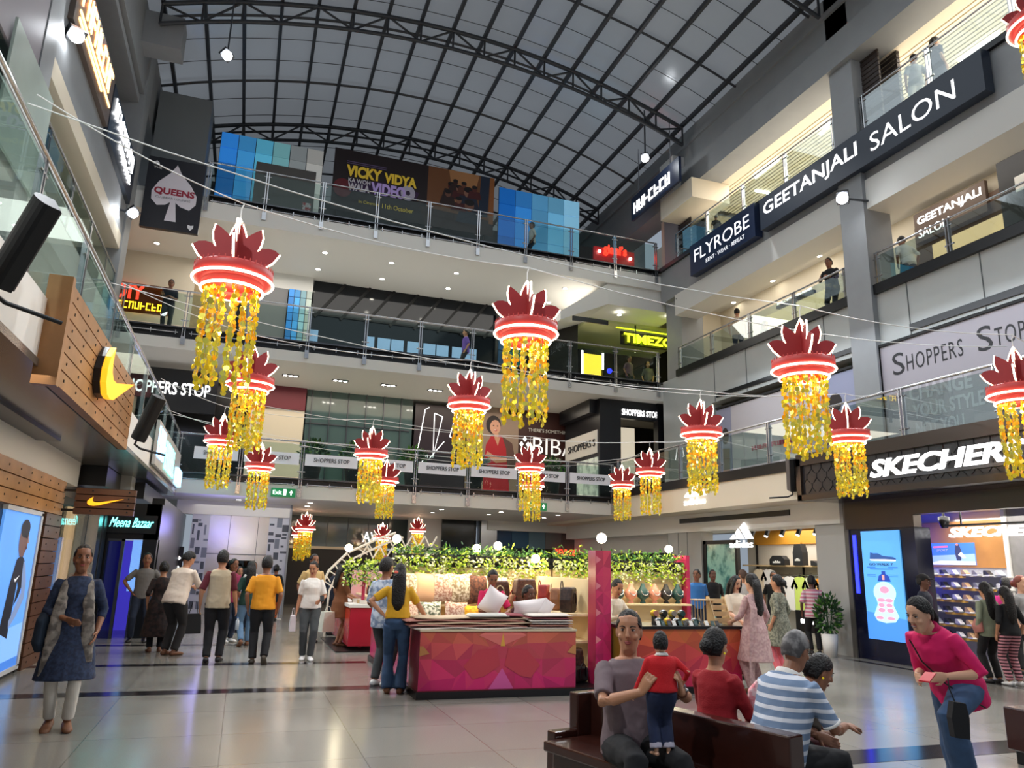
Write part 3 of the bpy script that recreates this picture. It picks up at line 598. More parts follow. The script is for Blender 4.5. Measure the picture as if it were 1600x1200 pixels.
# upper left signs
s = board('sign_board', mat('sign_brown', (98, 84, 76), .5), 'brown sign band with orange lit letters at the upper left', 'sign', (-4.0, -3.9, 13.9, 17.7, 11.2, 12.5))
om = mat('orange_light', (255, 190, 120), emit=4); glyphs('lettering', om, (-3.89, 14.2, 11.75), YL, 3.3, .6, 8, s, 1); b = MB(); b.box(-3.9, -3.87, 14.2, 17.5, 11.58, 11.63); b.box(-3.9, -3.87, 14.2, 16.6, 11.42, 11.47); b.build('light_line', om, s)
s = board('sign_board', slate, 'dark sign band with white lit letters next to the column at the upper left', 'sign', (-4.0, -3.9, 17.8, 21.6, 11.1, 12.4))
glyphs('lettering', ledl, (-3.89, 18.1, 11.8), YL, 3.1, .42, 9, s, 2); glyphs('lettering', ledl, (-3.89, 19.1, 11.42), YL, 2.0, .22, 9, s, 3)
# queens playing card board
S = Sheet((-3.72, 22.36, 10.85), XR, ZU, 1.56, 2.22, (20, 22, 32), th=.15)
S.p([(.5, .93), (.40, .80), (.22, .66), (.12, .52), (.13, .40), (.24, .32), (.38, .34), (.46, .39), (.40, .12), (.60, .12), (.55, .39), (.64, .34), (.80, .31), (.90, .40), (.90, .52), (.78, .66), (.60, .80)], (214, 208, 216))
S.p([(.14, .95), (.19, .92), (.19, .89), (.15, .90), (.13, .90), (.09, .89), (.09, .92)], (225, 225, 228)); S.p([(.86, .03), (.91, .07), (.91, .11), (.86, .10), (.81, .11), (.81, .07)], (225, 225, 228))
q = S.build('card_sign', prm); tag(q, 'black playing-card sign with a white spade reading QUEENS on the far left gallery', 'sign')
S.txt('QUEENS', .16, .47, .7, .11, mat('crimson_ink', (150, 24, 52), .5), q, bold=.04); S.txt('THE', .1, .835, .14, .03, white, q); S.txt('CLUBBAR LOUNGE', .2, .425, .6, .03, mat('grey_ink', (120, 116, 124), .6), q)
# film banner
S = Sheet((1.66, 24.45, 13.38), XR, ZU, 5.85, 2.34, (38, 24, 26))
S.p([(.57, 0), (1, 0), (1, 1), (.57, 1)], (126, 78, 44)); S.p([(.57, 0), (1, 0), (1, .25), (.52, .3)], (58, 34, 30)); S.p([(.74, .45), (.86, .5), (.9, 1), (.70, 1)], (188, 132, 84)); S.p([(.9, .3), (.96, .3), (.97, 1), (.91, 1)], (30, 44, 66)); S.p([(.97, .2), (1, .2), (1, 1), (.97, 1)], (160, 96, 46))
rnd = random.Random(5)
for (x, y, r, c) in ((.72, .72, .035, (92, 26, 26)), (.745, .80, .025, (60, 30, 24)), (.77, .70, .03, (150, 100, 80)), (.80, .78, .026, (120, 70, 50)), (.83, .66, .045, (150, 104, 84)), (.87, .74, .028, (96, 40, 30)), (.84, .44, .05, (128, 84, 66)), (.77, .5, .03, (140, 92, 70)), (.70, .58, .03, (120, 76, 60))):
    S.p([(x-r*1.7, y-r*6), (x+r*1.7, y-r*6), (x+r*1.2, y-r*1.4), (x-r*1.2, y-r*1.4)], rnd.choice(((80, 26, 28), (34, 38, 58), (52, 30, 26), (96, 50, 34)))); S.p(disc(x, y, r*.62, r*1.9), c); S.p(disc(x, y+r*1.1, r*.66, r*1.1), (22, 14, 14))
S.p([(.075, .80), (.31, .80), (.31, .815), (.075, .815)], (110, 92, 130)); S.p([(.075, .77), (.31, .77), (.31, .785), (.075, .785)], (110, 92, 130)); S.p(disc(.06, .36, .055, .15), (110, 24, 34)); S.p([(.10, .33), (.50, .36), (.52, .50), (.30, .56), (.10, .50)], (54, 24, 70)); S.p(disc(.45, .46, .045, .125), (196, 190, 210)); S.p(disc(.45, .46, .014, .04), (60, 40, 70))
m_ = S.build('film_banner', prm)
for xx in (1.9, 4.5, 7.2): b = MB(); b.box(xx-.03, xx+.03, 24.5, 24.56, 12.2, 15.6); b.build('support_post', blackm, m_)
m_ = m_; tag(m_, 'large dark film banner with yellow and lilac title on the top floor', 'banner')
yi = mat('title_yellow', (232, 196, 60), .5, emit=.1); li = mat('title_lilac', (186, 160, 222), .5, emit=.1); wi = mat('title_white', (226, 220, 228), .5)
S.txt('VICKY', .075, .56, .21, .19, yi, m_, bold=.05); S.txt('VIDYA', .30, .56, .2, .17, yi, m_, bold=.05); S.txt('KA WOH', .09, .47, .13, .07, wi, m_, bold=.03); S.txt('WALA', .09, .34, .13, .12, wi, m_, bold=.05); S.txt('VIDEO', .225, .34, .21, .2, li, m_, bold=.05)
S.txt('In Cinemas', .16, .16, .12, .05, yi, m_); S.txt('11th October', .3, .14, .19, .075, yi, m_, bold=.01)
# blue lit panel walls either side of the banner
def tiles(label, x0, z0, x1, z1, nx, nz, cols, seed, y=24.58):
    rnd = random.Random(seed); b = MB(); w, h = (x1-x0)/nx, (z1-z0)/nz
    b.box(x0, x1, y+.04, y+.08, z0, z1, 0, (20, 26, 34))
    for i in range(nx):
        for j in range(nz):
            c = cols[i]; k = rnd.uniform(.82, 1.12); b.box(x0+i*w+.012, x0+(i+1)*w-.012, y, y+.04, z0+j*h+.012, z0+(j+1)*h-.012, 0, tuple(min(255, int(q*k)) for q in c))
    return tag(b.build('lit_backdrop', colattr('panel_lit', .3, emit=.42)), label, 'wall panels')
tiles('blue to grey lit panel wall left of the film banner on the top floor', -2.05, 12.22, 1.3, 15.55, 6, 6, [(44, 128, 214), (66, 156, 222), (84, 168, 200), (120, 180, 186), (150, 158, 160), (176, 176, 172)], 2)
tiles('deep to pale blue lit panel wall right of the film banner on the top floor', 7.75, 12.22, 11.05, 15.5, 5, 5, [(22, 116, 214), (50, 130, 206), (92, 166, 214), (104, 172, 210), (130, 186, 216)], 4)
b = MB(); b.box(-.85, 1.1, 24.4, 24.55, 12.2, 14.6); q = tag(b.build('notice_panel', mat('taupe_panel', (98, 94, 90), .4)), 'brownish grey panel in front of the left blue panel wall', 'panel')
b = MB(); b.box(.75, 1.02, 24.38, 24.4, 13.1, 13.4); b.build('notice', mat('red_notice', (190, 60, 60), .5, c2=(230, 225, 225), vscale=9), q)
tiles('narrow blue to grey mosaic strip beside the dark glass on the second floor', .64, 8.0, 1.44, 10.9, 4, 10, [(40, 120, 190), (60, 140, 200), (120, 160, 170), (150, 160, 150)], 6, 26.1)
tiles('dark teal panels right of the dark glass on the second floor', 8.4, 8.0, 9.3, 11.2, 2, 4, [(20, 60, 90), (24, 90, 84)], 7, 26.1)
q = thing('neon_shop', 'dark shop front with white zigzag neon lines, left of the red-suited woman poster', 'shop front', (5.35, 26.05, 3.92)); b = MB(); b.box(0, 1.9, 0, .06, 0, 3.3); b.build('panel', mat('plum_dark', (46, 34, 40), .3), q)
for P in ([(.1, 1.2), (.35, 3.1), (.5, 3.2)], [(.15, .9), (.5, 1.5), (.55, 1.3), (1.1, 2.0)], [(.7, 3.0), (.72, 1.4), (1.0, 2.9), (.7, 3.0)], [(1.3, 2.2), (1.5, 3.1), (1.7, 2.0), (1.3, 2.2)]):
    b = MB(); b.tube([(x, -.03, z) for x, z in P], .016, 6); b.build('neon_line', MATS['sign_white'], q)
# second floor signs
s = thing('lit_sign', 'glowing red and yellow lit shop sign at the far left of the second floor', 'sign', (-4.75, 26.0, 9.45))
text('DIY', 'lettering', mat('sign_red', (255, 60, 40), emit=2.2), (0, 0, .32), XR, ZU, .9, .5, s, bold=.03); glyphs('lettering', mat('sign_yellow', (255, 210, 40), emit=3), (.15, .02, 0), XR, 1.35, .24, 8, s, 5)
b = MB(); b.box(-.1, 1.7, .1, .15, -.1, .9); b.build('backing', mat('sign_amber', (120, 60, 20), .5, emit=.3), s)
tz0, tz1 = at(975, 534, y=24.0), at(1068, 532, y=24.0); tw = (tz1.x-tz0.x)*1.12
s = thing('lit_sign', 'glowing lime sign reading TIMEZO over the games hall on the second floor', 'sign', tz0)
text('TIMEZONE', 'lettering', mat('sign_lime', (236, 255, 40), emit=2.4), (0, 0, 0), XR, ZU, tw, .36, s, bold=.03)
b = MB(); b.box(-.1, tw+.1, .08, .12, -.08, .44); b.build('backing', black, s); b = MB(); b.box(.5, .55, .06, .1, .4, 10.6-tz0.z); b.box(tw-.6, tw-.55, .06, .1, .4, 10.6-tz0.z); b.build('hanger', black, s)
lime = mat('lime_glow', (220, 250, 40), emit=1.6); b = MB(); b.box(12.6, 16.2, 24.5, 24.6, 10.58, 10.62); tag(b.build('strip_light', lime), 'lime green light line on the ceiling over the games hall sign', 'light')
area('games_hall_light', (14.2, 24.2, 10.45), 2.5, .5, 25, (.9, 1, .2))
# red top-floor sign, hung sign
s = board('sign_board', mat('sign_redboard', (190, 36, 40), .5, emit=.35), 'red sign board with script lettering behind the top-floor railing on the right', 'sign', (11.4, 13.1, 24.0, 24.1, 12.95, 13.5))
text('giani’s', 'lettering', mat('sign_red', (255, 60, 40), emit=3), (11.75, 23.95, 13.15), XR, ZU, 1.0, .5, s, bold=.04)
b = MB(); b.box(11.6, 11.65, 24.03, 24.08, 12.2, 13.0); b.box(12.9, 12.95, 24.03, 24.08, 12.2, 13.0); b.build('support_post', blackm, s)
b = MB(); b.ball((11.6, 23.95, 13.3), .06); b.ball((12.9, 23.95, 13.2), .06); b.build('lamp', ledw, s)
s = board('sign_board', navyb, 'dark blue hanging sign with lit white letters on the top floor at the right', 'sign', (12.4, 12.5, 19.6, 22.9, 14.2, 15.1))
glyphs('lettering', ledl, (12.4, 22.7, 14.4), NY, 2.6, .42, 7, s, 4)
b = MB(); b.tube([(12.45, 22.4, 15.1), (12.45, 22.4, 16.95)], .02, 6); b.tube([(12.45, 20.2, 15.1), (12.45, 20.2, 16.95)], .02, 6); b.build('hanger', chrome, s)
SB('trim_duct', white, (12.75, 13.7, 20.5, 21.4, 14.3, 15.7)); SB('trim_duct', cream, (12.75, 14.2, 19.4, 21.4, 13.6, 14.3))
# first floor: BIBA banner, woman poster, Shoppers Stop portal
q = thing('shop_sign', 'white BIBA lettering and diamond emblem on the maroon wall of the first floor', 'sign', (9.35, L1Y-.07, 5.4))
text('BIBA', 'lettering', mat('sign_pale', (240, 236, 232), emit=.8), (.55, 0, .35), XR, ZU, 1.75, .62, q, bold=-.01); text('ABOUT HER', 'lettering', white, (.6, 0, .08), XR, ZU, 1.1, .16, q, bold=.01); text('FORMAL WEAR', 'lettering', white, (.6, 0, -.15), XR, ZU, 1.1, .09, q); text("THERE'S SOMETHING", 'lettering', white, (.35, 0, 1.18), XR, ZU, 1.7, .13, q)
b = MB()
for k in range(4):
    a = k*math.pi/2; c0 = Vector((.22+.13*math.cos(a), 0, .68+.2*math.sin(a))); b.slab([(-.08, 0), (0, -.1), (.08, 0), (0, .1)], c0, XR, ZU, .01)
b.box(0, .3, -.01, 0, .12, .14); b.box(1.8, 2.2, -.01, 0, .12, .14); b.build('emblem', ledl, q)
S = Sheet((7.6, L1Y-.1, 3.95), XR, ZU, 1.7, 3.2, (150, 128, 112), th=.02)
S.p([(.22, 0), (.82, 0), (.80, .5), (.74, .66), (.60, .74), (.38, .74), (.26, .62), (.24, .45)], (178, 30, 42)); S.p([(.62, .74), (.86, .66), (.95, .45), (.80, .2), (.72, .6)], (96, 66, 60)); S.p([(.44, .72), (.58, .72), (.53, .62)], (206, 150, 120)); S.p(disc(.42, .86, .17, .11), (34, 22, 22)); S.p(disc(.46, .835, .12, .085), (214, 160, 134)); S.p([(.44, .76), (.54, .76), (.54, .70), (.46, .70)], (206, 150, 120))
S.p([(.26, .5), (.5, .42), (.74, .44), (.74, .50), (.5, .49), (.3, .55)], (206, 150, 120)); S.p(disc(.42, .85, .018, .007), (30, 20, 20)); S.p(disc(.51, .85, .018, .007), (30, 20, 20)); S.p(disc(.47, .80, .035, .012), (190, 60, 70)); S.p(disc(.46, .803, .025, .006), (240, 230, 226))
tag(S.build('fashion_poster', prm), 'tall poster of a smiling woman in a red suit on the first floor far wall', 'poster')
b = MB(); b.box(11.15, 11.95, 23.0, 26, 3.9, 7.38); b.box(11.95, 13.4, 23.0, 23.2, 6.75, 7.38); b.box(13.35, 13.6, 22.9, 23.2, 3.9, 7.38); b.box(10.9, 11.2, 23.3, 26, 6.9, 7.38)
s = b.build('store_portal', mat('portal_black', (20, 21, 26), .35)); tag(s, 'black shop portal with lit SHOPPERS STOP sign at the right end of the first floor', 'shop front')
text('SHOPPERS STOP', 'lettering', ledl, (11.98, 22.97, 6.86), XR, ZU, 1.42, .22, s, bold=.015)
b = MB(); b.box(11.95, 13.35, 24.6, 24.7, 3.9, 6.75); b.build('lit_doorway', mat('lit_cream', (232, 220, 196), emit=.65), s)
b = MB(); b.box(11.12, 11.15, 23.15, 25.9, 5.5, 6.3); q = b.build('side_sign', white, s); text('SHOPPERS S', 'lettering', black, (11.11, 25.6, 5.75), NY, ZU, 2.3, .25, q)
b = MB(); b.box(11.1, 11.14, 23.1, 24.8, 4.0, 5.35); b.build('side_window', mat('lit_cream2', (200, 206, 190), emit=.4, c2=(90, 96, 80), vscale=3), s)
s = board('sign_board', dark, 'black shop front with lit SHOPPERS STOP letters at the far left of the first floor', 'sign', (-4.4, -1.2, 24.3, 24.4, 5.9, 7.2))
text('SHOPPERS STOP', 'lettering', ledl, (-3.9, 24.27, 6.4), XR, ZU, 2.5, .38, s, bold=.015)
area('doorway_light', (-2.5, 24.0, 5.8), 1.5, .4, 15, (.6, .65, 1))
# shop stop hoarding and second hoarding on the right wall, first floor
S = Sheet((13.3, 12.85, 3.95), NY, ZU, 9.0, 2.78, (178, 172, 180)); h = S.build('shop_hoarding', prm); tag(h, 'pale lilac hoarding reading SHOPPERS STOP and CHANGE YOUR STYLE on the right first floor', 'hoarding')
bi = mat('ink_black', (26, 26, 32), .5); pi_ = mat('ink_pale', (206, 203, 210), .5)
S.txt('S', .035, .735, .036, .18, bi, h); S.txt('HOPPERS', .077, .745, .155, .13, bi, h, sx=1.15); S.txt('S', .268, .735, .036, .18, bi, h); S.txt('TOP', .31, .745, .068, .13, bi, h, sx=1.15)
S.txt('CHANGE', .075, .50, .17, .12, pi_, h, bold=.03); S.txt('YOUR STYLE', .08, .36, .19, .11, pi_, h, bold=.03); S.txt('NOT YOU', .085, .22, .13, .11, pi_, h, bold=.03); S.txt('Timeless', .15, .06, .12, .1, pi_, h, shear=.3)
b = MB(); b.box(13.26, 13.34, 3.8, 12.9, 6.73, 6.79); b.box(13.26, 13.34, 12.85, 12.92, 3.9, 6.79); b.build('frame', blackm, h)
S = Sheet((13.3, 19.3, 3.95), NY, ZU, 5.6, 2.5, (196, 190, 194)); S.p([(0, 0), (.13, 0), (.13, 1), (0, 1)], (150, 152, 176)); S.p([(.78, 0), (1, 0), (1, 1), (.78, 1)], (154, 158, 186))
S.p([(.82, 0), (.93, 0), (.94, .5), (.90, .62), (.83, .6), (.81, .4)], (96, 104, 150)); S.p(disc(.875, .68, .03, .09), (200, 160, 140)); S.p(disc(.885, .72, .04, .09), (36, 26, 26)); S.p([(.93, .58), (.98, .45), (.97, .43), (.92, .5)], (200, 160, 140))
S.p([(.03, .0), (.10, .0), (.11, .5), (.04, .52)], (140, 120, 108)); S.p(disc(.075, .66, .03, .1), (40, 30, 30)); S.p([(.2, 0), (.5, 0), (.5, .30), (.2, .34)], (150, 150, 156))
h = S.build('shop_hoarding', prm); tag(h, 'pale hoarding with two standing women printed on it beyond the column, right first floor', 'hoarding')
glyphs('lettering', mat('ink_rose', (190, 70, 100), .5), S.at(.3, .42), NY, 1.7, .12, 14, h, 8); S.txt('SHOPPERS STOP', .3, .1, .34, .08, bi, h)
b = MB(); b.box(13.26, 13.34, 13.7, 19.3, 6.47, 6.53); b.build('frame', blackm, h)
# white banners on the far first floor railing
for i in range(8):
    w_ = 13.35/8; x0 = -1.95+i*w_+.08; b = MB(); xs0 = x0+(.35 if i == 0 else 0)
    b.box(xs0, x0+w_-.16, 22.465, 22.475, 4.32, 4.66)
    o = tag(b.build('railing_banner', mat('banner_white', (226, 226, 232), .5, emit=.12)), 'white SHOPPERS STOP banner on the far railing, %s from the left' % ORD[i], 'banner', 'white banners on the far first-floor railing')
    text('SHOPPERS STOP', 'lettering', bi, (xs0+.25, 22.46, 4.44), XR, ZU, w_-.65-(.35 if i == 0 else 0), .12, o)
# exit signs
for (x, lab) in ((.62, 'green exit sign with arrow on the far slab edge, left'), (8.35, 'green exit sign half hidden by a hanging lantern on the far slab edge')):
    b = MB(); b.box(x, x+.66, 22.42, 22.48, 3.39, 3.63); o = tag(b.build('exit_sign', mat('exit_green', (20, 120, 70), .4, emit=.5)), lab, 'sign')
    text('Exit', 'lettering', ledl, (x+.05, 22.41, 3.45), XR, ZU, .24, .12, o); b = MB(); b.slab([(0, 0), (.03, 0), (.03, .07), (.07, .07), (.015, .14), (-.04, .07), (0, .07)], (x+.53, 22.415, 3.44), XR, ZU, .004); b.box(x+.33, x+.41, 22.41, 22.418, 3.43, 3.6); b.build('arrow', ledl, o)
# GIVA: a reflection built as solid letters; REVLON: shop lettering
s = thing('window_lettering', 'reflection of a GIVA sign, modelled as mirrored letters on the grey glass over the passage', 'sign', (5.5, 30.8, 2.42)); text('GIVA', 'lettering', ledl, (0, 0, 0), -XR, ZU, 1.0, .4, s, th=-.02); b = MB(); b.box(-1.05, .05, .02, .12, -.05, .45); b.build('backing', mat('grey_glass', (92, 104, 104), .08, spec=.8), s)
s = thing('window_lettering', 'red REVLON letters on the black shop front behind the foliage', 'sign', (12.0, 28.9, 2.1)); text('REVLON', 'lettering', mat('sign_red', (255, 60, 40), emit=3), (0, 0, 0), XR, ZU, 1.0, .26, s, bold=.03)
# ================================================================ DOWNLIGHTS AND FLOODLIGHTS
def downlights(pts, where, r=.09, name='downlight'):
    ring = MB(); ring.lathe([(r*.8, 0), (r*1.25, -.01), (r*1.3, .01)], n=16); lens = MB(); lens.lathe([(0, -.004), (r*.85, -.004)], n=16)
    p = None; pts = sorted(pts, key=lambda q: q[0])
    for k, q in enumerate(pts):
        lab = '%s round downlight from the left %s' % (ORD[k] if k < 20 else 'far', where)
        if p is None:
            p = thing(name, lab, 'ceiling light', q, 0, 'downlights '+where); ring.build('rim', white, p); lens.build('lens', lampw, p)
        else: copy_tree(p, loc=q, label=lab)
L = [at(u, v, z=11.46) for u, v in ((245, 380), (255, 420), (508, 395), (497, 421), (612, 411), (597, 436), (713, 427), (700, 451), (883, 451), (857, 473))]
downlights(L, 'in the ceiling below the top gallery')
L = [at(u, v, z=7.37) for u, v in ((454, 587), (532, 595), (607, 602), (680, 610))]
for k, q in enumerate(L):
    t = thing('grille_downlight', '%s square triple spotlight from the left in the cream first-floor ceiling' % ORD[k], 'ceiling light', q, 0, 'triple spotlights in the first-floor ceiling')
    b = MB(); b.box(-.26, .26, -.12, .12, -.012, .01); b.build('frame', steeld, t)
    for x in (-.16, 0, .16): b = MB(); b.lathe([(0, -.016), (.06, -.016)], c=(x, 0, 0), n=12); b.build('lens', lampw, t)
L = [at(u, v, z=3.35) for u, v in ((373, 781), (485, 786), (372, 788), (480, 791), (690, 796), (783, 800), (676, 801), (764, 804), (872, 805), (850, 809))]
downlights(L, 'in the ceiling below the first gallery')
L = [at(u, v, z=10.895) for u, v in ((1280, 400), (1207, 439), (1146, 473), (1478, 291), (1590, 320))]
downlights(L, 'in the right second-floor ceiling')
L = [at(u, v, z=14.31) for u, v in ((1150, 257), (1200, 214), (1259, 167), (1443, 18))]
downlights(L, 'in the right top-floor ceiling')
L = [at(u, v, z=10.59) for u, v in ((968, 492), (945, 506), (1047, 498))]
downlights(L, 'in the ceiling before the games hall')
# linear lights on the top right ceiling
for k, (a, c) in enumerate((((1282, 210), (1300, 190)), ((1180, 278), (1216, 250)), ((1498, 95), (1560, 52)), ((1180, 298), (1202, 302)))):
    p0, p1 = at(*a, z=14.8), at(*c, z=14.8); b = MB(); b.bar(p0, p1, .07, .05); tag(b.build('linear_light', ledw), 'white linear ceiling light on the top right floor, %s' % ('by the second column', 'between the columns', 'above the two women', 'short one at the far end')[k], 'ceiling light')
for k, (u, v, y, lab) in enumerate(((120, 56, 14, 'bright floodlight at the upper left beside the orange lit sign'), (208, 333, 21, 'bright floodlight on the left column beside the playing-card sign'), (355, 87, 19.5, 'floodlight high under the roof on the left'), (1008, 247, 20.5, 'floodlight under the roof above the dark blue hanging sign'), (1065, 467, 21.3, 'floodlight on the far right column beside the lime sign'), (1316, 310, 12.8, 'floodlight on the right column below the long salon sign'))):
    p = at(u, v, y=y); t = thing('floodlight', lab, 'floodlight', p)
    d = (Vector((4, 8, 0))-p).normalized(); b = MB(); b.obox(-d*.07, d.orthogonal().normalized()*.16, d.cross(d.orthogonal().normalized())*.13, d*.06); b.build('housing', steeld, t)
    b = MB(); b.bar((0, 0, 0), ((-.9 if u < 300 else .0 if u in (355, 1008) else .9), 0, (2.1 if u == 355 else 1.85 if u == 1008 else .1)), .04); b.build('bracket', steeld, t)
    b = MB(); b.ball((0, 0, 0), .13, n=14); b.build('lamp', mat('flood_glow', (245, 250, 255), emit=60), t)
# ================================================================ LOUDSPEAKERS
def speaker(label, loc, rz, rx, s=1, ry=0):
    t = thing('loudspeaker', label, 'loudspeaker', loc); t.rotation_euler = (rx, ry, rz); t.scale = (s,)*3
    b = MB(); n = 9; P = [(.16*math.cos(a), .12+.11*math.sin(a)*1.0) for a in [math.pi*i/n for i in range(n+1)]]
    prof = [(-.17, 0), (.17, 0), (.17, .12)]+[(x*1.05, y) for x, y in P[1:-1]]+[(-.17, .12)]
    b.slab(prof, (0, 0, -.5), (1, 0, 0), (0, -1, 0), -1.0); b.build('cabinet', mat('speaker_black', (16, 16, 18), .5), t)
    b = MB(); b.slab([(-.15, -.48), (.15, -.48), (.15, .48), (-.15, .48)], (0, .0, 0), (1, 0, 0), (0, 0, 1), -.02); b.build('grille', mat('speaker_grille', (96, 88, 84), .7), t)
    b = MB(); b.tube([(0, -.1, -.5), (0, -.1, -.62), (0, .05, -.68), (0, .62, -.68)], .025, 8); b.build('bracket', black, t)
    return t
P1 = at(52, 385, x=-1.45)
speaker('large black loudspeaker tilted above the timber band at the left edge', P1, math.radians(-60), math.radians(-8), .62, math.radians(38))
speaker('smaller black loudspeaker beyond the timber band, before the turquoise sign', at(238, 655, x=-1.5), math.radians(-60), math.radians(-8), .72, math.radians(25))
speaker('black loudspeaker at the corner of the black hexagon fascia', at(1232, 742, x=11.25), math.radians(70), math.radians(-5), .72, math.radians(-16))
# ================================================================ LANTERNS
redp = mat('lantern_red', (140, 34, 36), .55, emit=.12); redd = mat('lantern_drum', (176, 54, 50), .5, emit=.22); neon = mat('neon_warm', (255, 222, 190), emit=10)  # red petals and drums glow slightly in place of LED light on them
goldm = mat('sequin_gold', (240, 212, 48), .22, metal=.6, emit=.16); goldg = mat('sequin_lime', (214, 206, 84), .18, metal=.6, emit=.12); goldo = mat('sequin_orange', (244, 168, 26), .25, metal=.6, emit=.2)  # sequin emission stands in for LED light passing through the discs
half = [(.15, 0), (.24, .04), (.32, .11), (.375, .20), (.33, .235), (.27, .245), (.22, .235), (.18, .205), (.205, .27), (.215, .34), (.20, .42), (.155, .395), (.11, .36), (.07, .325), (.055, .38), (.03, .44), (0, .50)]
outline = half+[(-x, y) for x, y in half[-2::-1]]
def petal_mesh():
    b = MB(); b.slab(outline, (0, .008, 0), (1, 0, 0), (0, 0, 1), .016); return b
def petal_led():
    b = MB()
    for seg in (half[0:4], half[7:11], half[13:17]):
        for sg in (1, -1): b.tube([(x*sg*1.005, 0, y) for x, y in seg], .010, 6)
    return b
def strand(seed, n=21):
    rnd = random.Random(seed); b = MB(); b.tube([(0, 0, 0), (0, 0, -.043*n)], .002, 4, 3)
    for k in range(n):
        z = -.02-.043*k; a = rnd.uniform(0, math.pi); tl = rnd.uniform(-.4, .4); r = .026
        e1 = Vector((math.cos(a), math.sin(a), 0)); e2 = (ZU*math.cos(tl)+Vector((-math.sin(a), math.cos(a), 0))*math.sin(tl))
        b.slab(disc(0, 0, r, r, 10), Vector((rnd.uniform(-.012, .012), rnd.uniform(-.012, .012), z)), e1, e2, .003, rnd.choice((0, 0, 0, 0, 1, 1, 1, 2)))
    return b
def lantern():
    t = thing('lotus_lantern', 'lantern', 'hanging lantern', (0, 0, 0), 0, 'lotus lanterns hung on cables')
    p = petal_mesh().build('petal_panel', redp, t); l = petal_led().build('neon_edge', neon, p)
    p2 = p.copy(); COL.objects.link(p2); p2.parent = t; p2.rotation_euler = (0, 0, math.pi/2); l2 = l.copy(); COL.objects.link(l2); l2.parent = p2
    b = MB(); b.lathe([(.0, 0), (.33, 0), (.34, -.02), (.34, -.12), (.25, -.13), (.0, -.13)], n=40)
    for k in range(40):
        a = 2*math.pi*k/40; b.box(.335*math.cos(a)-.004, .335*math.cos(a)+.004, .335*math.sin(a)-.004, .335*math.sin(a)+.004, -.03, .02)
    b.build('upper_drum', redd, t)
    b = MB(); b.lathe([(.26, -.13), (.262, -.2), (.25, -.205), (.24, -.13)], n=40); b.build('lower_drum', redd, t)
    for r, z, nm in ((.343, -.115, 'neon_ring'), (.265, -.2, 'neon_ring')):
        b = MB(); b.tube([(r*math.cos(2*math.pi*k/40), r*math.sin(2*math.pi*k/40), z) for k in range(41)], .0125, 6, cap=False); b.build(nm, neon, t)
    base = [strand(k).build('sequin_strand', [goldm, goldg, goldo, steel], None) for k in range(4)]; i = 0
    for r, n in ((.225, 15), (.13, 7)):
        for k in range(n):
            a = 2*math.pi*k/n+r*5; o = base[i] if i < 4 else base[i % 4].copy()
            if i >= 4: COL.objects.link(o)
            o.parent = t; o.location = (r*math.cos(a), r*math.sin(a), -.17); o.rotation_euler = (0, 0, a); o.scale = (1, 1, 1+.05*math.sin(i*2.1)); i += 1
    b = MB(); b.tube([(0, 0, .46), (0, 0, .60), (.02, 0, .66)], .006, 6); b.tube([(0, 0, .45), (.03, 0, .47)], .02, 6); b.build('hanger', mat('wire_white', (230, 228, 222), .5), t)
    pl = point('lantern_glow', (0, 0, -.22), 6, (1, .86, .58), .08, t)
    return t
def atd(u, v, depth): return Vector((0, 0, CH))+(_f*FPX+_r*(u-800)+_u*(600-v))*(depth/FPX)
LN = [(365, 432, 118, 'largest hanging lotus lantern, at the left below the playing-card sign', .35), (822, 515, 98, 'large hanging lotus lantern in the middle, before the second-floor gallery', .80),
      (733, 630, 66, 'lotus lantern left of the red-suited woman poster', 1.05), (391, 597, 72, 'lotus lantern directly below and behind the largest one', .2), (1255, 572, 94, 'large lotus lantern at the right before the white cladding', .95),
      (1592, 612, 88, 'lotus lantern at the right picture edge over the lilac hoarding', .4), (1325, 680, 63, 'lotus lantern at the corner of the black hexagon fascia', .55), (1096, 675, 63, 'lotus lantern over the first adidas emblem', .9),
      (346, 687, 50, 'small lotus lantern left of the lantern column, beside the dark glass', .3), (406, 728, 44, 'small lotus lantern before the white banners, above the exit sign', .75), (580, 708, 51, 'lotus lantern before the green glass wall on the first floor', .15),
      (603, 750, 39, 'small lotus lantern partly hidden behind the one before the green glass wall', .5), (828, 729, 45, 'lotus lantern below the BIBA lettering', .7), (1016, 736, 44, 'lotus lantern before the lit shop portal on the first floor', .75), (972, 756, 37, 'smallest lotus lantern near the far right end of the banner railing', .6),
      (1628, 36, 92, 'lotus lantern cut off at the top right corner', .3), (832, 757, 37, 'small lotus lantern hidden behind the one below the BIBA lettering', .4)]
proto = lantern(); hooks = []
for k, (u, v, px, lab, rot) in enumerate(LN):
    c = atd(u, v, .68*FPX/px)+ZU*.06; rot = -math.atan2(c.x, c.y)+(rot-.5)*.7
    if k == 0: proto.location = c; proto.rotation_euler = (0, 0, rot); proto['label'] = lab; o = proto
    else: o = copy_tree(proto, loc=c, rz=rot, label=lab); point('lantern_glow', (0, 0, -.22), 6, (1, .86, .58), .08, o)
    hooks.append(c+ZU*.66)
for k, (u, v, px, y, lab) in enumerate(((478, 822, 27, 27.5, 'modelled reflection of a lotus lantern over the passage right of the lift wall'), (470, 832, 25, 28.4, 'modelled reflection of a lotus lantern tucked behind another over the passage right of the lift'), (597, 836, 25, 28, 'modelled reflection of a lotus lantern beside the mirrored GIVA letters'), (653, 826, 24, 28, 'modelled reflection of a lotus lantern above the left end of the foliage'))):
    c = at(u, v, y=y); copy_tree(proto, loc=c, rz=.5+k, scale=px*28.5/FPX/.68, label=lab)  # solid copies standing for lantern reflections in the passage glass
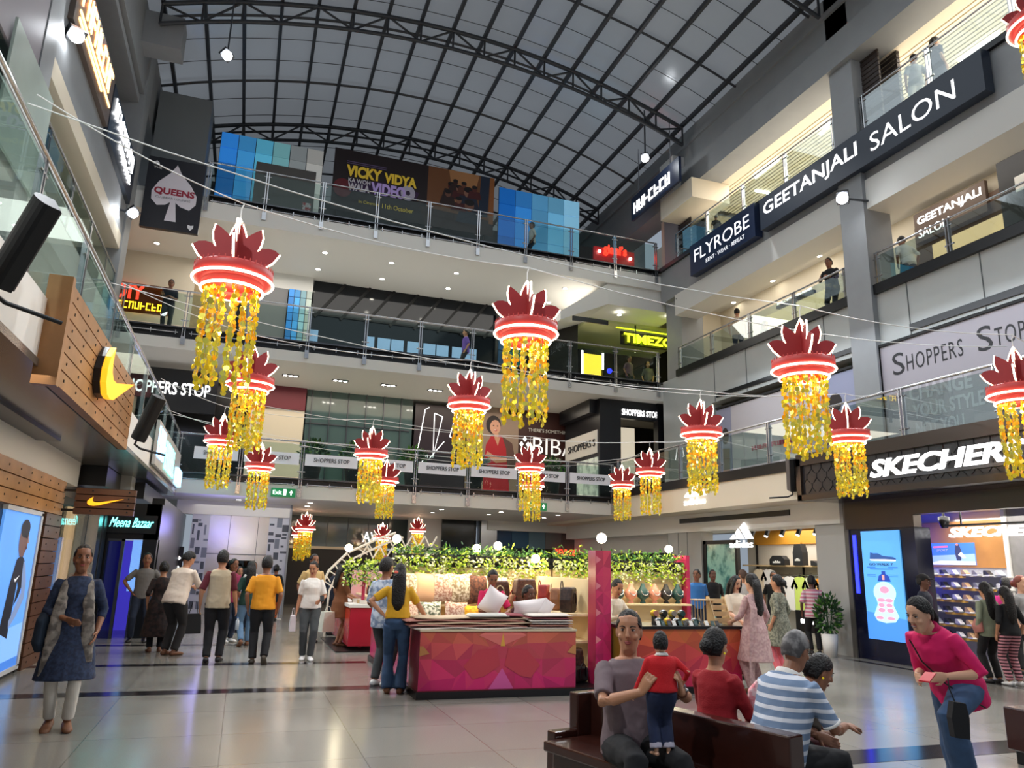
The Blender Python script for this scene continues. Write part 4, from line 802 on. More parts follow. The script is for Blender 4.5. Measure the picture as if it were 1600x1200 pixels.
def cable(pts, lab, sag=.03, r=.006):
    P = []
    for a, c in zip(pts[:-1], pts[1:]):
        a, c = Vector(a), Vector(c)
        for i in range(9):
            t = i/8; P.append(a.lerp(c, t)-ZU*(sag*(c-a).length*4*t*(1-t)))
    b = MB(); b.tube(P, r, 5); tag(b.build('lantern_cable', MATS['wire_white']), lab, 'cable', 'cables carrying the lanterns')
H = hooks
def ends(ids): ids = sorted(ids, key=lambda i: H[i].x); return ids
for ids, lab in (((0, 1), 'white cable carrying the largest lantern, from the left frosted panel'), ((4, 5), 'white cable over the lilac hoarding carrying the large right lantern'), ((3, 2), 'white cable carrying the lantern by the red-suited woman'), ((7, 6), 'white cable passing the right hoarding over the corner lantern'), ((8, 10), 'white cable before the green glass wall'), ((9, 11), 'white cable above the far white banners on the left'), ((12, 13), 'white cable before the BIBA wall'), ((16, 14), 'lowest white cable at the far right of the banner railing')):
    ids = ends(ids); y0, y1 = H[ids[0]], H[ids[-1]]
    pts = [(-1.9 if y0.z < 5.6 else -3.95, y0.y-.6, y0.z+.35)]+[H[i] for i in ids]+[(11.5 if y1.z < 5.4 else 13.3, y1.y+1.2, y1.z+.5)]
    cable(pts, lab)
# ================================================================ PLANTS
leafs = [mat('leaf_green', (84, 138, 46), .5), mat('leaf_lime', (196, 218, 70), .5), mat('leaf_dark', (36, 72, 34), .5), mat('blossom_pale', (226, 230, 190), .6)]
def leaf(b, p, d, L, w, mi):
    d = d.normalized(); s = d.orthogonal().normalized(); s.rotate(Matrix.Rotation(random.uniform(0, 6.28), 3, d)); u_ = d.cross(s)
    b.add([p, p+d*L*.5+s*w+u_*L*.08, p+d*L, p+d*L*.5-s*w+u_*L*.08], [(0, 1, 2, 3)], mi)
def bush(b, c, rx, ry, rz_, n, L, pick=(0, 0, 2, 2, 1)):
    for i in range(n):
        v = Vector((random.gauss(0, 1), random.gauss(0, 1), random.gauss(0, 1))).normalized(); r = random.uniform(.55, 1)
        p = Vector(c)+Vector((v.x*rx*r, v.y*ry*r, v.z*rz_*r)); leaf(b, p, v+ZU*.3, L*random.uniform(.6, 1.2), L*.3, random.choice(pick))
def potted(name, label, loc, pr_, ph, fh, fr, n, L, potm, pick=(0, 2, 2)):
    t = thing(name, label, 'plant', loc)
    b = MB(); b.lathe([(0, 0), (pr_*.75, 0), (pr_, ph), (pr_*.9, ph), (pr_*.85, ph-.04), (0, ph-.04)], n=20); b.build('pot', potm, t)
    b = MB()
    for k in range(5):
        a = k*1.26; b.tube([(0, 0, ph-.05), (fr*.3*math.cos(a), fr*.3*math.sin(a), ph+fh*.4), (fr*.5*math.cos(a), fr*.5*math.sin(a), ph+fh*.8)], .01, 5)
    b.build('stem', leafs[2], t)
    b = MB(); bush(b, (0, 0, ph+fh*.5), fr, fr, fh*.55, n, L, pick); b.build('foliage', leafs, t); return t
potted('potted_plant', 'dark leafy plant in a tall white pot beside the sportswear shop pillar', (11.85, 13.45, 0), .17, .46, .75, .24, 420, .11, white, (2, 2, 2, 0))
for x, lab in ((1.75, 'potted plant behind the far railing at the left, before the cream wall edge'), (3.0, 'potted plant behind the third railing banner'), (4.85, 'potted plant behind the far railing before the green glass wall'), (6.9, 'pink-flecked potted plant left of the red-suited woman poster'), (9.6, 'potted plant behind the far railing before the BIBA wall')):
    potted('potted_plant', lab, (x, 23.5, 3.93), .28, .5, .75, .42, 260, .16, blackm)
# ================================================================ LINEN KIOSK
def facets(o, ex, ey, w, h, nx, ny, seed, extra=(), top=(190, 98, 74), bot=(190, 24, 100)):
    rnd = random.Random(seed); ex, ey, o = Vector(ex).normalized(), Vector(ey).normalized(), Vector(o); b = MB(); P = {}
    for j in range(ny+1):
        for i in range(nx//2+1):
            x = i/nx; y = j/ny
            if 0 < i < nx/2: x += rnd.uniform(-.35, .35)/nx
            if 0 < j < ny: y += rnd.uniform(-.35, .35)/ny
            P[i, j] = (x, y); P[nx-i, j] = (1-x, y)
    for j in range(ny):
        for i in range(nx):
            a, c, d, e = P[i, j], P[i+1, j], P[i+1, j+1], P[i, j+1]
            ts = ((a, c, d), (a, d, e)) if (i < nx/2) == (j % 2 == 0) else ((a, c, e), (c, d, e))
            for t in ts:
                y = sum(p[1] for p in t)/3; k = rnd.uniform(-.10, .10)+y; k = max(0, min(1, k)); g = rnd.uniform(.93, 1.10)
                b.poly([o+ex*(p[0]*w)+ey*(p[1]*h) for p in t], 0, tuple(min(255, int((bot[q]*(1-k)+top[q]*k)*g)) for q in range(3)))
    nrm = ex.cross(ey)
    for i, (pts, c) in enumerate(extra): b.poly([o+ex*(x*w)+ey*(y*h)+nrm*(.001*(i+1)) for x, y in pts], 0, c)
    return b
kp = colattr('kiosk_print', .22)
EXTRA = [([(.43, 0), (.59, 0), (.515, .36)], (206, 86, 150)), ([(.36, .93), (.67, .93), (.63, .98), (.40, .98)], (226, 120, 110)), ([(.36, .93), (.51, .74), (.67, .93)], (214, 112, 104)), ([(.50, .74), (.515, .98), (.53, .74)], (216, 160, 70)),
         ([(.27, .40), (.36, .68), (.48, .70), (.50, .40), (.40, .22), (.33, .18)], (186, 62, 74)), ([(.76, .40), (.67, .68), (.55, .70), (.53, .40), (.63, .22), (.70, .18)], (186, 62, 74)), ([(0, .58), (.06, .62), (.02, .75), (0, .75)], (190, 130, 80)), ([(1, .58), (.94, .62), (.98, .75), (1, .75)], (190, 130, 80))]
base = mat('kiosk_base', (14, 13, 15), .3); core = mat('kiosk_side', (128, 40, 50), .3); shelfm = mat('kiosk_cream', (236, 214, 168), .5)
k = thing('display_counter', 'front counter of the linen kiosk with a pink and orange faceted print', 'counter', (2.28, 9.93, 0))
b = MB(); b.box(.0, 2.18, .03, .6, .09, .82); b.build('body', core, k); b = MB(); b.box(-.03, 2.7, -.02, .65, 0, .09); b.build('plinth', base, k)
facets((0, .028, .1), XR, ZU, 2.18, .72, 10, 4, 3, EXTRA).build('front_panel', kp, k); b = MB(); b.box(-.01, 2.19, .01, .61, .82, .845); b.build('counter_top', mat('top_cream', (206, 190, 160), .4), k)
k = thing('display_counter', 'left side counter of the linen kiosk behind the woman in yellow', 'counter', (2.3, 10.6, 0))
b = MB(); b.box(0, .5, 0, 3.3, .09, .82); b.build('body', core, k); b = MB(); b.box(-.03, .52, 0, 3.32, 0, .09); b.build('plinth', base, k)
facets((-.003, 3.3, .1), NY, ZU, 3.3, .72, 10, 4, 8).build('side_panel', kp, k); b = MB(); b.box(-.01, .51, 0, 3.31, .82, .845); b.build('counter_top', MATS['top_cream'], k)
pk = facets((4.85, 10.14, .08), XR, ZU, .24, 1.84, 2, 10, 5, [([(0, .1+i*.2), (.35, .13+i*.2), (0, .16+i*.2)], (226, 130, 140)) for i in range(5)], (196, 70, 90), (190, 30, 100)); pk.box(4.85, 5.09, 10.145, 10.4, .08, 1.92, 0, (170, 40, 80)); pk.box(4.84, 5.1, 10.13, 10.42, 0, .08, 0, (14, 13, 15))
tag(pk.build('kiosk_post', kp), 'tall pink printed post at the right corner of the linen kiosk', 'post')
# kiosk interior: back wall, return wall with shelf
k = thing('display_unit', 'cream back wall and shelves of the linen kiosk under the hanging foliage', 'display unit', (2.55, 13.2, 0))
b = MB(); b.box(0, 2.85, 0, .1, 0, 1.62); b.build('back_panel', shelfm, k)
for z, y0 in ((.62, -.45), (1.0, -.28)): b = MB(); b.box(0, 2.6, y0, 0, z-.03, z); b.build('shelf', shelfm, k)
b = MB(); b.box(2.5, 2.6, -2.6, 0, 0, 1.5); b.build('return_wall', shelfm, k)
for z, x0 in ((1.0, 2.1), (.62, 2.2)): b = MB(); b.box(x0, 2.5, -2.5, -.45, z-.035, z); b.build('shelf', shelfm, k)
b = MB(); b.box(-.02, 2.9, -.02, .3, 1.62, 1.70); b.build('light_rail', blackm, k)
area('kiosk_light', (4.0, 12.85, 1.6), 2.6, .15, 15, (1, .8, .5), (math.radians(-25), 0, 0)); area('kiosk_light', (5.3, 12.6, 2.25), 5.4, .1, 30, (1, .86, .6), (math.radians(35), 0, 0))
area('kiosk_light', (6.8, 12.85, 1.6), 2.6, .15, 15, (1, .8, .5), (math.radians(-25), 0, 0))
k2 = thing('display_unit', 'cream back wall of the jewellery kiosk under the hanging foliage', 'display unit', (5.45, 13.2, 0))
b = MB(); b.box(0, 2.7, 0, .1, 0, 1.62); b.build('back_panel', shelfm, k2); b = MB(); b.box(0, 2.7, -.35, 0, 1.02, 1.05); b.build('shelf', shelfm, k2); b = MB(); b.box(-.02, 2.72, -.02, .3, 1.62, 1.70); b.build('light_rail', blackm, k2)
b = MB(); b.box(2.72, 2.8, -.15, .3, 0, 1.95); b.build('end_post', mat('kiosk_pink', (190, 50, 90), .35), k2)
for i, (x0, x1) in enumerate(((2.5, 3.9), (3.95, 5.35), (5.42, 6.8), (6.82, 8.2))):
    t = thing('hanging_planter', '%s foliage trough from the left along the top of the kiosk wall' % ORD[i], 'plant', (x0, 13.25, 1.70), 0, 'foliage troughs on the kiosk wall'); w_ = x1-x0
    b = MB(); b.box(0, w_, -.1, .2, 0, .12); b.build('trough', blackm, t); b = MB(); random.seed(40+i)
    for j in range(int(w_/.075)):
        x = .04+j*.075+random.uniform(-.04, .04); L = random.uniform(.28, .48); white_ = random.random() < .4
        for q in range(30): leaf(b, Vector((x+random.gauss(0, .035), -.14+random.gauss(0, .03), .1-L*q/30)), Vector((random.gauss(0, 1), -.6, random.gauss(-.4, .7))), random.uniform(.05, .09), .022, random.choice((3, 3, 3, 1) if white_ else (1, 1, 1, 1, 0, 3)))
    for q in range(int(260*w_)): leaf(b, Vector((random.uniform(0, w_), random.uniform(-.15, .2), .12+abs(random.gauss(0, .07)))), Vector((random.gauss(0, 1), random.gauss(0, 1), random.uniform(0, 1.4))), random.uniform(.06, .11), .018, random.choice((0, 0, 2, 2, 1)))
    b.build('foliage', leafs, t)
t = thing('hanging_planter', 'short foliage trough further back, left of the woman in yellow', 'plant', (1.95, 15.6, 1.5)); b = MB(); b.box(0, .85, 0, .2, 0, .1); b.build('trough', blackm, t); b = MB(); random.seed(9)
for q in range(520): leaf(b, Vector((random.uniform(0, .85), -.08+random.gauss(0, .04), random.uniform(-.28, .2))), Vector((random.gauss(0, 1), -.6, random.gauss(-.2, .7))), .08, .02, random.choice((0, 1, 1, 3)))
b.build('foliage', leafs, t); b = MB(); b.box(.4, .46, .05, .1, -1.5, 0); b.box(.8, .85, .05, .1, -1.5, .3); b.build('post', mat('kiosk_pink', (190, 50, 90), .35), t)
bulb = mat('bulb_warm', (255, 240, 205), emit=22)
for i, (u, v, y) in enumerate(((545, 856, 15.6), (620, 842, 13.3), (745, 857, 13.3), (778, 853, 13.3), (940, 841, 10.3), (1045, 858, 13.3), (837, 873, 13.0), (1083, 865, 13.0))):
    if i == 7: continue
    p = at(u, v, y=y); t = thing('globe_lamp', '%s warm globe lamp from the left above the kiosk foliage' % ORD[[0, 1, 2, 3, 5, 6, 4][i]], 'lamp', p, 0, 'globe lamps on the kiosk')
    b = MB(); b.ball((0, 0, 0), .075, n=16); b.build('globe', bulb, t); b = MB(); b.tube([(0, 0, -.07), (0, 0, -(p.z-1.9) if p.z > 2 else -.12)], .012, 6); b.build('stem', blackm, t); point('globe_glow', (0, -.12, 0), 5, (1, .85, .6), .08, t)
# cushions
fab = {'floral': mat('floral_fabric', (226, 214, 190), .8, c2=(150, 128, 96), vscale=26), 'leafy': mat('leafy_fabric', (232, 228, 208), .8, c2=(96, 104, 80), vscale=22), 'peach': mat('peach_fabric', (226, 180, 140), .8), 'brown': mat('brown_fabric', (112, 66, 46), .8, c2=(70, 40, 30), vscale=24), 'rose': mat('rose_fabric', (222, 200, 180), .8, c2=(170, 120, 100), vscale=30), 'yellow': mat('yellow_fabric', (238, 186, 30), .8, c2=(210, 140, 20), vscale=18), 'cream': mat('cream_fabric', (232, 216, 170), .8)}
def cushion_mesh(w, h, d):
    b = MB(); n = 10; vs = []; fs = []
    for s in (1, -1):
        for j in range(n+1):
            for i in range(n+1):
                x, z = i/n*2-1, j/n*2-1; e = max(0, (1-x*x))*max(0, (1-z*z)); pin = 1-.08*(1-abs(x))*abs(z)**2*1; pz = 1-.08*(1-abs(z))*abs(x)**2
                vs.append((x*w/2*pz, s*d/2*e**.5, z*h/2*pin))
    m = (n+1)**2
    for s in (0, 1):
        for j in range(n):
            for i in range(n):
                q = (s*m+j*(n+1)+i, s*m+j*(n+1)+i+1, s*m+(j+1)*(n+1)+i+1, s*m+(j+1)*(n+1)+i); fs.append(q if s else q[::-1])
    return b.add(vs, fs, 0, None, True)
for i, (x, z, f, lab) in enumerate(((2.75, 1.24, 'floral', 'pale floral cushion at the left end of the back row'), (3.03, 1.24, 'peach', 'plain peach cushion in the back row'), (3.33, 1.24, 'rose', 'rose-patterned cushion in the back row'), (3.63, 1.24, 'floral', 'floral cushion in the back row beside the brown one'), (3.95, 1.22, 'brown', 'dark brown patterned cushion in the back row'), (4.24, 1.2, 'cream', 'plain cream cushion at the right end of the back row'))):
    o = cushion_mesh(.42, .5, .14).build('cushion', fab[f]); o.location = (x, 13.0-.02*i, z+.03); o.rotation_euler = (math.radians(-10), random.uniform(-.08, .08), 0); tag(o, lab, 'cushion', 'cushions on the kiosk shelves')
for i, (x, z, f, lab) in enumerate(((2.7, .85, 'rose', 'rose cushion at the left of the front row'), (3.06, .85, 'leafy', 'leaf-patterned cushion in the front row'), (3.5, .85, 'rose', 'large rose cushion in the front row'), (3.8, .8, 'yellow', 'bright yellow cushion beside the saleswoman'), (2.78, .74, 'cream', 'plain cream bolster in front of the leaf-patterned cushion'))):
    o = cushion_mesh(.4, .42 if i < 4 else .22, .15).build('cushion', fab[f]); o.location = (x, 12.78-.03*i-(.12 if i == 4 else 0), z); o.rotation_euler = (math.radians(-14), random.uniform(-.12, .12), 0); tag(o, lab, 'cushion', 'cushions on the kiosk shelves')
# folded linen on the counter
rnd = random.Random(11); linens = [mat('linen_white', (214, 204, 194), .85), mat('linen_rose', (176, 120, 108), .85), mat('linen_beige', (196, 172, 142), .85), mat('linen_plum', (128, 60, 66), .85), mat('linen_grey', (150, 142, 138), .85, c2=(190, 180, 172), vscale=40)]
def sheet_fold(x0, x1, y0, y1, z, h, m, lab, grp, wav=.012):
    b = MB(); n = 14; vs = []; fs = []
    for s in (0, 1):
        for j in range(5):
            for i in range(n+1):
                x = x0+(x1-x0)*i/n; y = y0+(y1-y0)*j/4; e = 1 if 0 < i < n and 0 < j < 4 else .35
                vs.append((x, y, z+(h*e if s else 0)+wav*math.sin(x*7+z*90)*.6))
    m0 = (n+1)*5
    for s in (0, 1):
        for j in range(4):
            for i in range(n):
                q = (s*m0+j*(n+1)+i, s*m0+j*(n+1)+i+1, s*m0+(j+1)*(n+1)+i+1, s*m0+(j+1)*(n+1)+i); fs.append(q if s else q[::-1])
    loop = [i for i in range(n+1)]+[j*(n+1)+n for j in range(1, 5)]+[4*(n+1)+i for i in range(n-1, -1, -1)]+[j*(n+1) for j in range(3, 0, -1)]
    for a, c in zip(loop, loop[1:]+loop[:1]): fs.append((a, c, m0+c, m0+a))
    b.add(vs, fs, 0, None, True); return tag(b.build('folded_sheet', m), lab, 'folded cloth', grp)
z = .85
for i, (m, dx) in enumerate(((0, 0), (1, -.06), (2, .05), (1, -.1), (2, .02))):
    sheet_fold(2.2+dx, 3.78+dx*.5, 9.95+.02*i, 10.5, z, .028, linens[m], '%s sheet up in the wide flat pile on the linen counter' % ORD[i], 'folded sheets in the wide pile'); z += .030
z = .85
for i, m in enumerate((0, 1, 4, 0, 3, 0)):
    sheet_fold(3.80+rnd.uniform(-.02, .02), 4.42, 9.97, 10.45, z, .03, linens[m], '%s sheet up in the narrow pile at the right of the linen counter' % ORD[i], 'folded sheets in the narrow pile', .004); z += .032
sheet_fold(2.95, 3.5, 10.0, 10.3, 1.0, .04, mat('pack_grey', (186, 184, 176), .3), 'flat clear packet lying on the wide pile of sheets', None, .003)
sheet_fold(3.35, 3.75, 10.02, 10.4, 1.0, .03, linens[3], 'small plum cloth on top of the wide pile of sheets', None)
pw = mat('pillow_white', (236, 228, 228), .8)
for (p, s, r, lab) in (((3.42, 10.5, 1.17), (.34, .36, .18), (.2, .5, .2), 'upright white pillow held by the saleswoman'), ((3.92, 10.35, 1.11), (.5, .22, .2), (.3, -.12, 0), 'white pillow lying on the counter to the right of the saleswoman'), ((4.15, 10.3, 1.1), (.2, .24, .12), (.3, .5, .3), 'corner of a white pillow leaning on the narrow pile')):
    o = cushion_mesh(*s).build('pillow', pw); o.location = p; o.rotation_euler = r; tag(o, lab, 'pillow')
# handbags
brown = [mat('bag_brown', (98, 62, 46), .5, c2=(70, 42, 32), vscale=30), mat('bag_tan', (146, 98, 66), .5, var=.2, vscale=20), mat('bag_red', (150, 40, 36), .5, var=.2), mat('bag_dark', (60, 40, 34), .5, c2=(40, 26, 22), vscale=28), mat('bag_black', (20, 18, 18), .5)]
ropem = mat('rope_cream', (220, 200, 160), .7)
def handbag(label, loc, w, h, d, m, rz=0, hm=None):
    t = thing('handbag', label, 'handbag', loc, rz, 'handbags on the kiosk shelves'); b = MB(); n = 8
    prof = [(-.42, 0), (.42, 0), (.5, .5), (.40, 1), (-.40, 1), (-.5, .5)]
    b.slab([(x*w, y*h) for x, y in prof], (0, d/2, 0), (1, 0, 0), (0, 0, 1), d); o = b.build('body', m, t); mo = o.modifiers.new('bevel', 'BEVEL'); mo.width = .035; mo.segments = 3
    for s in (0, 1):
        b = MB(); b.tube([(w*.22*math.cos(a), -d/2-.005 if s == 0 else d/2+.005, h*(.8 if s else .35)+w*.42*math.sin(a)*1.1) for a in [math.pi*i/10 for i in range(11)]], .009, 6); b.build('handle', hm or m, t)
    return t
handbag('large brown bag on the kiosk shelf with a cream rope handle', (5.0-.35, 12.55, 1.0), .44, .46, .18, brown[0], .2, ropem); handbag('reddish brown bag second on the right kiosk shelf', (4.84, 12.1, 1.0), .3, .38, .16, brown[2], .9, brown[2])
handbag('tan quilted bag in the middle of the right kiosk shelf', (4.84, 11.6, 1.0), .3, .34, .16, brown[1], 1.0, ropem); handbag('wide dark brown bag nearest the pink post', (4.84, 11.1, 1.0), .36, .37, .2, brown[3], .9); handbag('dark patterned bag beside the saleswoman with a rope handle', (4.25, 12.75, 1.0), .4, .42, .15, brown[0], 0, ropem)
handbag('red-trimmed small bag next to the saleswoman', (4.45, 12.5, 1.0), .22, .2, .1, brown[1], .3, brown[2]); handbag('brown woven bag standing on the floor inside the linen kiosk', (4.82, 10.75, .09), .34, .42, .2, brown[0], 1.2, brown[4]); handbag('black bag lying on the floor inside the linen kiosk', (4.7, 10.45, .09), .4, .2, .2, brown[4], .6)
handbag('tan bag on the lower shelf of the linen kiosk', (4.6, 12.3, .62), .34, .3, .15, brown[1], .5)
# ================================================================ JEWELLERY KIOSK
k = thing('display_counter', 'jewellery kiosk counter with orange-pink faceted print and black top', 'counter', (5.15, 9.75, 0))
b = MB(); b.box(0, 1.85, .03, .7, .09, .86); b.build('body', mat('kiosk_olive', (150, 116, 44), .3), k); b = MB(); b.box(-.02, 1.87, 0, .72, 0, .09); b.build('plinth', base, k)
facets((0, .026, .09), XR, ZU, 1.85, .77, 8, 4, 12, (), (206, 110, 60), (186, 26, 80)).build('front_panel', kp, k); b = MB(); b.box(-.02, 1.88, .0, .72, .86, .9); b.build('counter_top', black, k)
b = MB(); b.slab([(0, 0), (.66, 0), (.66, .77), (0, .77)], (1.853, .03, .09), YL, ZU, .004); b.build('end_panel', MATS['kiosk_pink'], k)
def bust(label, loc, m, s=1):
    t = thing('necklace_bust', label, 'jewellery display', loc, 0, 'necklace busts on the jewellery shelf'); t.scale = (s,)*3
    b = MB(); b.lathe([(.06, 0), (.05, .02), (.03, .06), (.11, .12), (.12, .2), (.06, .28), (.035, .34), (.03, .36), (0, .36)], n=14); b.build('bust', m, t)
    b = MB(); b.tube([(.075*math.cos(a), -.07-.05*abs(math.sin(a))*.9, .24+.09*math.sin(a)) for a in [math.pi+math.pi*i/12 for i in range(13)]], .008, 5); b.build('necklace', steel, t)
bm = [mat('bust_teal', (24, 66, 66), .6), mat('bust_rose', (196, 130, 110), .6), mat('bust_black', (24, 24, 28), .6), mat('bust_grey', (150, 140, 132), .6)]
for i, (x, mi) in enumerate(((6.15, 3), (6.4, 1), (6.68, 0), (6.95, 1), (7.2, 0), (7.45, 1), (7.7, 2), (7.95, 0))): bust('%s necklace bust from the left on the jewellery kiosk shelf' % ORD[i], (x, 13.02, 1.05), bm[mi])
t = thing('dowel_rack', 'pale wooden dowel rack standing on the jewellery counter', 'display rack', (6.5, 10.1, .9)); pwood = mat('pale_wood', (206, 176, 130), .5)
b = MB(); b.box(0, .3, 0, .2, 0, .02); b.build('foot', pwood, t); b = MB(); b.box(0, .3, 0, .2, .34, .355); b.build('top', pwood, t)
for i in range(6):
    for j in (.02, .18): b = MB(); b.tube([(.02+i*.052, j, .02), (.02+i*.052, j, .34)], .006, 6); b.build('dowel', pwood, t)
t = thing('slatted_rack', 'stepped pale wooden rack with earrings by the woman in the black waistcoat', 'display rack', (6.72, 9.95, .9))
for x in (0, .27): b = MB(); b.slab([(0, 0), (.25, 0), (.25, .4), (.18, .4)], (x, 0, 0), YL, ZU, .012); b.build('side', pwood, t)
for j in range(4): b = MB(); b.box(0, .28, .02+j*.055, .03+j*.055, .03+j*.09, .10+j*.09); b.build('slat', pwood, t)
for i in range(9):
    x = 5.75+(i % 5)*.15+.05*(i//5); y = 9.95+.2*(i//5); t = thing('bangle_roll', '%s bangle roll on the jewellery counter, counted from the left' % ORD[i], 'jewellery display', (x, y, .9), 0, 'bangle rolls on the jewellery counter')
    b = MB(); b.tube([(0, -.06, .05+.1*(i//5)), (0, .06, .05+.1*(i//5))], .04, 10); b.build('roll', bm[i % 4], t); b = MB(); b.box(-.02, .02, -.05, .05, 0, .03+.1*(i//5)); b.build('foot', blackm, t)
    for q in (-.03, 0, .03): b = MB(); b.lathe([(.044, -.006), (.05, 0), (.044, .006)], n=12); o = b.build('bangle', (steel, goldm)[i % 2], t); o.rotation_euler = (math.pi/2, 0, 0); o.location = (0, q, .05+.1*(i//5))
for i in range(12):
    b = MB(); x = 5.65+.09*i; b.slab([(0, 0), (.06, 0), (.06, .08), (0, .08)], (x, 9.82+.02*(i % 2), .902), XR, Vector((0, .5, .8)), .004); o = b.build('earring_card', (white, bm[0], bm[2])[i % 3]); tag(o, '%s earring card from the left along the front of the jewellery counter' % ORD[i], 'earring card', 'earring cards on the jewellery counter')
    b = MB(); b.ball((x+.02, 9.84+.02*(i % 2), .93), .008, n=6); b.ball((x+.04, 9.84+.02*(i % 2), .93), .008, n=6); b.build('earrings', steel, o)
# ================================================================ FAR LEFT KIOSK
k = thing('display_counter', 'red counter of the snack kiosk behind the woman in the brown dress', 'counter', (2.1, 15.3, 0))
b = MB(); b.box(0, .7, 0, 2.6, .09, .8); b.build('body', mat('kiosk_red', (176, 30, 52), .3), k); b = MB(); b.box(-.25, .75, -.2, 2.65, 0, .02); b.build('plinth', base, k); facets((-.003, 2.6, .09), NY, ZU, 2.6, .7, 8, 3, 21, (), (200, 70, 40), (180, 20, 60)).build('side_panel', kp, k); b = MB(); b.box(-.03, .73, -.03, 2.62, .8, .86); b.build('counter_top', white, k)
rnd = random.Random(2)
for i in range(8):
    b = MB(); x, y = 2.2+.25*(i % 2)+rnd.uniform(0, .1), 15.4+.28*(i//2); b.box(x, x+.18, y, y+.14, .86, .93); tag(b.build('goods_box', rnd.choice((linens[0], linens[1], pwood))), '%s small goods box from the front on the snack kiosk counter' % ORD[i], 'box', 'small boxes on the snack kiosk counter')
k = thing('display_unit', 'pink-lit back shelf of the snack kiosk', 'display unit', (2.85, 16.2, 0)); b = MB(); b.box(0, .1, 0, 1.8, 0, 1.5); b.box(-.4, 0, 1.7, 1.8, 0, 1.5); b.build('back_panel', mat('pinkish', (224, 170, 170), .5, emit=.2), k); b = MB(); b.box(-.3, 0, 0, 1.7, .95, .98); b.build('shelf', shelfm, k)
for i in range(7):
    b = MB(); b.lathe([(.03, 0), (.035, .1), (.02, .16), (.02, .19), (0, .19)], c=(2.68, 16.3+i*.2, .98), n=10); tag(b.build('bottle', (bm[2], bm[1], white)[i % 3]), '%s bottle from the front on the snack kiosk shelf' % ORD[i], 'bottle', 'bottles on the snack kiosk shelf')
t = thing('lattice_arch', 'white curved lattice arch behind the kiosks, left of the foliage', 'arch', (0, 18, 0)); cr = mat('arch_white', (240, 232, 214), .5, emit=.15)
pts = [Vector((1.75, 0, 0)), Vector((1.78, 0, 1.1)), Vector((1.92, 0, 1.45)), Vector((2.3, 0, 1.85)), Vector((3.0, 0, 2.2)), Vector((3.4, 0, 2.35))]
b = MB(); b.tube(pts, .03, 6); b.build('outer_rib', cr, t); inn = [p+Vector((.18, 0, -.1)) for p in pts]; b = MB(); b.tube(inn, .025, 6); b.build('inner_rib', cr, t)
b = MB()
for i in range(9):
    a = pts[1].lerp(pts[2], i/3) if i < 3 else pts[2].lerp(pts[3], (i-3)/3) if i < 6 else pts[3].lerp(pts[4], (i-6)/3); b.tube([a, a+Vector((.24 if i % 2 else .1, 0, -.14))], .014, 5)
b.build('lattice', cr, t)
for i in range(6):
    x = 2.6+i*.3; b = MB(); b.bar((x, 0, 1.75), (x+.3, 0, 2.3), .03); b.bar((x+.3, 0, 1.75), (x, 0, 2.3), .03); b.build('lattice', cr, t)
# ================================================================ SPORTSWEAR SHOP
t = thing('shop_shelf', 'long shelf on the back wall of the sportswear shop', 'shelf', (15.6, 14.4, 0)); b = MB(); b.box(0, .6, 0, 7.1, 1.86, 1.9); b.build('board', pwood, t)
for y in (.1, 2.4, 4.8, 7.0): b = MB(); b.box(.5, .56, y, y+.04, 0, 2.6); b.build('upright', black, t)
b = MB(); b.tube([(.15, 0, 1.62), (.15, 7.1, 1.62)], .02, 6); b.build('rail', steel, t)
def garment(label, y, z, m, L=.7, w=.46, slv=True):
    g = thing('hanging_shirt', label, 'garment', (15.72, y, z), 0, 'garments hung in the sportswear shop'); b = MB()
    P = [(-w/2, -L), (w/2, -L), (w*.46, -.2), (w*.72, -.36), (w*.86, -.28), (w*.5, -.03), (w*.16, .03), (0, -.02), (-w*.16, .03), (-w*.5, -.03), (-w*.86, -.28), (-w*.72, -.36), (-w*.46, -.2)] if slv else [(-w/2, -L), (w/2, -L), (w*.45, 0), (-w*.45, 0)]
    b.slab(P, (0, 0, 0), NY, ZU, .06); b.build('cloth', m, g); b = MB(); b.tube([(-.03, -w*.4, -.01), (-.03, 0, .06), (-.03, w*.4, -.01)], .008, 5); b.tube([(-.03, 0, .06), (-.03, 0, .1), (0, 0, .13)], .005, 5); b.build('hanger', black, g)
gc = [('cream', (232, 214, 186)), ('white', (236, 232, 226)), ('blush', (226, 196, 176)), ('white', (240, 238, 234)), ('lime', (206, 226, 110)), ('mint', (216, 226, 190)), ('orange', (246, 150, 40)), ('white', (232, 228, 224))]
for i, (n_, c) in enumerate(gc): garment('%s %s shirt from the left hanging in the sportswear shop' % (ORD[i], n_), 20.75-i*.47, (1.55 if i not in (0, 1, 7) else 1.75), mat('cloth_%d' % i, c, .8), .95 if i in (3, 4, 5) else .7)
for i, (y, w_, h) in enumerate(((19.7, .7, .28), (18.75, .42, .62), (18.05, .34, .14), (17.6, .34, .14))):
    q = thing('sports_bag' if i < 2 else 'sports_shoe', ('black duffel bag', 'black backpack', 'dark trainer, left of two', 'dark trainer, right of two')[i]+' on the sportswear shop shelf', 'bag' if i < 2 else 'shoe', (15.75, y, 1.9)); b = MB()
    b.slab([(-w_/2, 0), (w_/2, 0), (w_*.5, h*.6), (w_*.3, h), (-w_*.3, h), (-w_*.5, h*.6)] if i < 2 else [(-w_/2, 0), (w_/2, 0), (w_*.5, h*.4), (w_*.1, h*.6), (-w_*.2, h), (-w_*.5, h)], (0, 0, 0), NY, ZU, .2); b.build('body', blackm, q)
    if i < 2: text('adidas', 'lettering', white, (-.205, w_*.25, h*.2), NY, ZU, w_*.5, .08, q)
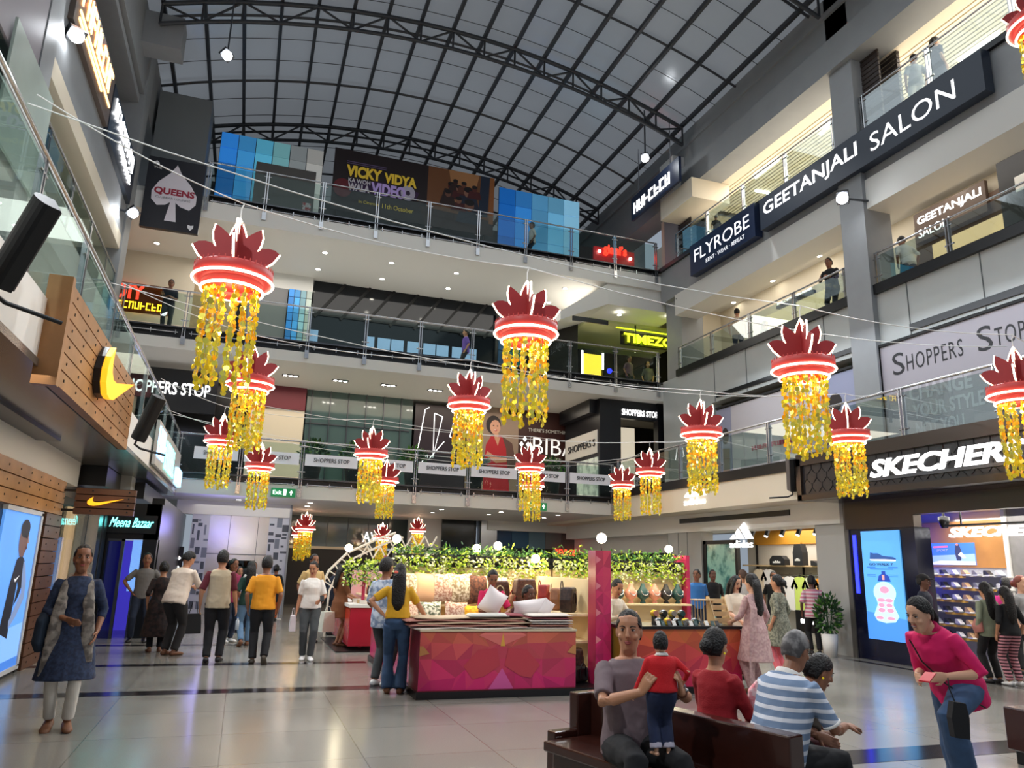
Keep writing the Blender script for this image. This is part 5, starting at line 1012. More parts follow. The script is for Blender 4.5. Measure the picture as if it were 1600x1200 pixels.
for i in range(7):
    y = 18.3-i*.62; q = thing('track_spotlight', '%s black track spotlight from the left in the sportswear shop entrance' % ORD[i], 'spotlight', (13.2, y, 2.75), 0, 'track spotlights in the sportswear shop'); b = MB(); b.tube([(0, 0, .1), (0, 0, .02)], .015, 6); b.build('arm', black, q); b = MB(); b.tube([(.06, 0, .06), (-.04, 0, -.14)], .06, 10); b.build('head', black, q); b = MB(); b.tube([(-.041, 0, -.142), (-.045, 0, -.15)], .05, 10); b.build('lens', ledw, q)
b = MB(); b.box(13.17, 13.23, 14.4, 18.7, 2.85, 2.9); tag(b.build('light_track', black), 'black lighting track across the sportswear shop entrance', 'lighting track')
q = thing('promo_stand', 'orange and yellow display stand at the sportswear shop entrance', 'display stand', (13.0, 14.55, 0)); b = MB(); b.box(0, .5, 0, .3, 0, 1.25); b.build('panel', mat('orange_flame', (255, 140, 50), .5, c2=(255, 210, 60), vscale=4, emit=.25), q)
b = MB(); b.box(-.02, .5, .35, 1.3, .3, .8); b.build('cabinet', black, q); text('adidas', 'lettering', ledl, (-.03, 1.1, .5), NY, ZU, .6, .16, q, bold=.04)
# ================================================================ SHOE SHOP
k = thing('shoe_rack', 'white slatted shoe display wall inside the shoe shop', 'display unit', (15.05, 11.6, 0)); b = MB(); b.box(.1, .15, 0, 2.5, .2, 1.9); b.build('back_panel', mat('shoe_panel', (190, 194, 200), .5), k)
for r in range(6): b = MB(); b.box(-.2, .1, 0, 2.5, .40+r*.26, .42+r*.26); b.build('shelf', white, k); b = MB(); b.box(-.21, -.2, .3+.7*(r % 2), 1.6+.4*(r % 2), .37+r*.26, .42+r*.26); b.build('price_strip', mat('strip_yellow', (240, 190, 90), .5), k)
scs = [mat('shoe_white', (232, 230, 228), .5), mat('shoe_black', (34, 34, 38), .5), mat('shoe_grey', (130, 134, 142), .5), mat('shoe_tan', (196, 160, 120), .5)]
def shoe_mb(L=.27):
    u_ = MB(); P = [(0, .02), (L, .02), (L, .045), (L*.8, .065), (L*.6, .09), (L*.45, .12), (L*.3, .115), (L*.1, .12), (0, .11)]; u_.slab(P, (0, .045, 0), XR, ZU, .09)
    s_ = MB(); s_.slab([(-.005, 0), (L*.98, 0), (L*1.03, .02), (L, .032), (0, .028)], (0, .048, 0), XR, ZU, .096); return u_, s_
protos = []
for r in range(6):
    for j in range(9):
        i = r*9+j; lab = '%s trainer from left, %s shelf up, on the white shoe display' % (ORD[j], ORD[r]); loc = (14.9, 14.05-j*.27, .42+r*.26); ci = (i*7+r) % 4
        if ci not in [p[0] for p in protos]:
            t = thing('trainer', lab, 'shoe', loc, -math.pi/2-.5, 'trainers on the shoe wall'); a, s_ = shoe_mb(); a.build('upper', scs[ci], t); s_.build('sole', scs[0 if ci != 0 else 2], t); protos.append((ci, t))
        else: copy_tree([p[1] for p in protos if p[0] == ci][0], loc=loc, label=lab)
S = Sheet((15.075, 13.6, 1.95), NY, ZU, 1.1, .48, (70, 120, 220)); S.p([(0, 0), (1, 0), (1, .5), (0, .42)], (150, 180, 235)); S.p([(0, 0), (1, 0), (1, .16), (.2, .2), (0, .12)], (214, 214, 224)); S.p([(.58, .2), (.68, .2), (.72, .55), (.66, .95), (.58, .9), (.55, .6)], (60, 64, 86)); S.p([(.62, .45), (.74, .3), (.8, .32), (.7, .6)], (230, 230, 240)); S.p(disc(.62, .92, .03, .05), (200, 130, 110)); S.p([(.05, .78), (.4, .8), (.4, .88), (.05, .86)], (230, 110, 130))
q = S.build('media_screen', prl); tag(q, 'bright wall screen on the oak panel inside the shoe shop', 'screen'); S.txt('SPORT', .12, .62, .28, .1, white, q, shear=.3)
b = MB(); b.lathe([(0, -.12), (.06, -.12), (.1, 0), (.1, .1), (.02, .12)], n=16, c=(13.2, 11.55, 2.75)); b.tube([(13.2, 11.55, 2.85), (13.2, 11.55, 3.1)], .02, 6); tag(b.build('security_camera', black), 'black dome camera hung in the shoe shop entrance', 'camera')
# totem screen
S = Sheet((12.315, 12.85, .42), NY, ZU, 1.0, 2.15, (92, 170, 236)); S.p([(0, 0), (1, 0), (1, .2), (0, .25)], (70, 140, 232))
S.p([(.2, .74), (.24, .725), (.86, .72), (.88, .74), (.80, .755), (.55, .765), (.42, .79), (.30, .79), (.22, .80)], (46, 84, 150)); S.p([(.2, .735), (.22, .72), (.86, .715), (.88, .728), (.6, .735)], (236, 238, 246))
S.p([(.36, .53), (.70, .53), (.66, .58), (.58, .6), (.58, .625), (.48, .625), (.48, .6), (.40, .58)], (30, 70, 170)); S.p(disc(.52, .43, .29, .10), (188, 226, 240)); S.p([(.28, .40), (.76, .40), (.72, .32), (.84, .22), (.74, .17), (.5, .155), (.28, .17), (.2, .22), (.32, .32)], (188, 226, 240))
for (cx, cy, rx, ry) in ((.52, .455, .12, .032), (.42, .36, .10, .018), (.62, .36, .1, .018), (.42, .315, .08, .018), (.62, .315, .08, .018), (.42, .27, .09, .02), (.64, .27, .09, .02), (.36, .2, .1, .015), (.64, .2, .1, .015)): S.p(disc(cx, cy, rx, ry), (244, 150, 180))
S.p([(.5, .545), (.56, .545), (.56, .59), (.5, .59)], (240, 160, 160))
S.p([(.2, .64), (.8, .64), (.8, .648), (.2, .648)], (50, 110, 190))
for y in (.66, .655, .59, .575): S.p([(.12, y), (.35, y), (.35, y+.004), (.12, y+.004)], (50, 110, 190)); S.p([(.68, y), (.92, y), (.92, y+.004), (.68, y+.004)], (50, 110, 190))
q = S.build('totem_screen', prl); tag(q, 'tall blue advertising screen with a trainer and its sole beside the shoe shop', 'screen'); S.txt('GO WALK 7', .2, .675, .62, .024, mat('ink_navy', (26, 60, 130), .5), q, bold=.02)
# ================================================================ BENCHES
bw = mat('bench_brown', (52, 24, 18), .22, var=.12, vscale=4, coat=.3)
def bench(label, p, d, L):
    p, d = Vector(p), Vector(d).normalized(); n = Vector((-d.y, d.x, 0)); t = thing('bench', label, 'bench', p)
    def ob(s0, s1, n0, n1, z0, z1, nm):
        b = MB(); c = d*((s0+s1)/2)+n*((n0+n1)/2)+ZU*((z0+z1)/2); b.obox(c, d*(s1-s0)/2, n*(n1-n0)/2, ZU*(z1-z0)/2); o = b.build(nm, bw, t)
        m = o.modifiers.new('bevel', 'BEVEL'); m.width = .012; m.segments = 2; return o
    ob(0, L, -.07, .07, .08, .73, 'backrest'); ob(.02, L-.02, .07, .55, .36, .43, 'seat'); ob(.02, L-.02, -.55, -.07, .36, .43, 'seat')
    ob(-.1, 0, -.2, .2, 0, .73, 'end_panel'); ob(-.1, 0, -.42, -.2, 0, .47, 'end_panel'); ob(0.02, L-.02, .40, .46, .0, .36, 'plinth'); ob(.02, L-.02, -.46, -.40, 0, .36, 'plinth')
    return t
bench('dark brown polished back-to-back bench in the foreground', (2.76, 5.75, 0), (.5, -1.69, 0), 1.78)
t = thing('bench', 'dark brown bench end at the right picture edge', 'bench', (7.0, 5.2, 0)); b = MB(); b.box(0, 1.2, 0, .5, .12, .5); o = b.build('seat_block', bw, t); m = o.modifiers.new('bevel', 'BEVEL'); m.width = .012; b = MB(); b.box(.05, 1.1, .05, .45, 0, .12); b.build('plinth', black, t)
# ================================================================ PEOPLE
skins = {'tan': mat('skin_tan', (186, 132, 100), .5), 'brown': mat('skin_brown', (142, 94, 68), .5), 'fair': mat('skin_fair', (214, 164, 134), .5), 'dark': mat('skin_dark', (104, 68, 52), .5)}
hairm = mat('hair_black', (20, 16, 15), .5, spec=.35, bump=.9, bscale=55); hairg = mat('hair_grey', (128, 124, 122), .6, c2=(70, 66, 66), vscale=14); hairr = mat('hair_auburn', (120, 54, 36), .5)
eyew = mat('eye_white', (196, 186, 180), .4); eyed = mat('eye_dark', (22, 14, 12), .2); lipm = mat('lip', (150, 70, 66), .5)
def cl(name, c, **k): return mat('cloth_'+name, c, k.pop('rough', .85), **k)
def eloft(b, pts, rad, ref=(1, 0, 0), n=14, mi=0):
    """closed lofted limb: elliptical rings along a path, rad = (across, through)"""
    pts = [Vector(p) for p in pts]; ref = Vector(ref); vs = []; fs = []
    for i, p in enumerate(pts):
        d = (pts[min(i+1, len(pts)-1)]-pts[max(i-1, 0)]).normalized(); s = ref-d*ref.dot(d)
        if s.length < 1e-3: s = d.orthogonal()
        s.normalize(); t = d.cross(s); a, c = rad[i] if isinstance(rad[i], tuple) else (rad[i], rad[i])
        vs += [p+s*a*math.cos(2*math.pi*k/n)+t*c*math.sin(2*math.pi*k/n) for k in range(n)]
    m = len(pts)
    for i in range(m-1):
        for k in range(n): fs.append((i*n+k, i*n+(k+1) % n, (i+1)*n+(k+1) % n, (i+1)*n+k))
    fs += [tuple(range(n))[::-1], tuple(range((m-1)*n, m*n))]
    return b.add(vs, fs, mi, None, True)
def orb(b, c, r, R=None, n=12):
    c = Vector(c); R = R or Matrix.Identity(3); q = MB(); q.ball((0, 0, 0), *r, n=n); return b.add([c+R@Vector(v) for v in q.v], q.f, 0, None, True)
def skin_up(b, name, m, vox, it=3, wrinkle=0, seed=0, fac=.5):
    me0 = D.meshes.new('tmp'); me0.from_pydata(b.v, [], b.f); o = D.objects.new('tmp', me0)
    r = o.modifiers.new('r', 'REMESH'); r.mode = 'VOXEL'; r.voxel_size = vox; r.use_smooth_shade = True
    s = o.modifiers.new('s', 'SMOOTH'); s.factor = fac; s.iterations = it
    me = evaluated(o); D.objects.remove(o); D.meshes.remove(me0)
    if wrinkle:
        off = Vector((seed*3.1, seed*1.7, 0))
        nv = len(me.vertices); co = np.empty(nv*3); nr = np.empty(nv*3); me.vertices.foreach_get('co', co); me.vertices.foreach_get('normal', nr); co = co.reshape(-1, 3)
        kk = np.array([noise.noise((p[0]*9+off.x, p[1]*9+off.y, p[2]*14))+.5*noise.noise((p[0]*20+off.x, p[1]*20+off.y, p[2]*26)) for p in co.tolist()])
        me.vertices.foreach_set('co', (co+nr.reshape(-1, 3)*(kk*wrinkle)[:, None]).ravel())
    me.materials.clear(); me.materials.append(m); me.polygons.foreach_set('use_smooth', [True]*len(me.polygons)); me.name = name; me.update()
    return me
def ik(a, t, l1, l2, pole):
    a, t, pole = Vector(a), Vector(t), Vector(pole); d = t-a; L = min(max(d.length, abs(l1-l2)+.01), (l1+l2)*.999); u_ = d.normalized(); t = a+u_*L
    c = (l1*l1+L*L-l2*l2)/(2*l1*L); h = l1*math.sqrt(max(0, 1-c*c)); p = (pole-u_*pole.dot(u_))
    p = p.normalized() if p.length > 1e-4 else u_.orthogonal().normalized()
    return a+u_*(l1*c)+p*h, t
MALE = [(-.07, .135, .095, 0), (.02, .165, .118, -.008), (.12, .152, .110, 0), (.22, .145, .104, 0), (.34, .165, .118, .004), (.42, .172, .112, 0), (.475, .15, .085, -.008), (.52, .085, .062, -.01)]
FEM = [(-.07, .14, .10, 0), (.02, .168, .122, -.01), (.12, .148, .106, 0), (.21, .124, .094, 0), (.33, .142, .124, .016), (.42, .146, .098, 0), (.47, .128, .075, -.008), (.515, .07, .055, -.01)]
NP = [0]
def person(label, loc, face, H=1.68, sex='m', skin='tan', hair='short', hm=None, lean=0, side=0, twist=0, hipz=None, feet=None, hands=None, knee=None, elbow=None, hd=(0, 0), top=None, bottom=None, shoes=None, vox=.013, z=0, group=None, feat=True, extra=None, fingers=.5, handdir=(None, None), palmn=(None, None), dress=None, build=1.0, body_vox=None, voff=0, headk=1.0, thumbs=(1, 1)):
    NP[0] += 1; seed = NP[0]; s = H/1.70; rz_ = math.atan2(-face[0], face[1]); sk_ = skins[skin]; tab = MALE if sex == 'm' else FEM; bw_ = build
    hip = Vector((0, 0, (hipz if hipz is not None else .92*s))); R = Matrix.Rotation(-lean, 3, 'X')@Matrix.Rotation(side, 3, 'Y')@Matrix.Rotation(twist, 3, 'Z')
    T = lambda x, y, zz: hip+R@Vector((x*s, y*s, zz*s))
    def ring(zz, tb=tab):
        for a, c in zip(tb, tb[1:]):
            if a[0] <= zz <= c[0]:
                t = (zz-a[0])/(c[0]-a[0]); return tuple(a[i]+(c[i]-a[i])*t for i in range(4))
        return tb[0] if zz < tb[0][0] else tb[-1]
    xr = R@Vector((1, 0, 0)); b = MB()
    eloft(b, [T(0, q[3], q[0]) for q in tab], [(q[1]*s*bw_, q[2]*s*bw_) for q in tab], xr, 18)
    eloft(b, [T(0, -.012, .48), T(0, -.004, .54), T(0, .004, .60), T(0, .01, .63)], [(.075*s, .06*s), (.055*s, .055*s), (.052*s, .055*s), (.05*s, .055*s)], xr, 14)
    # head
    HR = R@Matrix.Rotation(hd[0], 3, 'Z')@Matrix.Rotation(hd[1], 3, 'X'); HC = T(0, .012, .675); hs = s*(1.04 if vox < .01 else 1.1)*headk
    Hh = lambda x, y, zz: HC+HR@Vector((x*hs, y*hs, zz*hs)); hx = HR@Vector((1, 0, 0))
    prof = [(-.112, .030, .026, .062), (-.100, .045, .045, .045), (-.075, .056, .066, .026), (-.045, .064, .080, .014), (-.01, .070, .090, .004), (.025, .073, .094, 0), (.055, .075, .096, -.003), (.085, .070, .089, -.009), (.108, .053, .068, -.013), (.122, .026, .034, -.013)]
    eloft(b, [Hh(0, q[3], q[0]) for q in prof], [(q[1]*hs, q[2]*hs) for q in prof], hx, 20)
    eloft(b, [Hh(0, .088, .032), Hh(0, .100, .010), Hh(0, .110, -.014), Hh(0, .092, -.024)], [(.008*hs, .01*hs), (.010*hs, .012*hs), (.015*hs, .012*hs), (.012*hs, .008*hs)], hx, 10)
    for sg in (-1, 1):
        orb(b, Hh(sg*.075, -.008, 0), (.010*hs, .019*hs, .032*hs), HR, 10)
        orb(b, Hh(sg*.04, .062, -.02), (.024*hs, .02*hs, .022*hs), HR, 10)
    # legs
    knee = knee or [None, None]; feet = feet or [(.09, 0, 0), (-.09, 0, 0)]; legs = []
    for i, sg in enumerate((1, -1)):
        f = feet[i]; an = Vector((f[0]*s, f[1]*s, f[2]*s+.075*s)); hj = hip+R@Vector((sg*.09*s, 0, -.02*s)); kn, an = ik(hj, an, .44*s, .435*s, knee[i] or (sg*.12, 1, 0))
        pit = math.radians(f[3]) if len(f) > 3 else 0; fy = Matrix.Rotation(f[4] if len(f) > 4 else -sg*.12, 3, 'Z')@Vector((0, math.cos(pit), -math.sin(pit))); fz = Vector((0, math.sin(pit), math.cos(pit)))
        legs.append((hj, kn, an, fy, fz))
        eloft(b, [hj+(hj-kn)*.05, hj.lerp(kn, .25), hj.lerp(kn, .7), kn, kn.lerp(an, .28), kn.lerp(an, .7), an], [.088*s*bw_, .084*s*bw_, .062*s, .054*s, .055*s, .04*s, .036*s], (1, 0, 0), 14)
        heel = an-fy*.045*s-fz*.045*s; eloft(b, [heel, an-fz*.035*s, an+fy*.08*s-fz*.05*s, an+fy*.15*s-fz*.058*s, an+fy*.18*s-fz*.06*s], [(.028*s, .025*s), (.036*s, .038*s), (.040*s, .026*s), (.040*s, .018*s), (.024*s, .012*s)], Vector((1, 0, 0)), 12)
    # arms and hands
    hands = hands or [None, None]; elbow = elbow or [None, None]; arms = []
    shw = .168 if sex == 'm' else .148
    for i, sg in enumerate((1, -1)):
        sh = T(sg*shw*bw_, -.004, .445); t = hands[i]
        t = Vector((t[0]*s, t[1]*s, t[2]*s)) if t is not None else hip+Vector((sg*(shw+.075)*s, .04*s, -.04*s))
        el, wr = ik(sh, t, .285*s, .255*s, elbow[i] or (sg*.5, -.8, -.1)); arms.append((sh, el, wr))
        eloft(b, [sh+(sh-el)*.06, sh.lerp(el, .15), sh.lerp(el, .6), el, el.lerp(wr, .25), el.lerp(wr, .7), wr], [.050*s, .051*s, .042*s, .036*s, .038*s, .030*s, .025*s], (0, 1, 0), 12)
        d = Vector(handdir[i]).normalized() if handdir[i] else (wr-el).normalized(); nrm = Vector(palmn[i]) if palmn[i] else Vector((-sg, .1, 0)); nrm = (nrm-d*nrm.dot(d)).normalized(); wd = d.cross(nrm)*(1 if sg < 0 else -1)
        wd = wd*thumbs[i]
        if not palmn[i] and wd.y < 0 and abs(d.z) > .6: wd = -wd
        eloft(b, [wr-d*.01, wr+d*.03*s, wr+d*.07*s, wr+d*.092*s], [(.026*s, .018*s), (.036*s, .016*s), (.041*s, .015*s), (.038*s, .012*s)], wd, 12)
        cu = fingers[i] if isinstance(fingers, (list, tuple)) else fingers
        for j, (off, L) in enumerate(((.030, .070), (.010, .078), (-.010, .073), (-.029, .058))):
            p = wr+d*.088*s+wd*off*s; dirs = [Matrix.Rotation(cu*a*(1 if True else 1), 3, d.cross(nrm).normalized())@d for a in (.45, 1.15, 1.7)]; pp = [p-d*.015*s, p]; q = p
            for dd, f in zip(dirs, (.42, .32, .26)): q = q+dd*L*s*f; pp.append(q)
            eloft(b, pp, [.0095*s, .0095*s, .009*s, .0085*s, .006*s], wd, 8)
        p = wr+d*.025*s+wd*.026*s; q1 = p+(d*.6+wd*.75+nrm*.25).normalized()*.04*s; q2 = q1+(d*.9+wd*.2+nrm*.45*cu*1.5).normalized()*.035*s
        eloft(b, [p-wd*.012*s, p, q1, q2], [.012*s, .0125*s, .0105*s, .007*s], nrm, 8)
    me = skin_up(b, 'person', sk_, body_vox or vox, 2, fac=.4); o = D.objects.new('person', me); COL.objects.link(o)
    o.location = (loc[0], loc[1], z); o.rotation_euler = (0, 0, rz_); tag(o, label, 'person', group)
    def child(bm, nm, m, wr_=.0, it=4, vx=None, fac=.5):
        c = D.objects.new(nm, skin_up(bm, nm, m, vx or max(vox, .010), it, wr_, seed, fac)); COL.objects.link(c); c.parent = o; return c
    # face
    if feat:
        for sg in (-1, 1):
            q = MB(); orb(q, Hh(sg*.031, .0805, .020), (.0130*hs, .010*hs, .0062*hs), HR, 12); e = q.build('eye', eyew, o); q = MB(); orb(q, Hh(sg*.031, .0878, .020), (.0068*hs, .004*hs, .0060*hs), HR, 10); orb(q, Hh(sg*.031, .0835, .0262), (.0145*hs, .0085*hs, .0022*hs), HR, 10); q.build('iris', eyed, e)
            q = MB(); q.tube([Hh(sg*.014, .096, .038), Hh(sg*.030, .094, .045), Hh(sg*.052, .080, .040)], [.0035*hs, .0042*hs, .0022*hs], 6); q.build('eyebrow', hairm, o)
        q = MB(); orb(q, Hh(0, .0895, -.050), (.023*hs, .010*hs, .0052*hs), HR, 12); orb(q, Hh(0, .0885, -.059), (.019*hs, .010*hs, .006*hs), HR, 12); q.build('lips', lipm, o)
    # hair
    hm = hm or hairm
    if hair != 'bald':
        q = MB(); n = 36; rings = 12; vo = 1.0+voff
        cover = hair in ('long', 'loose')
        def lim(az):
            fr = math.sin(az); a = abs(math.cos(az)); jit = .035*noise.noise((az*5, seed*2.3, 0))
            lo = .84 if hair in ('short', 'grey') else .78; sd = 1.72 if cover else 1.44; bk = 2.05 if hair in ('short', 'grey') else 2.12
            if fr > .25: t = (1-fr)/.75; return lo+(sd-lo)*t**(.8 if sex == 'm' else 1.0)+jit
            if fr > -.12: return sd+jit
            t = min(1, (-fr-.12)/.22); return sd+(bk-sd)*t+jit
        for lay, k in ((0, 1.0), (1, .88)):
            for j in range(rings+1):
                for i in range(n):
                    az = 2*math.pi*i/n; th = lim(az)*j/rings*(.99 if lay else 1); rr = k*vo
                    rr *= 1-.055*(j/rings)**4; rr *= 1+(.03*noise.noise((math.cos(az)*3, math.sin(az)*3+seed, th*2.2)) if not lay else 0); x, y, zz = .0885*rr*math.sin(th)*math.cos(az), .1155*rr*math.sin(th)*math.sin(az)-.008, .010+.134*rr*math.cos(th)
                    q.v.append(tuple(Hh(x, y, zz)))
        m0 = (rings+1)*n
        for lay in (0, 1):
            for j in range(rings):
                for i in range(n):
                    f = (lay*m0+j*n+i, lay*m0+(j+1)*n+i, lay*m0+(j+1)*n+(i+1) % n, lay*m0+j*n+(i+1) % n); q.f.append(f if not lay else f[::-1])
        for i in range(n): q.f.append((rings*n+i, m0+rings*n+i, m0+rings*n+(i+1) % n, rings*n+(i+1) % n))
        q.m += [0]*len(q.f); q.c += [None]*len(q.f); q.sm += [True]*len(q.f)
        if hair in ('long', 'loose'):
            dn = (HR@Vector((0, 0, -1))+Vector((0, 0, -2))).normalized(); bk = HR@Vector((0, -1, 0)); p0 = Hh(0, -.07, .05); L = .46 if hair == 'long' else .36
            eloft(q, [p0, Hh(0, -.092, -.05), Hh(0, -.088, -.05)+dn*.14*s+bk*.025*s, Hh(0, -.088, -.05)+dn*L*.75*s+bk*.045*s, Hh(0, -.085, -.05)+dn*L*s+bk*.035*s], [(.078*hs, .045*hs), (.088*hs, .05*hs), (.098*s, .04*s), (.088*s, .035*s), (.03*s, .015*s)], hx, 16)
            if hair == 'loose':
                for sg in (-1, 1): eloft(q, [Hh(sg*.055, .03, .09), Hh(sg*.082, .03, .0), Hh(sg*.085, .03, -.1), Hh(sg*.08, .05, -.22), Hh(sg*.07, .05, -.3)], [(.02*hs, .03*hs), (.018*hs, .04*hs), (.02*hs, .04*hs), (.018*hs, .03*hs), (.008*hs, .012*hs)], hx, 10)
        elif hair == 'bun': orb(q, Hh(0, -.125, .005), (.055*hs, .045*hs, .055*hs), HR, 14)
        elif hair == 'pony': eloft(q, [Hh(0, -.09, .03), Hh(0, -.13, .0), Hh(0, -.15, -.08), Hh(0, -.13, -.18)], [.03*hs, (.035*hs, .03*hs), (.045*hs, .03*hs), .015*hs], hx, 12)
        elif hair == 'afro': pass
        c = q.build('hair', hm, o)
    # trousers
    if bottom:
        q = MB(); m = bottom[0]; ln = bottom[1] if len(bottom) > 1 else .96; w_ = bottom[2] if len(bottom) > 2 else (1.0, 1.0, 1.0)
        eloft(q, [T(0, q_[3], q_[0]) for q_ in (tab[0], tab[1], ring(.08), ring(.14))], [((q_[1]+.008)*s*bw_, (q_[2]+.008)*s*bw_) for q_ in (tab[0], tab[1], ring(.08), ring(.14))], xr, 18)
        for hj, kn, an, fy, fz in legs:
            e = kn.lerp(an, ln); eloft(q, [hj+(hj-kn)*.04, hj.lerp(kn, .3), hj.lerp(kn, .75), kn, kn.lerp(an, .3), kn.lerp(an, .65), e], [.104*s*bw_*w_[0], .098*s*bw_*w_[0], .078*s*w_[0], .071*s*w_[1], .070*s*w_[1], .064*s*w_[2], .062*s*w_[2]], (1, 0, 0), 14)
        child(q, 'trousers', m, .004*s)
    # shirt, kurta or dress
    if top:
        m = top[0]; hem = top[1] if len(top) > 1 else -.04; slv = top[2] if len(top) > 2 else .45; sm_ = top[3] if len(top) > 3 and top[3] else None; fit = top[4] if len(top) > 4 else .014
        q = MB(); zs = [hem, max(hem, -.02)+.03 if hem < -.05 else hem+.05]+[zz for zz in (.12, .22, .34, .42, .475) if zz > hem+.06]+[.512]; pts = []; rd = []
        lo = tab[1]
        for zz in zs:
            r_ = ring(zz) if zz > .02 else lo; loosen = fit+(.010 if zz < .3 else 0)+(dress or 0)*max(0, min(1, (.1-zz)/.6)); pts.append(T(0, r_[3], zz) if zz > -.12 else hip+R@Vector((0, 0, -.1*s))+Vector((0, 0, (zz+.1)*s)))
            k = 1.0 if zz < .47 else .98
            rd.append(((max(r_[1], .15 if zz < .3 and sex == 'm' else 0)+loosen)*s*bw_*k, (r_[2]+loosen*(1.35 if dress else 1))*s*bw_*k))
        eloft(q, pts, rd, xr, 20); qs = q
        for sh, el, wr in arms:
            if sm_: qs = MB()
            mid = sh.lerp(el, min(1, slv/.53)) if slv <= .53 else None; P = [sh+(sh-el)*.10, sh.lerp(el, .12)]; Rr = [.058*s, .064*s]
            if slv <= .53: P += [sh.lerp(el, slv/.53*.6), mid]; Rr += [.060*s, .058*s]
            else: P += [sh.lerp(el, .6), el, el.lerp(wr, (slv-.53)/.47)]; Rr += [.054*s, .048*s, .040*s]
            eloft(qs, P, Rr, (0, 1, 0), 14)
            if sm_: child(qs, 'sleeve', sm_, .004*s)
        child(q, 'shirt' if not dress else 'kurta', m, .005*s)
    if shoes:
        for hj, kn, an, fy, fz in legs:
            q = MB(); g = .007; eloft(q, [an-fy*.062*s-fz*.045*s, an-fz*.03*s-fy*.02*s, an+fy*.07*s-fz*.042*s, an+fy*.15*s-fz*.05*s, an+fy*.20*s-fz*.056*s], [(.034*s, .034*s), (.044*s, .046*s), (.048*s, .036*s), (.049*s, .027*s), (.028*s, .018*s)], Vector((1, 0, 0)), 12); c = q.build('shoe', shoes, o)
    if extra: extra(o, T, Hh, arms, legs, s, child, hip, R)
    return o
def gp(u, v): return at(u, v, z=0)
def std(label, fu, fv, tv, face, tu=None, **k):
    """standing person: feet seen at (fu, fv), top of the head at row tv"""
    p = gp(fu, fv); H = k.pop('H', None) or max(1.42, min(1.86, at(tu or fu, tv, y=p.y).z)); return person(label, (p.x, p.y), face, H, **k)
denim = cl('denim', (52, 78, 112), var=.15, vscale=14); denimd = cl('dark_denim', (34, 44, 64), var=.15, vscale=14); blk = cl('black', (20, 20, 23)); wht = cl('white', (226, 222, 216)); sand = mat('sandal_tan', (120, 78, 52), .6); wshoe = mat('trainer_white', (226, 226, 224), .5); bshoe = mat('shoe_dark', (28, 26, 28), .5); greyj = cl('grey_denim', (62, 66, 68), var=.12, vscale=14)
walk = lambda st=.22, l=25: [(.08, st, 0), (-.08, -st, .05, l)]
def bag(label, loc, w, h, d, m, rz=0, strap=None, cat='bag', nm='shopping_bag', hl=.18):
    t = thing(nm, label, cat, loc, rz); b = MB(); n = 5; P = [(-w/2, 0), (w/2, 0), (w*.46, h*.55), (w*.38, h), (-w*.38, h), (-w*.46, h*.55)]
    b.slab(P, (0, d/2, 0), XR, ZU, d); o = b.build('body', m, t); b = MB(); b.tube([(-w*.25, 0, h), (-w*.12, 0, h+hl), (w*.12, 0, h+hl), (w*.25, 0, h)], .006, 6); b.build('handle', m, t); return t
# ---- the concourse, left side
def x_scarf(o, T, Hh, arms, legs, s, child, hip, R):
    q = MB()
    for sg, zz in ((1, -.42), (-1, -.30)):
        eloft(q, [T(0, -.07, .53), T(sg*.075, -.03, .52), T(sg*.10, .085, .42), T(sg*.12, .145, .25), T(sg*.14, .15, .05), T(sg*.16, .14, zz)], [(.03*s, .02*s), (.035*s, .02*s), (.05*s, .018*s), (.055*s, .018*s), (.06*s, .02*s), (.07*s, .022*s)], (1, 0, 0), 10)
    child(q, 'scarf', cl('scarf_grey', (150, 142, 134), c2=(96, 90, 86), vscale=12), .008)
    q = MB(); eloft(q, [T(.22, -.02, .2), T(.25, 0, .08), T(.26, 0, -.12), T(.24, 0, -.2)], [(.05*s, .08*s), (.07*s, .13*s), (.07*s, .14*s), (.05*s, .1*s)], (1, 0, 0), 12); child(q, 'shoulder_bag', cl('bag_navy', (34, 48, 66)), .003)
kurta_b = cl('kurta_navy', (40, 54, 84), c2=(30, 40, 64), vscale=40)
std('woman in a dark blue kurta and grey scarf walking towards us at the left', 88, 1140, 857, (.12, -1), sex='f', skin='brown', hair='bun', tu=118, top=(kurta_b, -.46, .72), dress=.085, bottom=(cl('offwhite', (206, 200, 190)), .93, (.8, .85, .9)), feet=[(.075, -.03, .01, 8), (-.08, .04, 0)], hands=[(.05, .19, 1.03), (-.22, .08, .90)], elbow=[(.7, -.4, -.2), None], shoes=sand, vox=.008, hd=(.1, 0), extra=x_scarf)
std('man in a grey polo shirt standing with hands on hips by the violet-lit entrance', 213, 1003, 867, (.05, -1), skin='brown', top=(cl('grey', (116, 112, 108)), -.08, .42), bottom=(denimd,), shoes=bshoe, hands=[(.22, .06, .98), (-.22, .06, .98)], elbow=[(1, -.2, 0), (-1, -.2, 0)], feet=[(.13, 0, 0), (-.13, .05, 0)])
std('woman in a long dark brown patterned dress holding up a phone', 240, 1019, 880, (-.1, .6), sex='f', skin='tan', hair='bun', top=(cl('brown_print', (52, 34, 30), c2=(24, 18, 18), vscale=16), -.62, .62), dress=.10, bottom=(blk,), shoes=sand, hands=[(.08, .3, 1.36), None], lean=.1)
std('man in a white shirt bending forward next to the woman in brown', 263, 1024, 872, (.5, .7), skin='tan', H=1.76, lean=.30, top=(cl('cream_white', (226, 208, 190)), -.1, .5, None, .022), bottom=(cl('charcoal', (36, 34, 34)), .97, (1.1, 1.1, 1.1)), shoes=sand, hands=[(.16, .5, 1.05), (-.1, .52, 1.1)], build=1.12, feat=False, hd=(-.2, -.2))
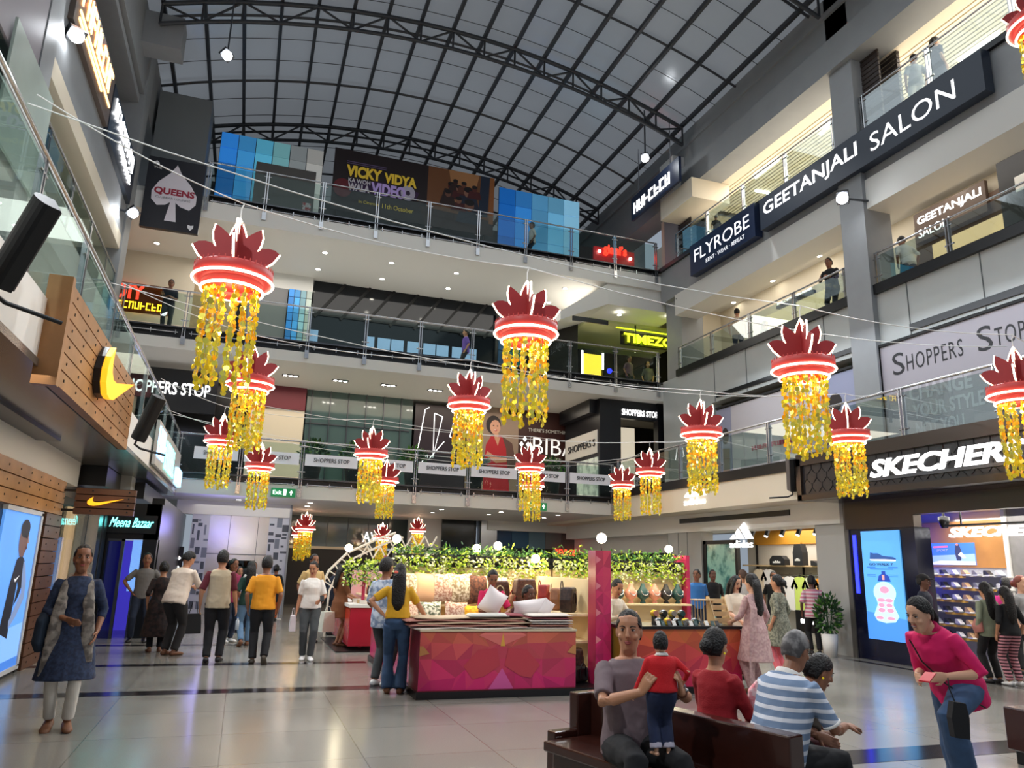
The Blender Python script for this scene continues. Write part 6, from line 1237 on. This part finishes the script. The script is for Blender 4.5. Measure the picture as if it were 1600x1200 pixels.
bag('black bag hanging beside the bending man in the white shirt', (gp(263, 1024).x+.32, gp(263, 1024).y+.1, .35), .3, .34, .1, blk, .4, hl=.2)
std('man walking away in a beige T-shirt with maroon sleeves and black trousers', 330, 1035, 863, (.1, 1), skin='tan', top=(cl('beige', (184, 168, 140)), -.09, .50, cl('maroon', (92, 26, 40)), .018), bottom=(blk, .97, (1.08, 1.05, 1)), shoes=bshoe, feet=[(.09, .05, 0), (-.08, -.05, 0, 8)], feat=False, hands=[(.27, .1, .84), (-.27, .02, .86)])
t = thing('water_bottle', 'small clear water bottle held by the man in the beige and maroon T-shirt', 'bottle', tuple(gp(330, 1035)+Vector((.34, .15, .50)))); b = MB(); b.lathe([(0, 0), (.03, 0), (.03, .14), (.012, .17), (.012, .19), (0, .19)], n=12); b.build('bottle_body', mat('bottle_clear', (214, 224, 232), .1), t); b = MB(); b.lathe([(.014, .185), (.014, .2), (0, .2)], n=10); b.build('cap', mat('cap_blue', (60, 110, 190), .4), t)
std('man in a magenta shirt beyond the beige T-shirt man', 352, 1003, 876, (.5, -.6), skin='brown', top=(cl('magenta_dark', (140, 34, 74)), -.1, .5), bottom=(denimd,), shoes=wshoe)
std('woman in a blue check shirt near the lift door', 364, 988, 888, (.3, -1), sex='f', skin='tan', hair='long', top=(cl('check_blue', (90, 100, 140), c2=(206, 206, 220), vscale=40), -.12, .6), bottom=(denimd,), shoes=bshoe)
std('woman with long black hair and dark green top walking away by the yellow T-shirt man', 380, 1010, 880, (-.1, 1), sex='f', skin='brown', hair='long', top=(cl('darkgreen', (26, 60, 52)), -.08, .5), bottom=(cl('lightdenim', (96, 128, 160)),), shoes=sand, feat=False, feet=walk(.16))
std('man walking away in a bright yellow T-shirt and black trousers', 402, 1038, 872, (.05, 1), skin='brown', top=(cl('amber', (226, 150, 28)), -.05, .46, None, .018), bottom=(blk, .97, (1.05, 1.05, 1.05)), shoes=mat('shoe_olive', (70, 62, 50), .7), feet=[(.09, -.12, .05, 40), (-.09, .06, 0)], feat=False, build=1.05)
std('man with a bearded face half hidden behind the yellow T-shirt man', 386, 985, 880, (.1, -1), skin='brown', top=(wht, -.08, .5), bottom=(denimd,), shoes=bshoe)
std('woman in black with orange trousers walking away near the lift wall', 424, 970, 884, (.1, 1), sex='f', skin='brown', hair='bun', top=(blk, -.34, .9), dress=.06, bottom=(cl('orange', (210, 96, 40)),), shoes=bshoe, feat=False)
t = thing('floor_stand', 'slim white stand beside the lift wall', 'stand', tuple(gp(432, 968))); b = MB(); b.box(-.12, .12, -.1, .1, 0, .02); b.build('foot', white, t); b = MB(); b.box(-.02, .02, -.02, .02, .02, .62); b.box(-.1, .1, -.02, .02, .6, .64); b.build('post', white, t)
std('girl in a pink top and blue jeans far down the passage', 459, 940, 884, (.3, -1), sex='f', skin='fair', hair='bun', top=(cl('pale_pink', (230, 170, 180)), 0, .4), bottom=(cl('midblue', (60, 100, 150)),), shoes=wshoe)
std('woman with black hair and black top far down the passage', 468, 943, 884, (-.2, 1), sex='f', skin='tan', hair='long', top=(blk, 0, .5), bottom=(cl('midblue', (60, 100, 150)),), shoes=bshoe, feat=False)
std('man in a pale yellow polo shirt behind the woman in white', 480, 1003, 869, (.3, -1), skin='brown', tu=478, top=(cl('straw', (206, 176, 120)), -.08, .45), bottom=(blk,), shoes=bshoe)
std('woman in a white T-shirt and grey jeans walking towards us looking at her phone', 478, 1030, 879, (-.02, -1), sex='f', skin='tan', hair='bun', tu=488, H=1.62, top=(wht, -.03, .45, None, .02), bottom=(greyj, .98, (1.0, 1.0, 1.0)), shoes=wshoe, feet=[(.07, .03, 0), (-.05, .16, 0)], hands=[(-.24, .02, .82), (.16, .24, 1.03)][::-1] and [(.24, .02, .82), (-.14, .26, 1.04)], hd=(-.35, -.35), vox=.009)
p = gp(478, 1030); t = thing('phone', 'dark phone held by the woman in white', 'phone', (p.x+.16, p.y-.30, 1.03)); b = MB(); b.obox((0, 0, 0), (.035, 0, 0), (0, .06, .04), (0, -.003, .005)); b.build('case', black, t); b = MB(); b.obox((0, .004, .006), (.031, 0, 0), (0, .055, .036), (0, -.0008, .0012)); b.build('screen', mat('phone_screen', (60, 80, 110), .1), t)
bag('white paper bag carried by the woman in white', (p.x-.28, p.y-.02, .47), .1, .26, .22, mat('paper_white', (214, 206, 212), .7), 0, hl=.12)
std('woman in a short brown dress looking at the snack kiosk', 527, 1010, 884, (.95, .25), sex='f', skin='tan', hair='loose', top=(cl('rust', (124, 76, 46)), -.32, .5), dress=.07, bottom=None, shoes=sand, hands=[(.1, .32, 1.02), (-.12, .3, 1.0)], hd=(0, -.25), vox=.01)
p = gp(527, 1010); bag('white plastic bag held by the woman in the brown dress', (p.x-.26, p.y-.18, .30), .30, .38, .14, mat('plastic_white', (220, 220, 208), .4, var=.05), .5, hl=.1)
std('man in a navy shirt leaning over the snack kiosk counter', 512, 992, 882, (.9, .3), skin='brown', top=(cl('navy', (32, 40, 58)), -.1, .5), bottom=(denimd,), shoes=bshoe, lean=.2, feat=False)
std('man in a pale blue patterned shirt behind the woman in yellow', 592, 1072, 874, (.75, .7), skin='brown', tu=604, H=1.70, top=(cl('blue_print', (196, 206, 220), c2=(120, 140, 170), vscale=16), -.14, .5), bottom=(greyj,), shoes=wshoe, hands=[(.2, .3, .95), (-.2, .2, .95)], feat=False)
std('woman in a mustard top and blue flared jeans seen from behind at the linen counter', 614, 1084, 877, (.25, 1), sex='f', skin='tan', hair='long', H=1.63, top=(cl('mustard', (206, 156, 30)), .06, .40, None, .02), bottom=(denim, 1.02, (1.0, 1.0, 1.35)), shoes=sand, hands=[(.40, .26, .97), (-.20, -.04, 1.04)], elbow=[(.4, -.5, -.3), (-1, -.2, -.1)], feat=False, feet=[(.085, .0, 0), (-.085, .02, 0)], vox=.009)
b = MB(); q = at(619, 894, y=gp(614, 1084).y-.17); b.ball(tuple(q), .03, .012, .02); tag(b.build('hair_clip', mat('coral', (230, 110, 90), .4)), 'coral hair clip in the long hair of the woman in mustard', 'hair clip')
person('saleswoman in a crimson top handling a white pillow behind the linen counter', (3.55, 11.0), (-.1, -1), 1.58, 'f', 'brown', 'bun', top=(cl('crimson', (200, 26, 84)), -.1, .45), bottom=(blk,), lean=.12, hands=[(.05, .34, 1.14), (-.18, .34, 1.08)], hd=(0, -.4), vox=.009)
person('man with a moustache bending low behind the white pillow on the linen counter', (4.1, 11.1), (.1, -1), 1.66, 'm', 'dark', 'short', top=(cl('maroon_dim', (80, 40, 40)), -.1, .5), bottom=(blk,), hipz=.62, lean=.25, feet=[(.15, .1, 0), (-.15, -.1, 0)], hd=(.3, .1), vox=.009)
person('salesman in a cream shirt behind the jewellery counter', (5.65, 11.3), (.45, -.9), 1.66, 'm', 'tan', 'short', top=(cl('pale_cream', (222, 210, 188)), -.1, .9), bottom=(blk,), hipz=.72, lean=.2, hands=[(.1, .4, 1.0), (-.15, .4, 1.0)], hd=(-.3, -.2), vox=.01)
# ---- right side shoppers
def dn(label, u, tv, y, face, H, **k):
    p = at(u, tv, y=y); return person(label, (p.x, y), face, H, **k)
dn('bearded man in a bright blue polo shirt by the grey shop wall', 1088, 888, 16.0, (-.2, -1), 1.66, skin='brown', top=(cl('blue', (60, 122, 190)), -.1, .46), bottom=(denimd,), shoes=bshoe, hd=(-.7, 0), build=1.08)
dn('man in a black T-shirt beside the dark glass door of the sportswear shop', 1113, 889, 16.8, (-.3, -1), 1.66, skin='dark', top=(blk, -.1, .46), bottom=(blk,), shoes=bshoe)
dn('young woman in a cream top and black waistcoat looking down at the jewellery', 1148, 899, 10.9, (-.1, -1), 1.58, sex='f', skin='fair', hair='loose', top=(cl('ivory', (222, 208, 186)), -.1, .5), bottom=(blk,), shoes=bshoe, hd=(.2, -.4), hands=[(.1, .3, .98), (-.12, .3, .98)], vox=.009)
dn('man with a shaved head in a white T-shirt behind the jewellery shoppers', 1160, 885, 15.6, (-.1, .9), 1.68, skin='tan', hair='short', hm=mat('hair_shaved', (88, 66, 54), .7), top=(wht, -.1, .46), bottom=(denimd,), shoes=bshoe, feat=False)
pinkp = cl('mauve_print', (188, 150, 150), c2=(206, 172, 168), vscale=28)
def x_dup(o, T, Hh, arms, legs, s, child, hip, R):
    q = MB(); eloft(q, [T(-.13, .08, .40), T(-.15, -.06, .47), T(-.17, -.13, .3), T(-.2, -.12, 0), T(-.2, -.08, -.5), T(-.18, -.05, -.78)], [(.06*s, .02*s), (.07*s, .022*s), (.09*s, .02*s), (.09*s, .022*s), (.08*s, .022*s), (.06*s, .02*s)], (1, 0, 0), 10); child(q, 'dupatta', pinkp, .008)
std('woman in a dusty pink kurta set, long black hair, back turned at the jewellery kiosk', 1183, 1083, 893, (-.3, .9), sex='f', skin='fair', hair='long', H=1.62, top=(pinkp, -.46, .75), dress=.09, bottom=(pinkp, .97, (1.05, 1.1, 1.2)), shoes=sand, hands=[None, (-.14, .3, 1.0)], feat=False, vox=.009, extra=x_dup)
std('woman in coral and grey-green kurta behind the dusty pink kurta', 1222, 1055, 897, (-.4, .8), sex='f', skin='tan', hair='bun', H=1.60, top=(cl('sage_print', (140, 140, 122), c2=(96, 98, 86), vscale=34), -.42, .7, None), dress=.07, bottom=(cl('coral', (226, 110, 120)),), shoes=sand, feat=False)
std('boy in a pink and white striped T-shirt walking into the sportswear shop', 1275, 1022, 896, (.45, .9), skin='dark', tu=1263, H=1.60, top=(stripes('pink_stripes', (206, 120, 140), (226, 206, 206), .075, .5), -.12, .5, None, .02), bottom=(blk,), shoes=bshoe, feat=False)
dn('shop assistant partly hidden behind shirts in the sportswear shop', 1208, 894, 17.2, (-.6, -.8), 1.66, skin='brown', top=(blk, -.1, .46), bottom=(blk,), shoes=bshoe)
dn('man in a black cap and dark uniform inside the shoe shop', 1441, 899, 11.1, (.5, -.8), 1.68, skin='dark', top=(cl('uniform', (34, 38, 52)), -.1, .9), bottom=(blk,), shoes=bshoe, extra=lambda o, T, Hh, arms, legs, s, child, hip, R: child(eloft(eloft(MB(), [Hh(0, -.01, .05), Hh(0, -.01, .10), Hh(0, -.01, .14)], [(.09, .115), (.088, .11), (.04, .05)], (1, 0, 0)), [Hh(0, .08, .06), Hh(0, .19, .045)], [(.07, .012), (.05, .008)], (1, 0, 0)), 'cap', blk))
dn('shop assistant in a pink shirt by the shoe display', 1569, 897, 10.6, (.6, .6), 1.66, skin='tan', top=(cl('hot_pink', (206, 50, 130)), -.1, .46), bottom=(blk,), shoes=bshoe, feat=False)
dn('person with auburn hair at the right edge in the shoe shop', 1592, 893, 10.0, (.1, -1), 1.7, sex='f', skin='fair', hair='bun', hm=hairr, top=(cl('greyish', (150, 150, 150)), -.1, .6), bottom=(blk,), shoes=bshoe)
std('woman with very long black hair and sage green top looking at the shoes', 1556, 1068, 914, (.2, 1), sex='f', skin='tan', hair='long', H=1.58, top=(cl('sage', (126, 132, 110)), -.12, .9, None, .02), bottom=(blk,), shoes=bshoe, feat=False, extra=lambda o, T, Hh, arms, legs, s, child, hip, R: child(eloft(MB(), [T(-.2, 0, .16), T(-.22, .02, .04), T(-.2, 0, -.06)], [(.04, .08), (.06, .12), (.05, .1)], (1, 0, 0)), 'handbag', cl('blush_bag', (170, 110, 100))))
std('woman in zebra-patterned trousers and black top at the right edge of the shoe shop', 1588, 1072, 928, (.3, 1), sex='f', skin='tan', hair='long', H=1.52, top=(blk, -.05, .6), bottom=(stripes('zebra', (206, 140, 150), (70, 40, 50), .05, .5),), shoes=wshoe, feat=False)
# ---- upper galleries
def up(label, u, v, yx, zf, face, H=1.66, **k):
    p = at(u, v, **yx); k.setdefault('vox', .016); return person(label, (p.x, p.y), face, H, z=zf, **k)
up('man in a dark polo shirt looking at his phone on the far second-floor balcony', 264, 470, dict(y=23.2), 8.0, (.1, -1), 1.6, skin='brown', top=(cl('ink', (28, 32, 44)), -.08, .46), bottom=(greyj,), hands=[(.08, .28, 1.08), (-.08, .28, 1.08)], hd=(0, -.3))
up('man in a purple T-shirt standing sideways before the dark glass wall', 728, 530, dict(y=24.2), 8.0, (-1, .1), 1.58, skin='tan', top=(cl('purple', (104, 72, 160)), -.1, .5), bottom=(blk,))
up('person in a black T-shirt and white trousers near the games hall entrance', 840, 550, dict(y=24.0), 8.0, (.8, .4), 1.58, skin='tan', top=(blk, -.05, .46), bottom=(wht,), feat=False, hands=[(.15, .3, 1.0), (-.2, .25, 1.0)])
up('man in a plum shirt inside the games hall under the lime sign', 983, 555, dict(y=24.6), 8.0, (.4, -.9), 1.5, skin='brown', top=(cl('plum', (110, 84, 100)), -.1, .46), bottom=(blk,))
up('thin woman in grey inside the games hall at the far right', 1012, 560, dict(y=25.0), 8.0, (-.4, -.9), 1.5, sex='f', skin='tan', hair='long', top=(cl('dimgrey', (90, 86, 90)), -.1, .6), bottom=(blk,))
t = thing('arcade_machine', 'glowing yellow and green arcade machine in the games hall', 'arcade machine', (11.6, 25.5, 8.0)); b = MB(); b.box(0, .9, 0, .7, 0, 1.9); b.build('cabinet', black, t); b = MB(); b.box(.08, .82, -.02, 0, .7, 1.7); b.build('screen', mat('arcade_glow', (255, 210, 60), emit=1.5, c2=(120, 200, 80), vscale=2), t); b = MB(); b.box(-.02, .04, -.03, 0, .5, 1.8); b.box(.86, .92, -.03, 0, .5, 1.8); b.build('light_strip', ledw, t)
for k, (x, z0, x1, z1) in enumerate(((14.2, 8.6, 15.2, 8.9), (13.0, 8.4, 13.8, 8.5), (14.6, 8.2, 14.6, 9.6))):
    b = MB(); b.tube([(x, 28.76, z0), (x1, 28.76, z1)], .04, 6); tag(b.build('neon_tube', ledw), 'white neon tube in the games hall, %s' % ('slanting to the right', 'lying low by the machine', 'standing upright')[k], 'light')
t = thing('gaming_chair', 'dark arcade seat with blue light in the games hall', 'arcade machine', (12.4, 24.8, 8.0)); b = MB(); b.box(0, .6, 0, .7, 0, .5); b.box(0, .6, .55, .7, .5, 1.1); b.build('seat', black, t); b = MB(); b.ball((.3, -.05, .3), .16); b.ball((.0, -.05, .9), .1); b.build('blue_light', mat('blue_light', (40, 50, 255), emit=3), t)
up('man in a cream shirt seen from behind at the right second-floor railing', 1152, 500, dict(x=13.9), 8.05, (.6, .7), 1.62, skin='tan', top=(cl('creamy', (206, 180, 150)), -.1, .46), bottom=(denimd,), feat=False)
up('seated dark figure near the small blue-white sign on the right second floor', 1196, 520, dict(x=14.8), 8.05, (.2, -.8), 1.5, sex='f', skin='tan', hair='long', top=(cl('darkgreen', (26, 60, 52)), -.1, .6), bottom=(blk,), hipz=.6)
up('man in dark clothes leaning on the right second-floor railing beside the column', 1300, 440, dict(x=13.85), 8.05, (-.8, -.3), 1.66, skin='brown', top=(blk, -.1, .9), bottom=(blk,), lean=.15, hands=[(.12, .4, 1.1), (-.12, .4, 1.1)])
up('person in a white shirt bending behind the right second-floor railing under the salon sign', 1418, 400, dict(x=14.2), 8.05, (.3, .9), 1.6, skin='brown', top=(cl('white', (226, 222, 216)), -.1, .6), bottom=(blk,), lean=.3, feat=False)
up('woman in a grey top with her back turned on the right top floor', 1427, 90, dict(x=14.0), 12.2, (.5, .8), 1.62, sex='f', skin='tan', hair='bun', top=(cl('silver', (170, 172, 176)), -.1, .5), bottom=(wht,), feat=False)
up('woman with dark hair and sparkling black dress on the right top floor', 1461, 70, dict(x=14.0), 12.2, (.8, -.2), 1.66, sex='f', skin='fair', hair='long', top=(cl('sequin_black', (28, 30, 40), c2=(70, 74, 90), vscale=60), -.3, .5), dress=.04, bottom=(blk,))
up('person whose head just shows above the right top-floor railing by the navy sign', 1119, 352, dict(x=13.8), 12.2, (.3, .8), 1.0, skin='brown', top=(blk, -.1, .5), bottom=(blk,), feat=False)
up('man in a white shirt walking before the blue panels on the top floor', 831, 375, dict(y=23.6), 12.2, (-1, .1), 1.55, skin='brown', top=(cl('white', (226, 222, 216)), -.1, .6), bottom=(denimd,))
# ---- the bench in the foreground
def x_watch(o, T, Hh, arms, legs, s, child, hip, R):
    sh, el, wr = arms[1]; q = MB(); d = (wr-el).normalized(); eloft(q, [wr-d*.04, wr-d*.015], [.034*s, .033*s], (0, 1, 0), 12); c = q.build('watch_strap', mat('strap_brown', (110, 60, 36), .5), o)
    q = MB(); q.ball(tuple(wr-d*.027+Vector((-.02, .02, .018))), .016, .016, .012, n=12); q.build('watch_face', steel, c)
P = at(983, 984, z=1.265); HB = (P.x+.01, P.y+.02)
man = person('man in a mauve-grey T-shirt sitting on the bench and holding up a baby', HB, (-.10, -1), 1.80, 'm', 'tan', 'short', top=(cl('mauve_grey', (112, 96, 100), var=.05, vscale=60), -.06, .44, None, .016), bottom=(cl('black_trouser', (16, 16, 20)),), hipz=.53, lean=-.02, feet=[(.22, .46, 0), (-.26, .50, 0)],
    hands=[(.075, .36, .865), (-.185, .37, .865)], elbow=[(1, -.1, -.75), (-1, -.1, -.75)], handdir=[(-.30, .42, .75), (.30, .42, .75)], palmn=[(-.85, -.45, 0), (.85, -.45, 0)], hd=(-.48, -.02), thumbs=(-1, -1), vox=.0065, body_vox=.0056, shoes=bshoe, fingers=[.6, .6], extra=x_watch)
# baby: standing on the man's lap, back to us
fy = Vector((-.10, -1, 0)).normalized(); fx = Vector((-fy.y*-1, 0, 0))
BX = Vector((HB[0], HB[1], 0))+Vector((-.10, -1, 0)).normalized()*.40+Vector((1, -.10, 0)).normalized()*.055
def x_baby(o, T, Hh, arms, legs, s, child, hip, R):
    q = MB(); eloft(q, [T(0, -.03, .50), T(0, -.02, .55)], [(.085*s*1.35, .075*s*1.35), (.07*s*1.35, .065*s*1.35)], (1, 0, 0), 14); child(q, 'collar', wht, 0, 2, .006)
    for hj, kn, an, fy_, fz in legs:
        q = MB(); e = kn.lerp(an, .72); f = kn.lerp(an, .92); eloft(q, [e, f], [.095*s, .098*s], (1, 0, 0), 12); child(q, 'turn_up', cl('pale_denim', (176, 170, 184)), 0, 2, .006)
baby = person('baby in a red sweater and rolled blue jeans held up with its back to us', (BX.x, BX.y), (.12, 1), .70, 'm', 'fair', 'short', top=(cl('sweater_red', (200, 20, 30), bump=.3, bscale=200), -.02, .92, None, .03), bottom=(cl('baby_denim', (26, 36, 66), var=.2, vscale=30), .86, (1.25, 1.35, 1.5)), hipz=.375, z=.555, headk=1.35, feat=False, vox=.006, body_vox=.005,
    hands=[(.40, .05, 1.02), (-.42, .14, .80)], elbow=[(.6, -.6, -.5), (-.6, -.3, -.5)], fingers=.8, build=1.25, extra=x_baby, voff=.02, hd=(-.35, 0), feet=[(.10, 0, -.03), (-.10, 0, -.03)])
# red sari woman, striped man and profile woman on the far side of the bench
def x_ear(o, T, Hh, arms, legs, s, child, hip, R):
    for sg in (-1, 1): q = MB(); q.ball(tuple(Hh(sg*.082, -.006, -.036)), .009, n=8); q.build('earring', goldm, o)
P = at(1117, 1015, z=1.11); RW = (P.x, P.y)
person('woman in a red top with a hair bun sitting behind the bench, turned away', RW, (.85, .35), 1.60, 'f', 'tan', 'bun', top=(cl('red_knit', (150, 16, 28), bump=.2, bscale=120), -.08, .95, None, .02), bottom=(cl('maroon_skirt', (90, 20, 34)),), hipz=.49, feet=[(.1, .5, 0), (-.1, .5, 0)], hands=[(.14, .34, .62), (-.14, .34, .62)], hd=(0, -.1), vox=.008, extra=x_ear, voff=.06, shoes=sand)
q = MB(); p = at(1188, 1105, z=.72); q.slab([(0, -.2), (.14, -.24), (.2, 0), (.12, .2), (.04, .12)], p+Vector((-.12, .05, 0)), (.9, -.3, 0), (0, 0, 1), .05); o = skin_up(q, 'shawl', cl('pink_ikat', (222, 130, 140), c2=(240, 214, 214), vscale=14), .01, 6, .012); o = D.objects.new('shawl', o); COL.objects.link(o); tag(o, 'pink and white patterned shawl lying over the bench back beside the striped man', 'shawl')
stp = stripes('polo_stripes', (112, 132, 160), (214, 216, 224), .062, .62)
def x_glass(o, T, Hh, arms, legs, s, child, hip, R):
    q = MB()
    for sg in (-1, 1): q.tube([Hh(sg*.034+.022*math.cos(a), .101, .018+.018*math.sin(a)) for a in [math.pi*2*i/14 for i in range(15)]], .002, 5); q.tube([Hh(sg*.056, .1, .022), Hh(sg*.078, .0, .022)], .002, 5)
    q.build('spectacles', black, o)
    q = MB(); eloft(q, [T(0, -.02, .495), T(0, -.015, .535)], [(.098*s, .082*s), (.085*s, .074*s)], (1, 0, 0), 16); child(q, 'collar', wht, 0, 2, .007)
    for sh, el, wr in arms: q = MB(); a = sh.lerp(el, .80); b_ = sh.lerp(el, .87); eloft(q, [a, b_], [.0625*s, .062*s], (0, 1, 0), 14); child(q, 'cuff', wht, 0, 2, .006)
P = at(1246, 1016, z=1.17); SM = (P.x-.24, P.y-.02)
person('elderly man with grey hair in a blue and white striped polo shirt on the bench', SM, (.93, .12), 1.70, 'm', 'brown', 'grey', hm=hairg, top=(stp, -.1, .46, None, .02), bottom=(cl('black_trouser', (16, 16, 20)),), hipz=.53, lean=.34, headk=.95, feet=[(.16, .50, 0), (-.16, .5, 0)], hands=[(.14, .50, .70), (-.1, .5, .6)], elbow=[(.6, -.2, -.9), (-.6, -.2, -.9)], handdir=[(-.1, 1, -.1), None], palmn=[(-.3, 0, -1), None], hd=(.1, .05), vox=.007, body_vox=.006, build=1.14, extra=x_glass, fingers=.5, shoes=bshoe)
P = at(1298, 1046, z=1.0)
person('woman with centre-parted black hair and a gold earring leaning in beside the striped man', (P.x-.46, P.y+.12), (.98, -.10), 1.58, 'f', 'brown', 'bun', top=(cl('olive_blouse', (70, 60, 50)), -.1, .45), bottom=(cl('maroon_skirt', (90, 20, 34)),), hipz=.50, lean=.72, feet=[(.1, .5, 0), (-.1, .5, 0)], hands=[(.14, .4, .62), (-.14, .4, .62)], hd=(-.1, .30), vox=.007, extra=x_ear, voff=.05, shoes=sand)
# the laughing girl in pink
def x_girl(o, T, Hh, arms, legs, s, child, hip, R):
    q = MB(); eloft(q, [T(0, -.03, .48), T(0, -.022, .55)], [(.085*s, .072*s), (.068*s, .066*s)], (1, 0, 0), 14); child(q, 'collar', cl('fuchsia', (206, 16, 92)), 0, 2, .006)
    q = MB(); orb(q, Hh(0, .093, -.0535), (.019*s, .009*s, .0055*s), None, 10); q.build('teeth', eyew, o)
    q = MB(); q.tube([T(.12, .10, .50), T(.05, .175, .36), T(-.06, .19, .18), T(-.16, .15, .02), T(-.21, .10, -.10)], .006, 6); q.build('bag_strap', black, o)
P = at(1528, 1090, z=.80); GL = (P.x-.20, P.y)
fuch = cl('fuchsia', (206, 16, 92)); 
girl = person('laughing girl in a fuchsia shirt and blue jeans leaning forward with one knee raised', GL, (-.97, -.22), 1.62, 'f', 'fair', 'pony', top=(fuch, -.16, .62, None, .024), bottom=(denim, .98, (1.1, 1.25, 1.5)), hipz=.90, lean=.66, headk=.95, feet=[(.09, -.16, 0), (-.10, .20, .30, 50)], knee=[(.1, 1, 0), (-.15, 1, .3)], hands=[(.06, .42, 1.02), (-.15, .40, 1.04)], elbow=[(.45, -.9, .15), (-.6, -.6, -.2)], hd=(-.12, .30), vox=.0075, body_vox=.0062, shoes=wshoe, fingers=.7, extra=x_girl, voff=.04, build=1.04)
t = thing('phone', 'red phone held in the hand of the girl in the fuchsia shirt', 'phone', tuple(at(1449, 1058, z=1.10))); b = MB(); b.obox((0, 0, 0), (.05, .02, .02), (-.01, .03, 0), (0, 0, .004)); b.build('case', mat('phone_red', (190, 20, 40), .3), t)
t = thing('shoulder_bag', 'small black bag hanging at the hip of the girl in the fuchsia shirt', 'bag', tuple(at(1490, 1118, z=.78)+Vector((-.02, -.06, 0)))); b = MB(); n = 6; b.slab([(-.05, -.12), (.05, -.13), (.06, .0), (.045, .09), (-.035, .1), (-.06, 0)], (0, .03, 0), (.95, -.3, 0), (0, 0, 1), .06); o = b.build('pouch', blk, t); b = MB(); b.tube([(-.02, 0, .09), (-.04, .02, .18), (-.02, .04, .24)], .005, 6); b.build('strap', black, t)
D.scenes.remove(BENCH)
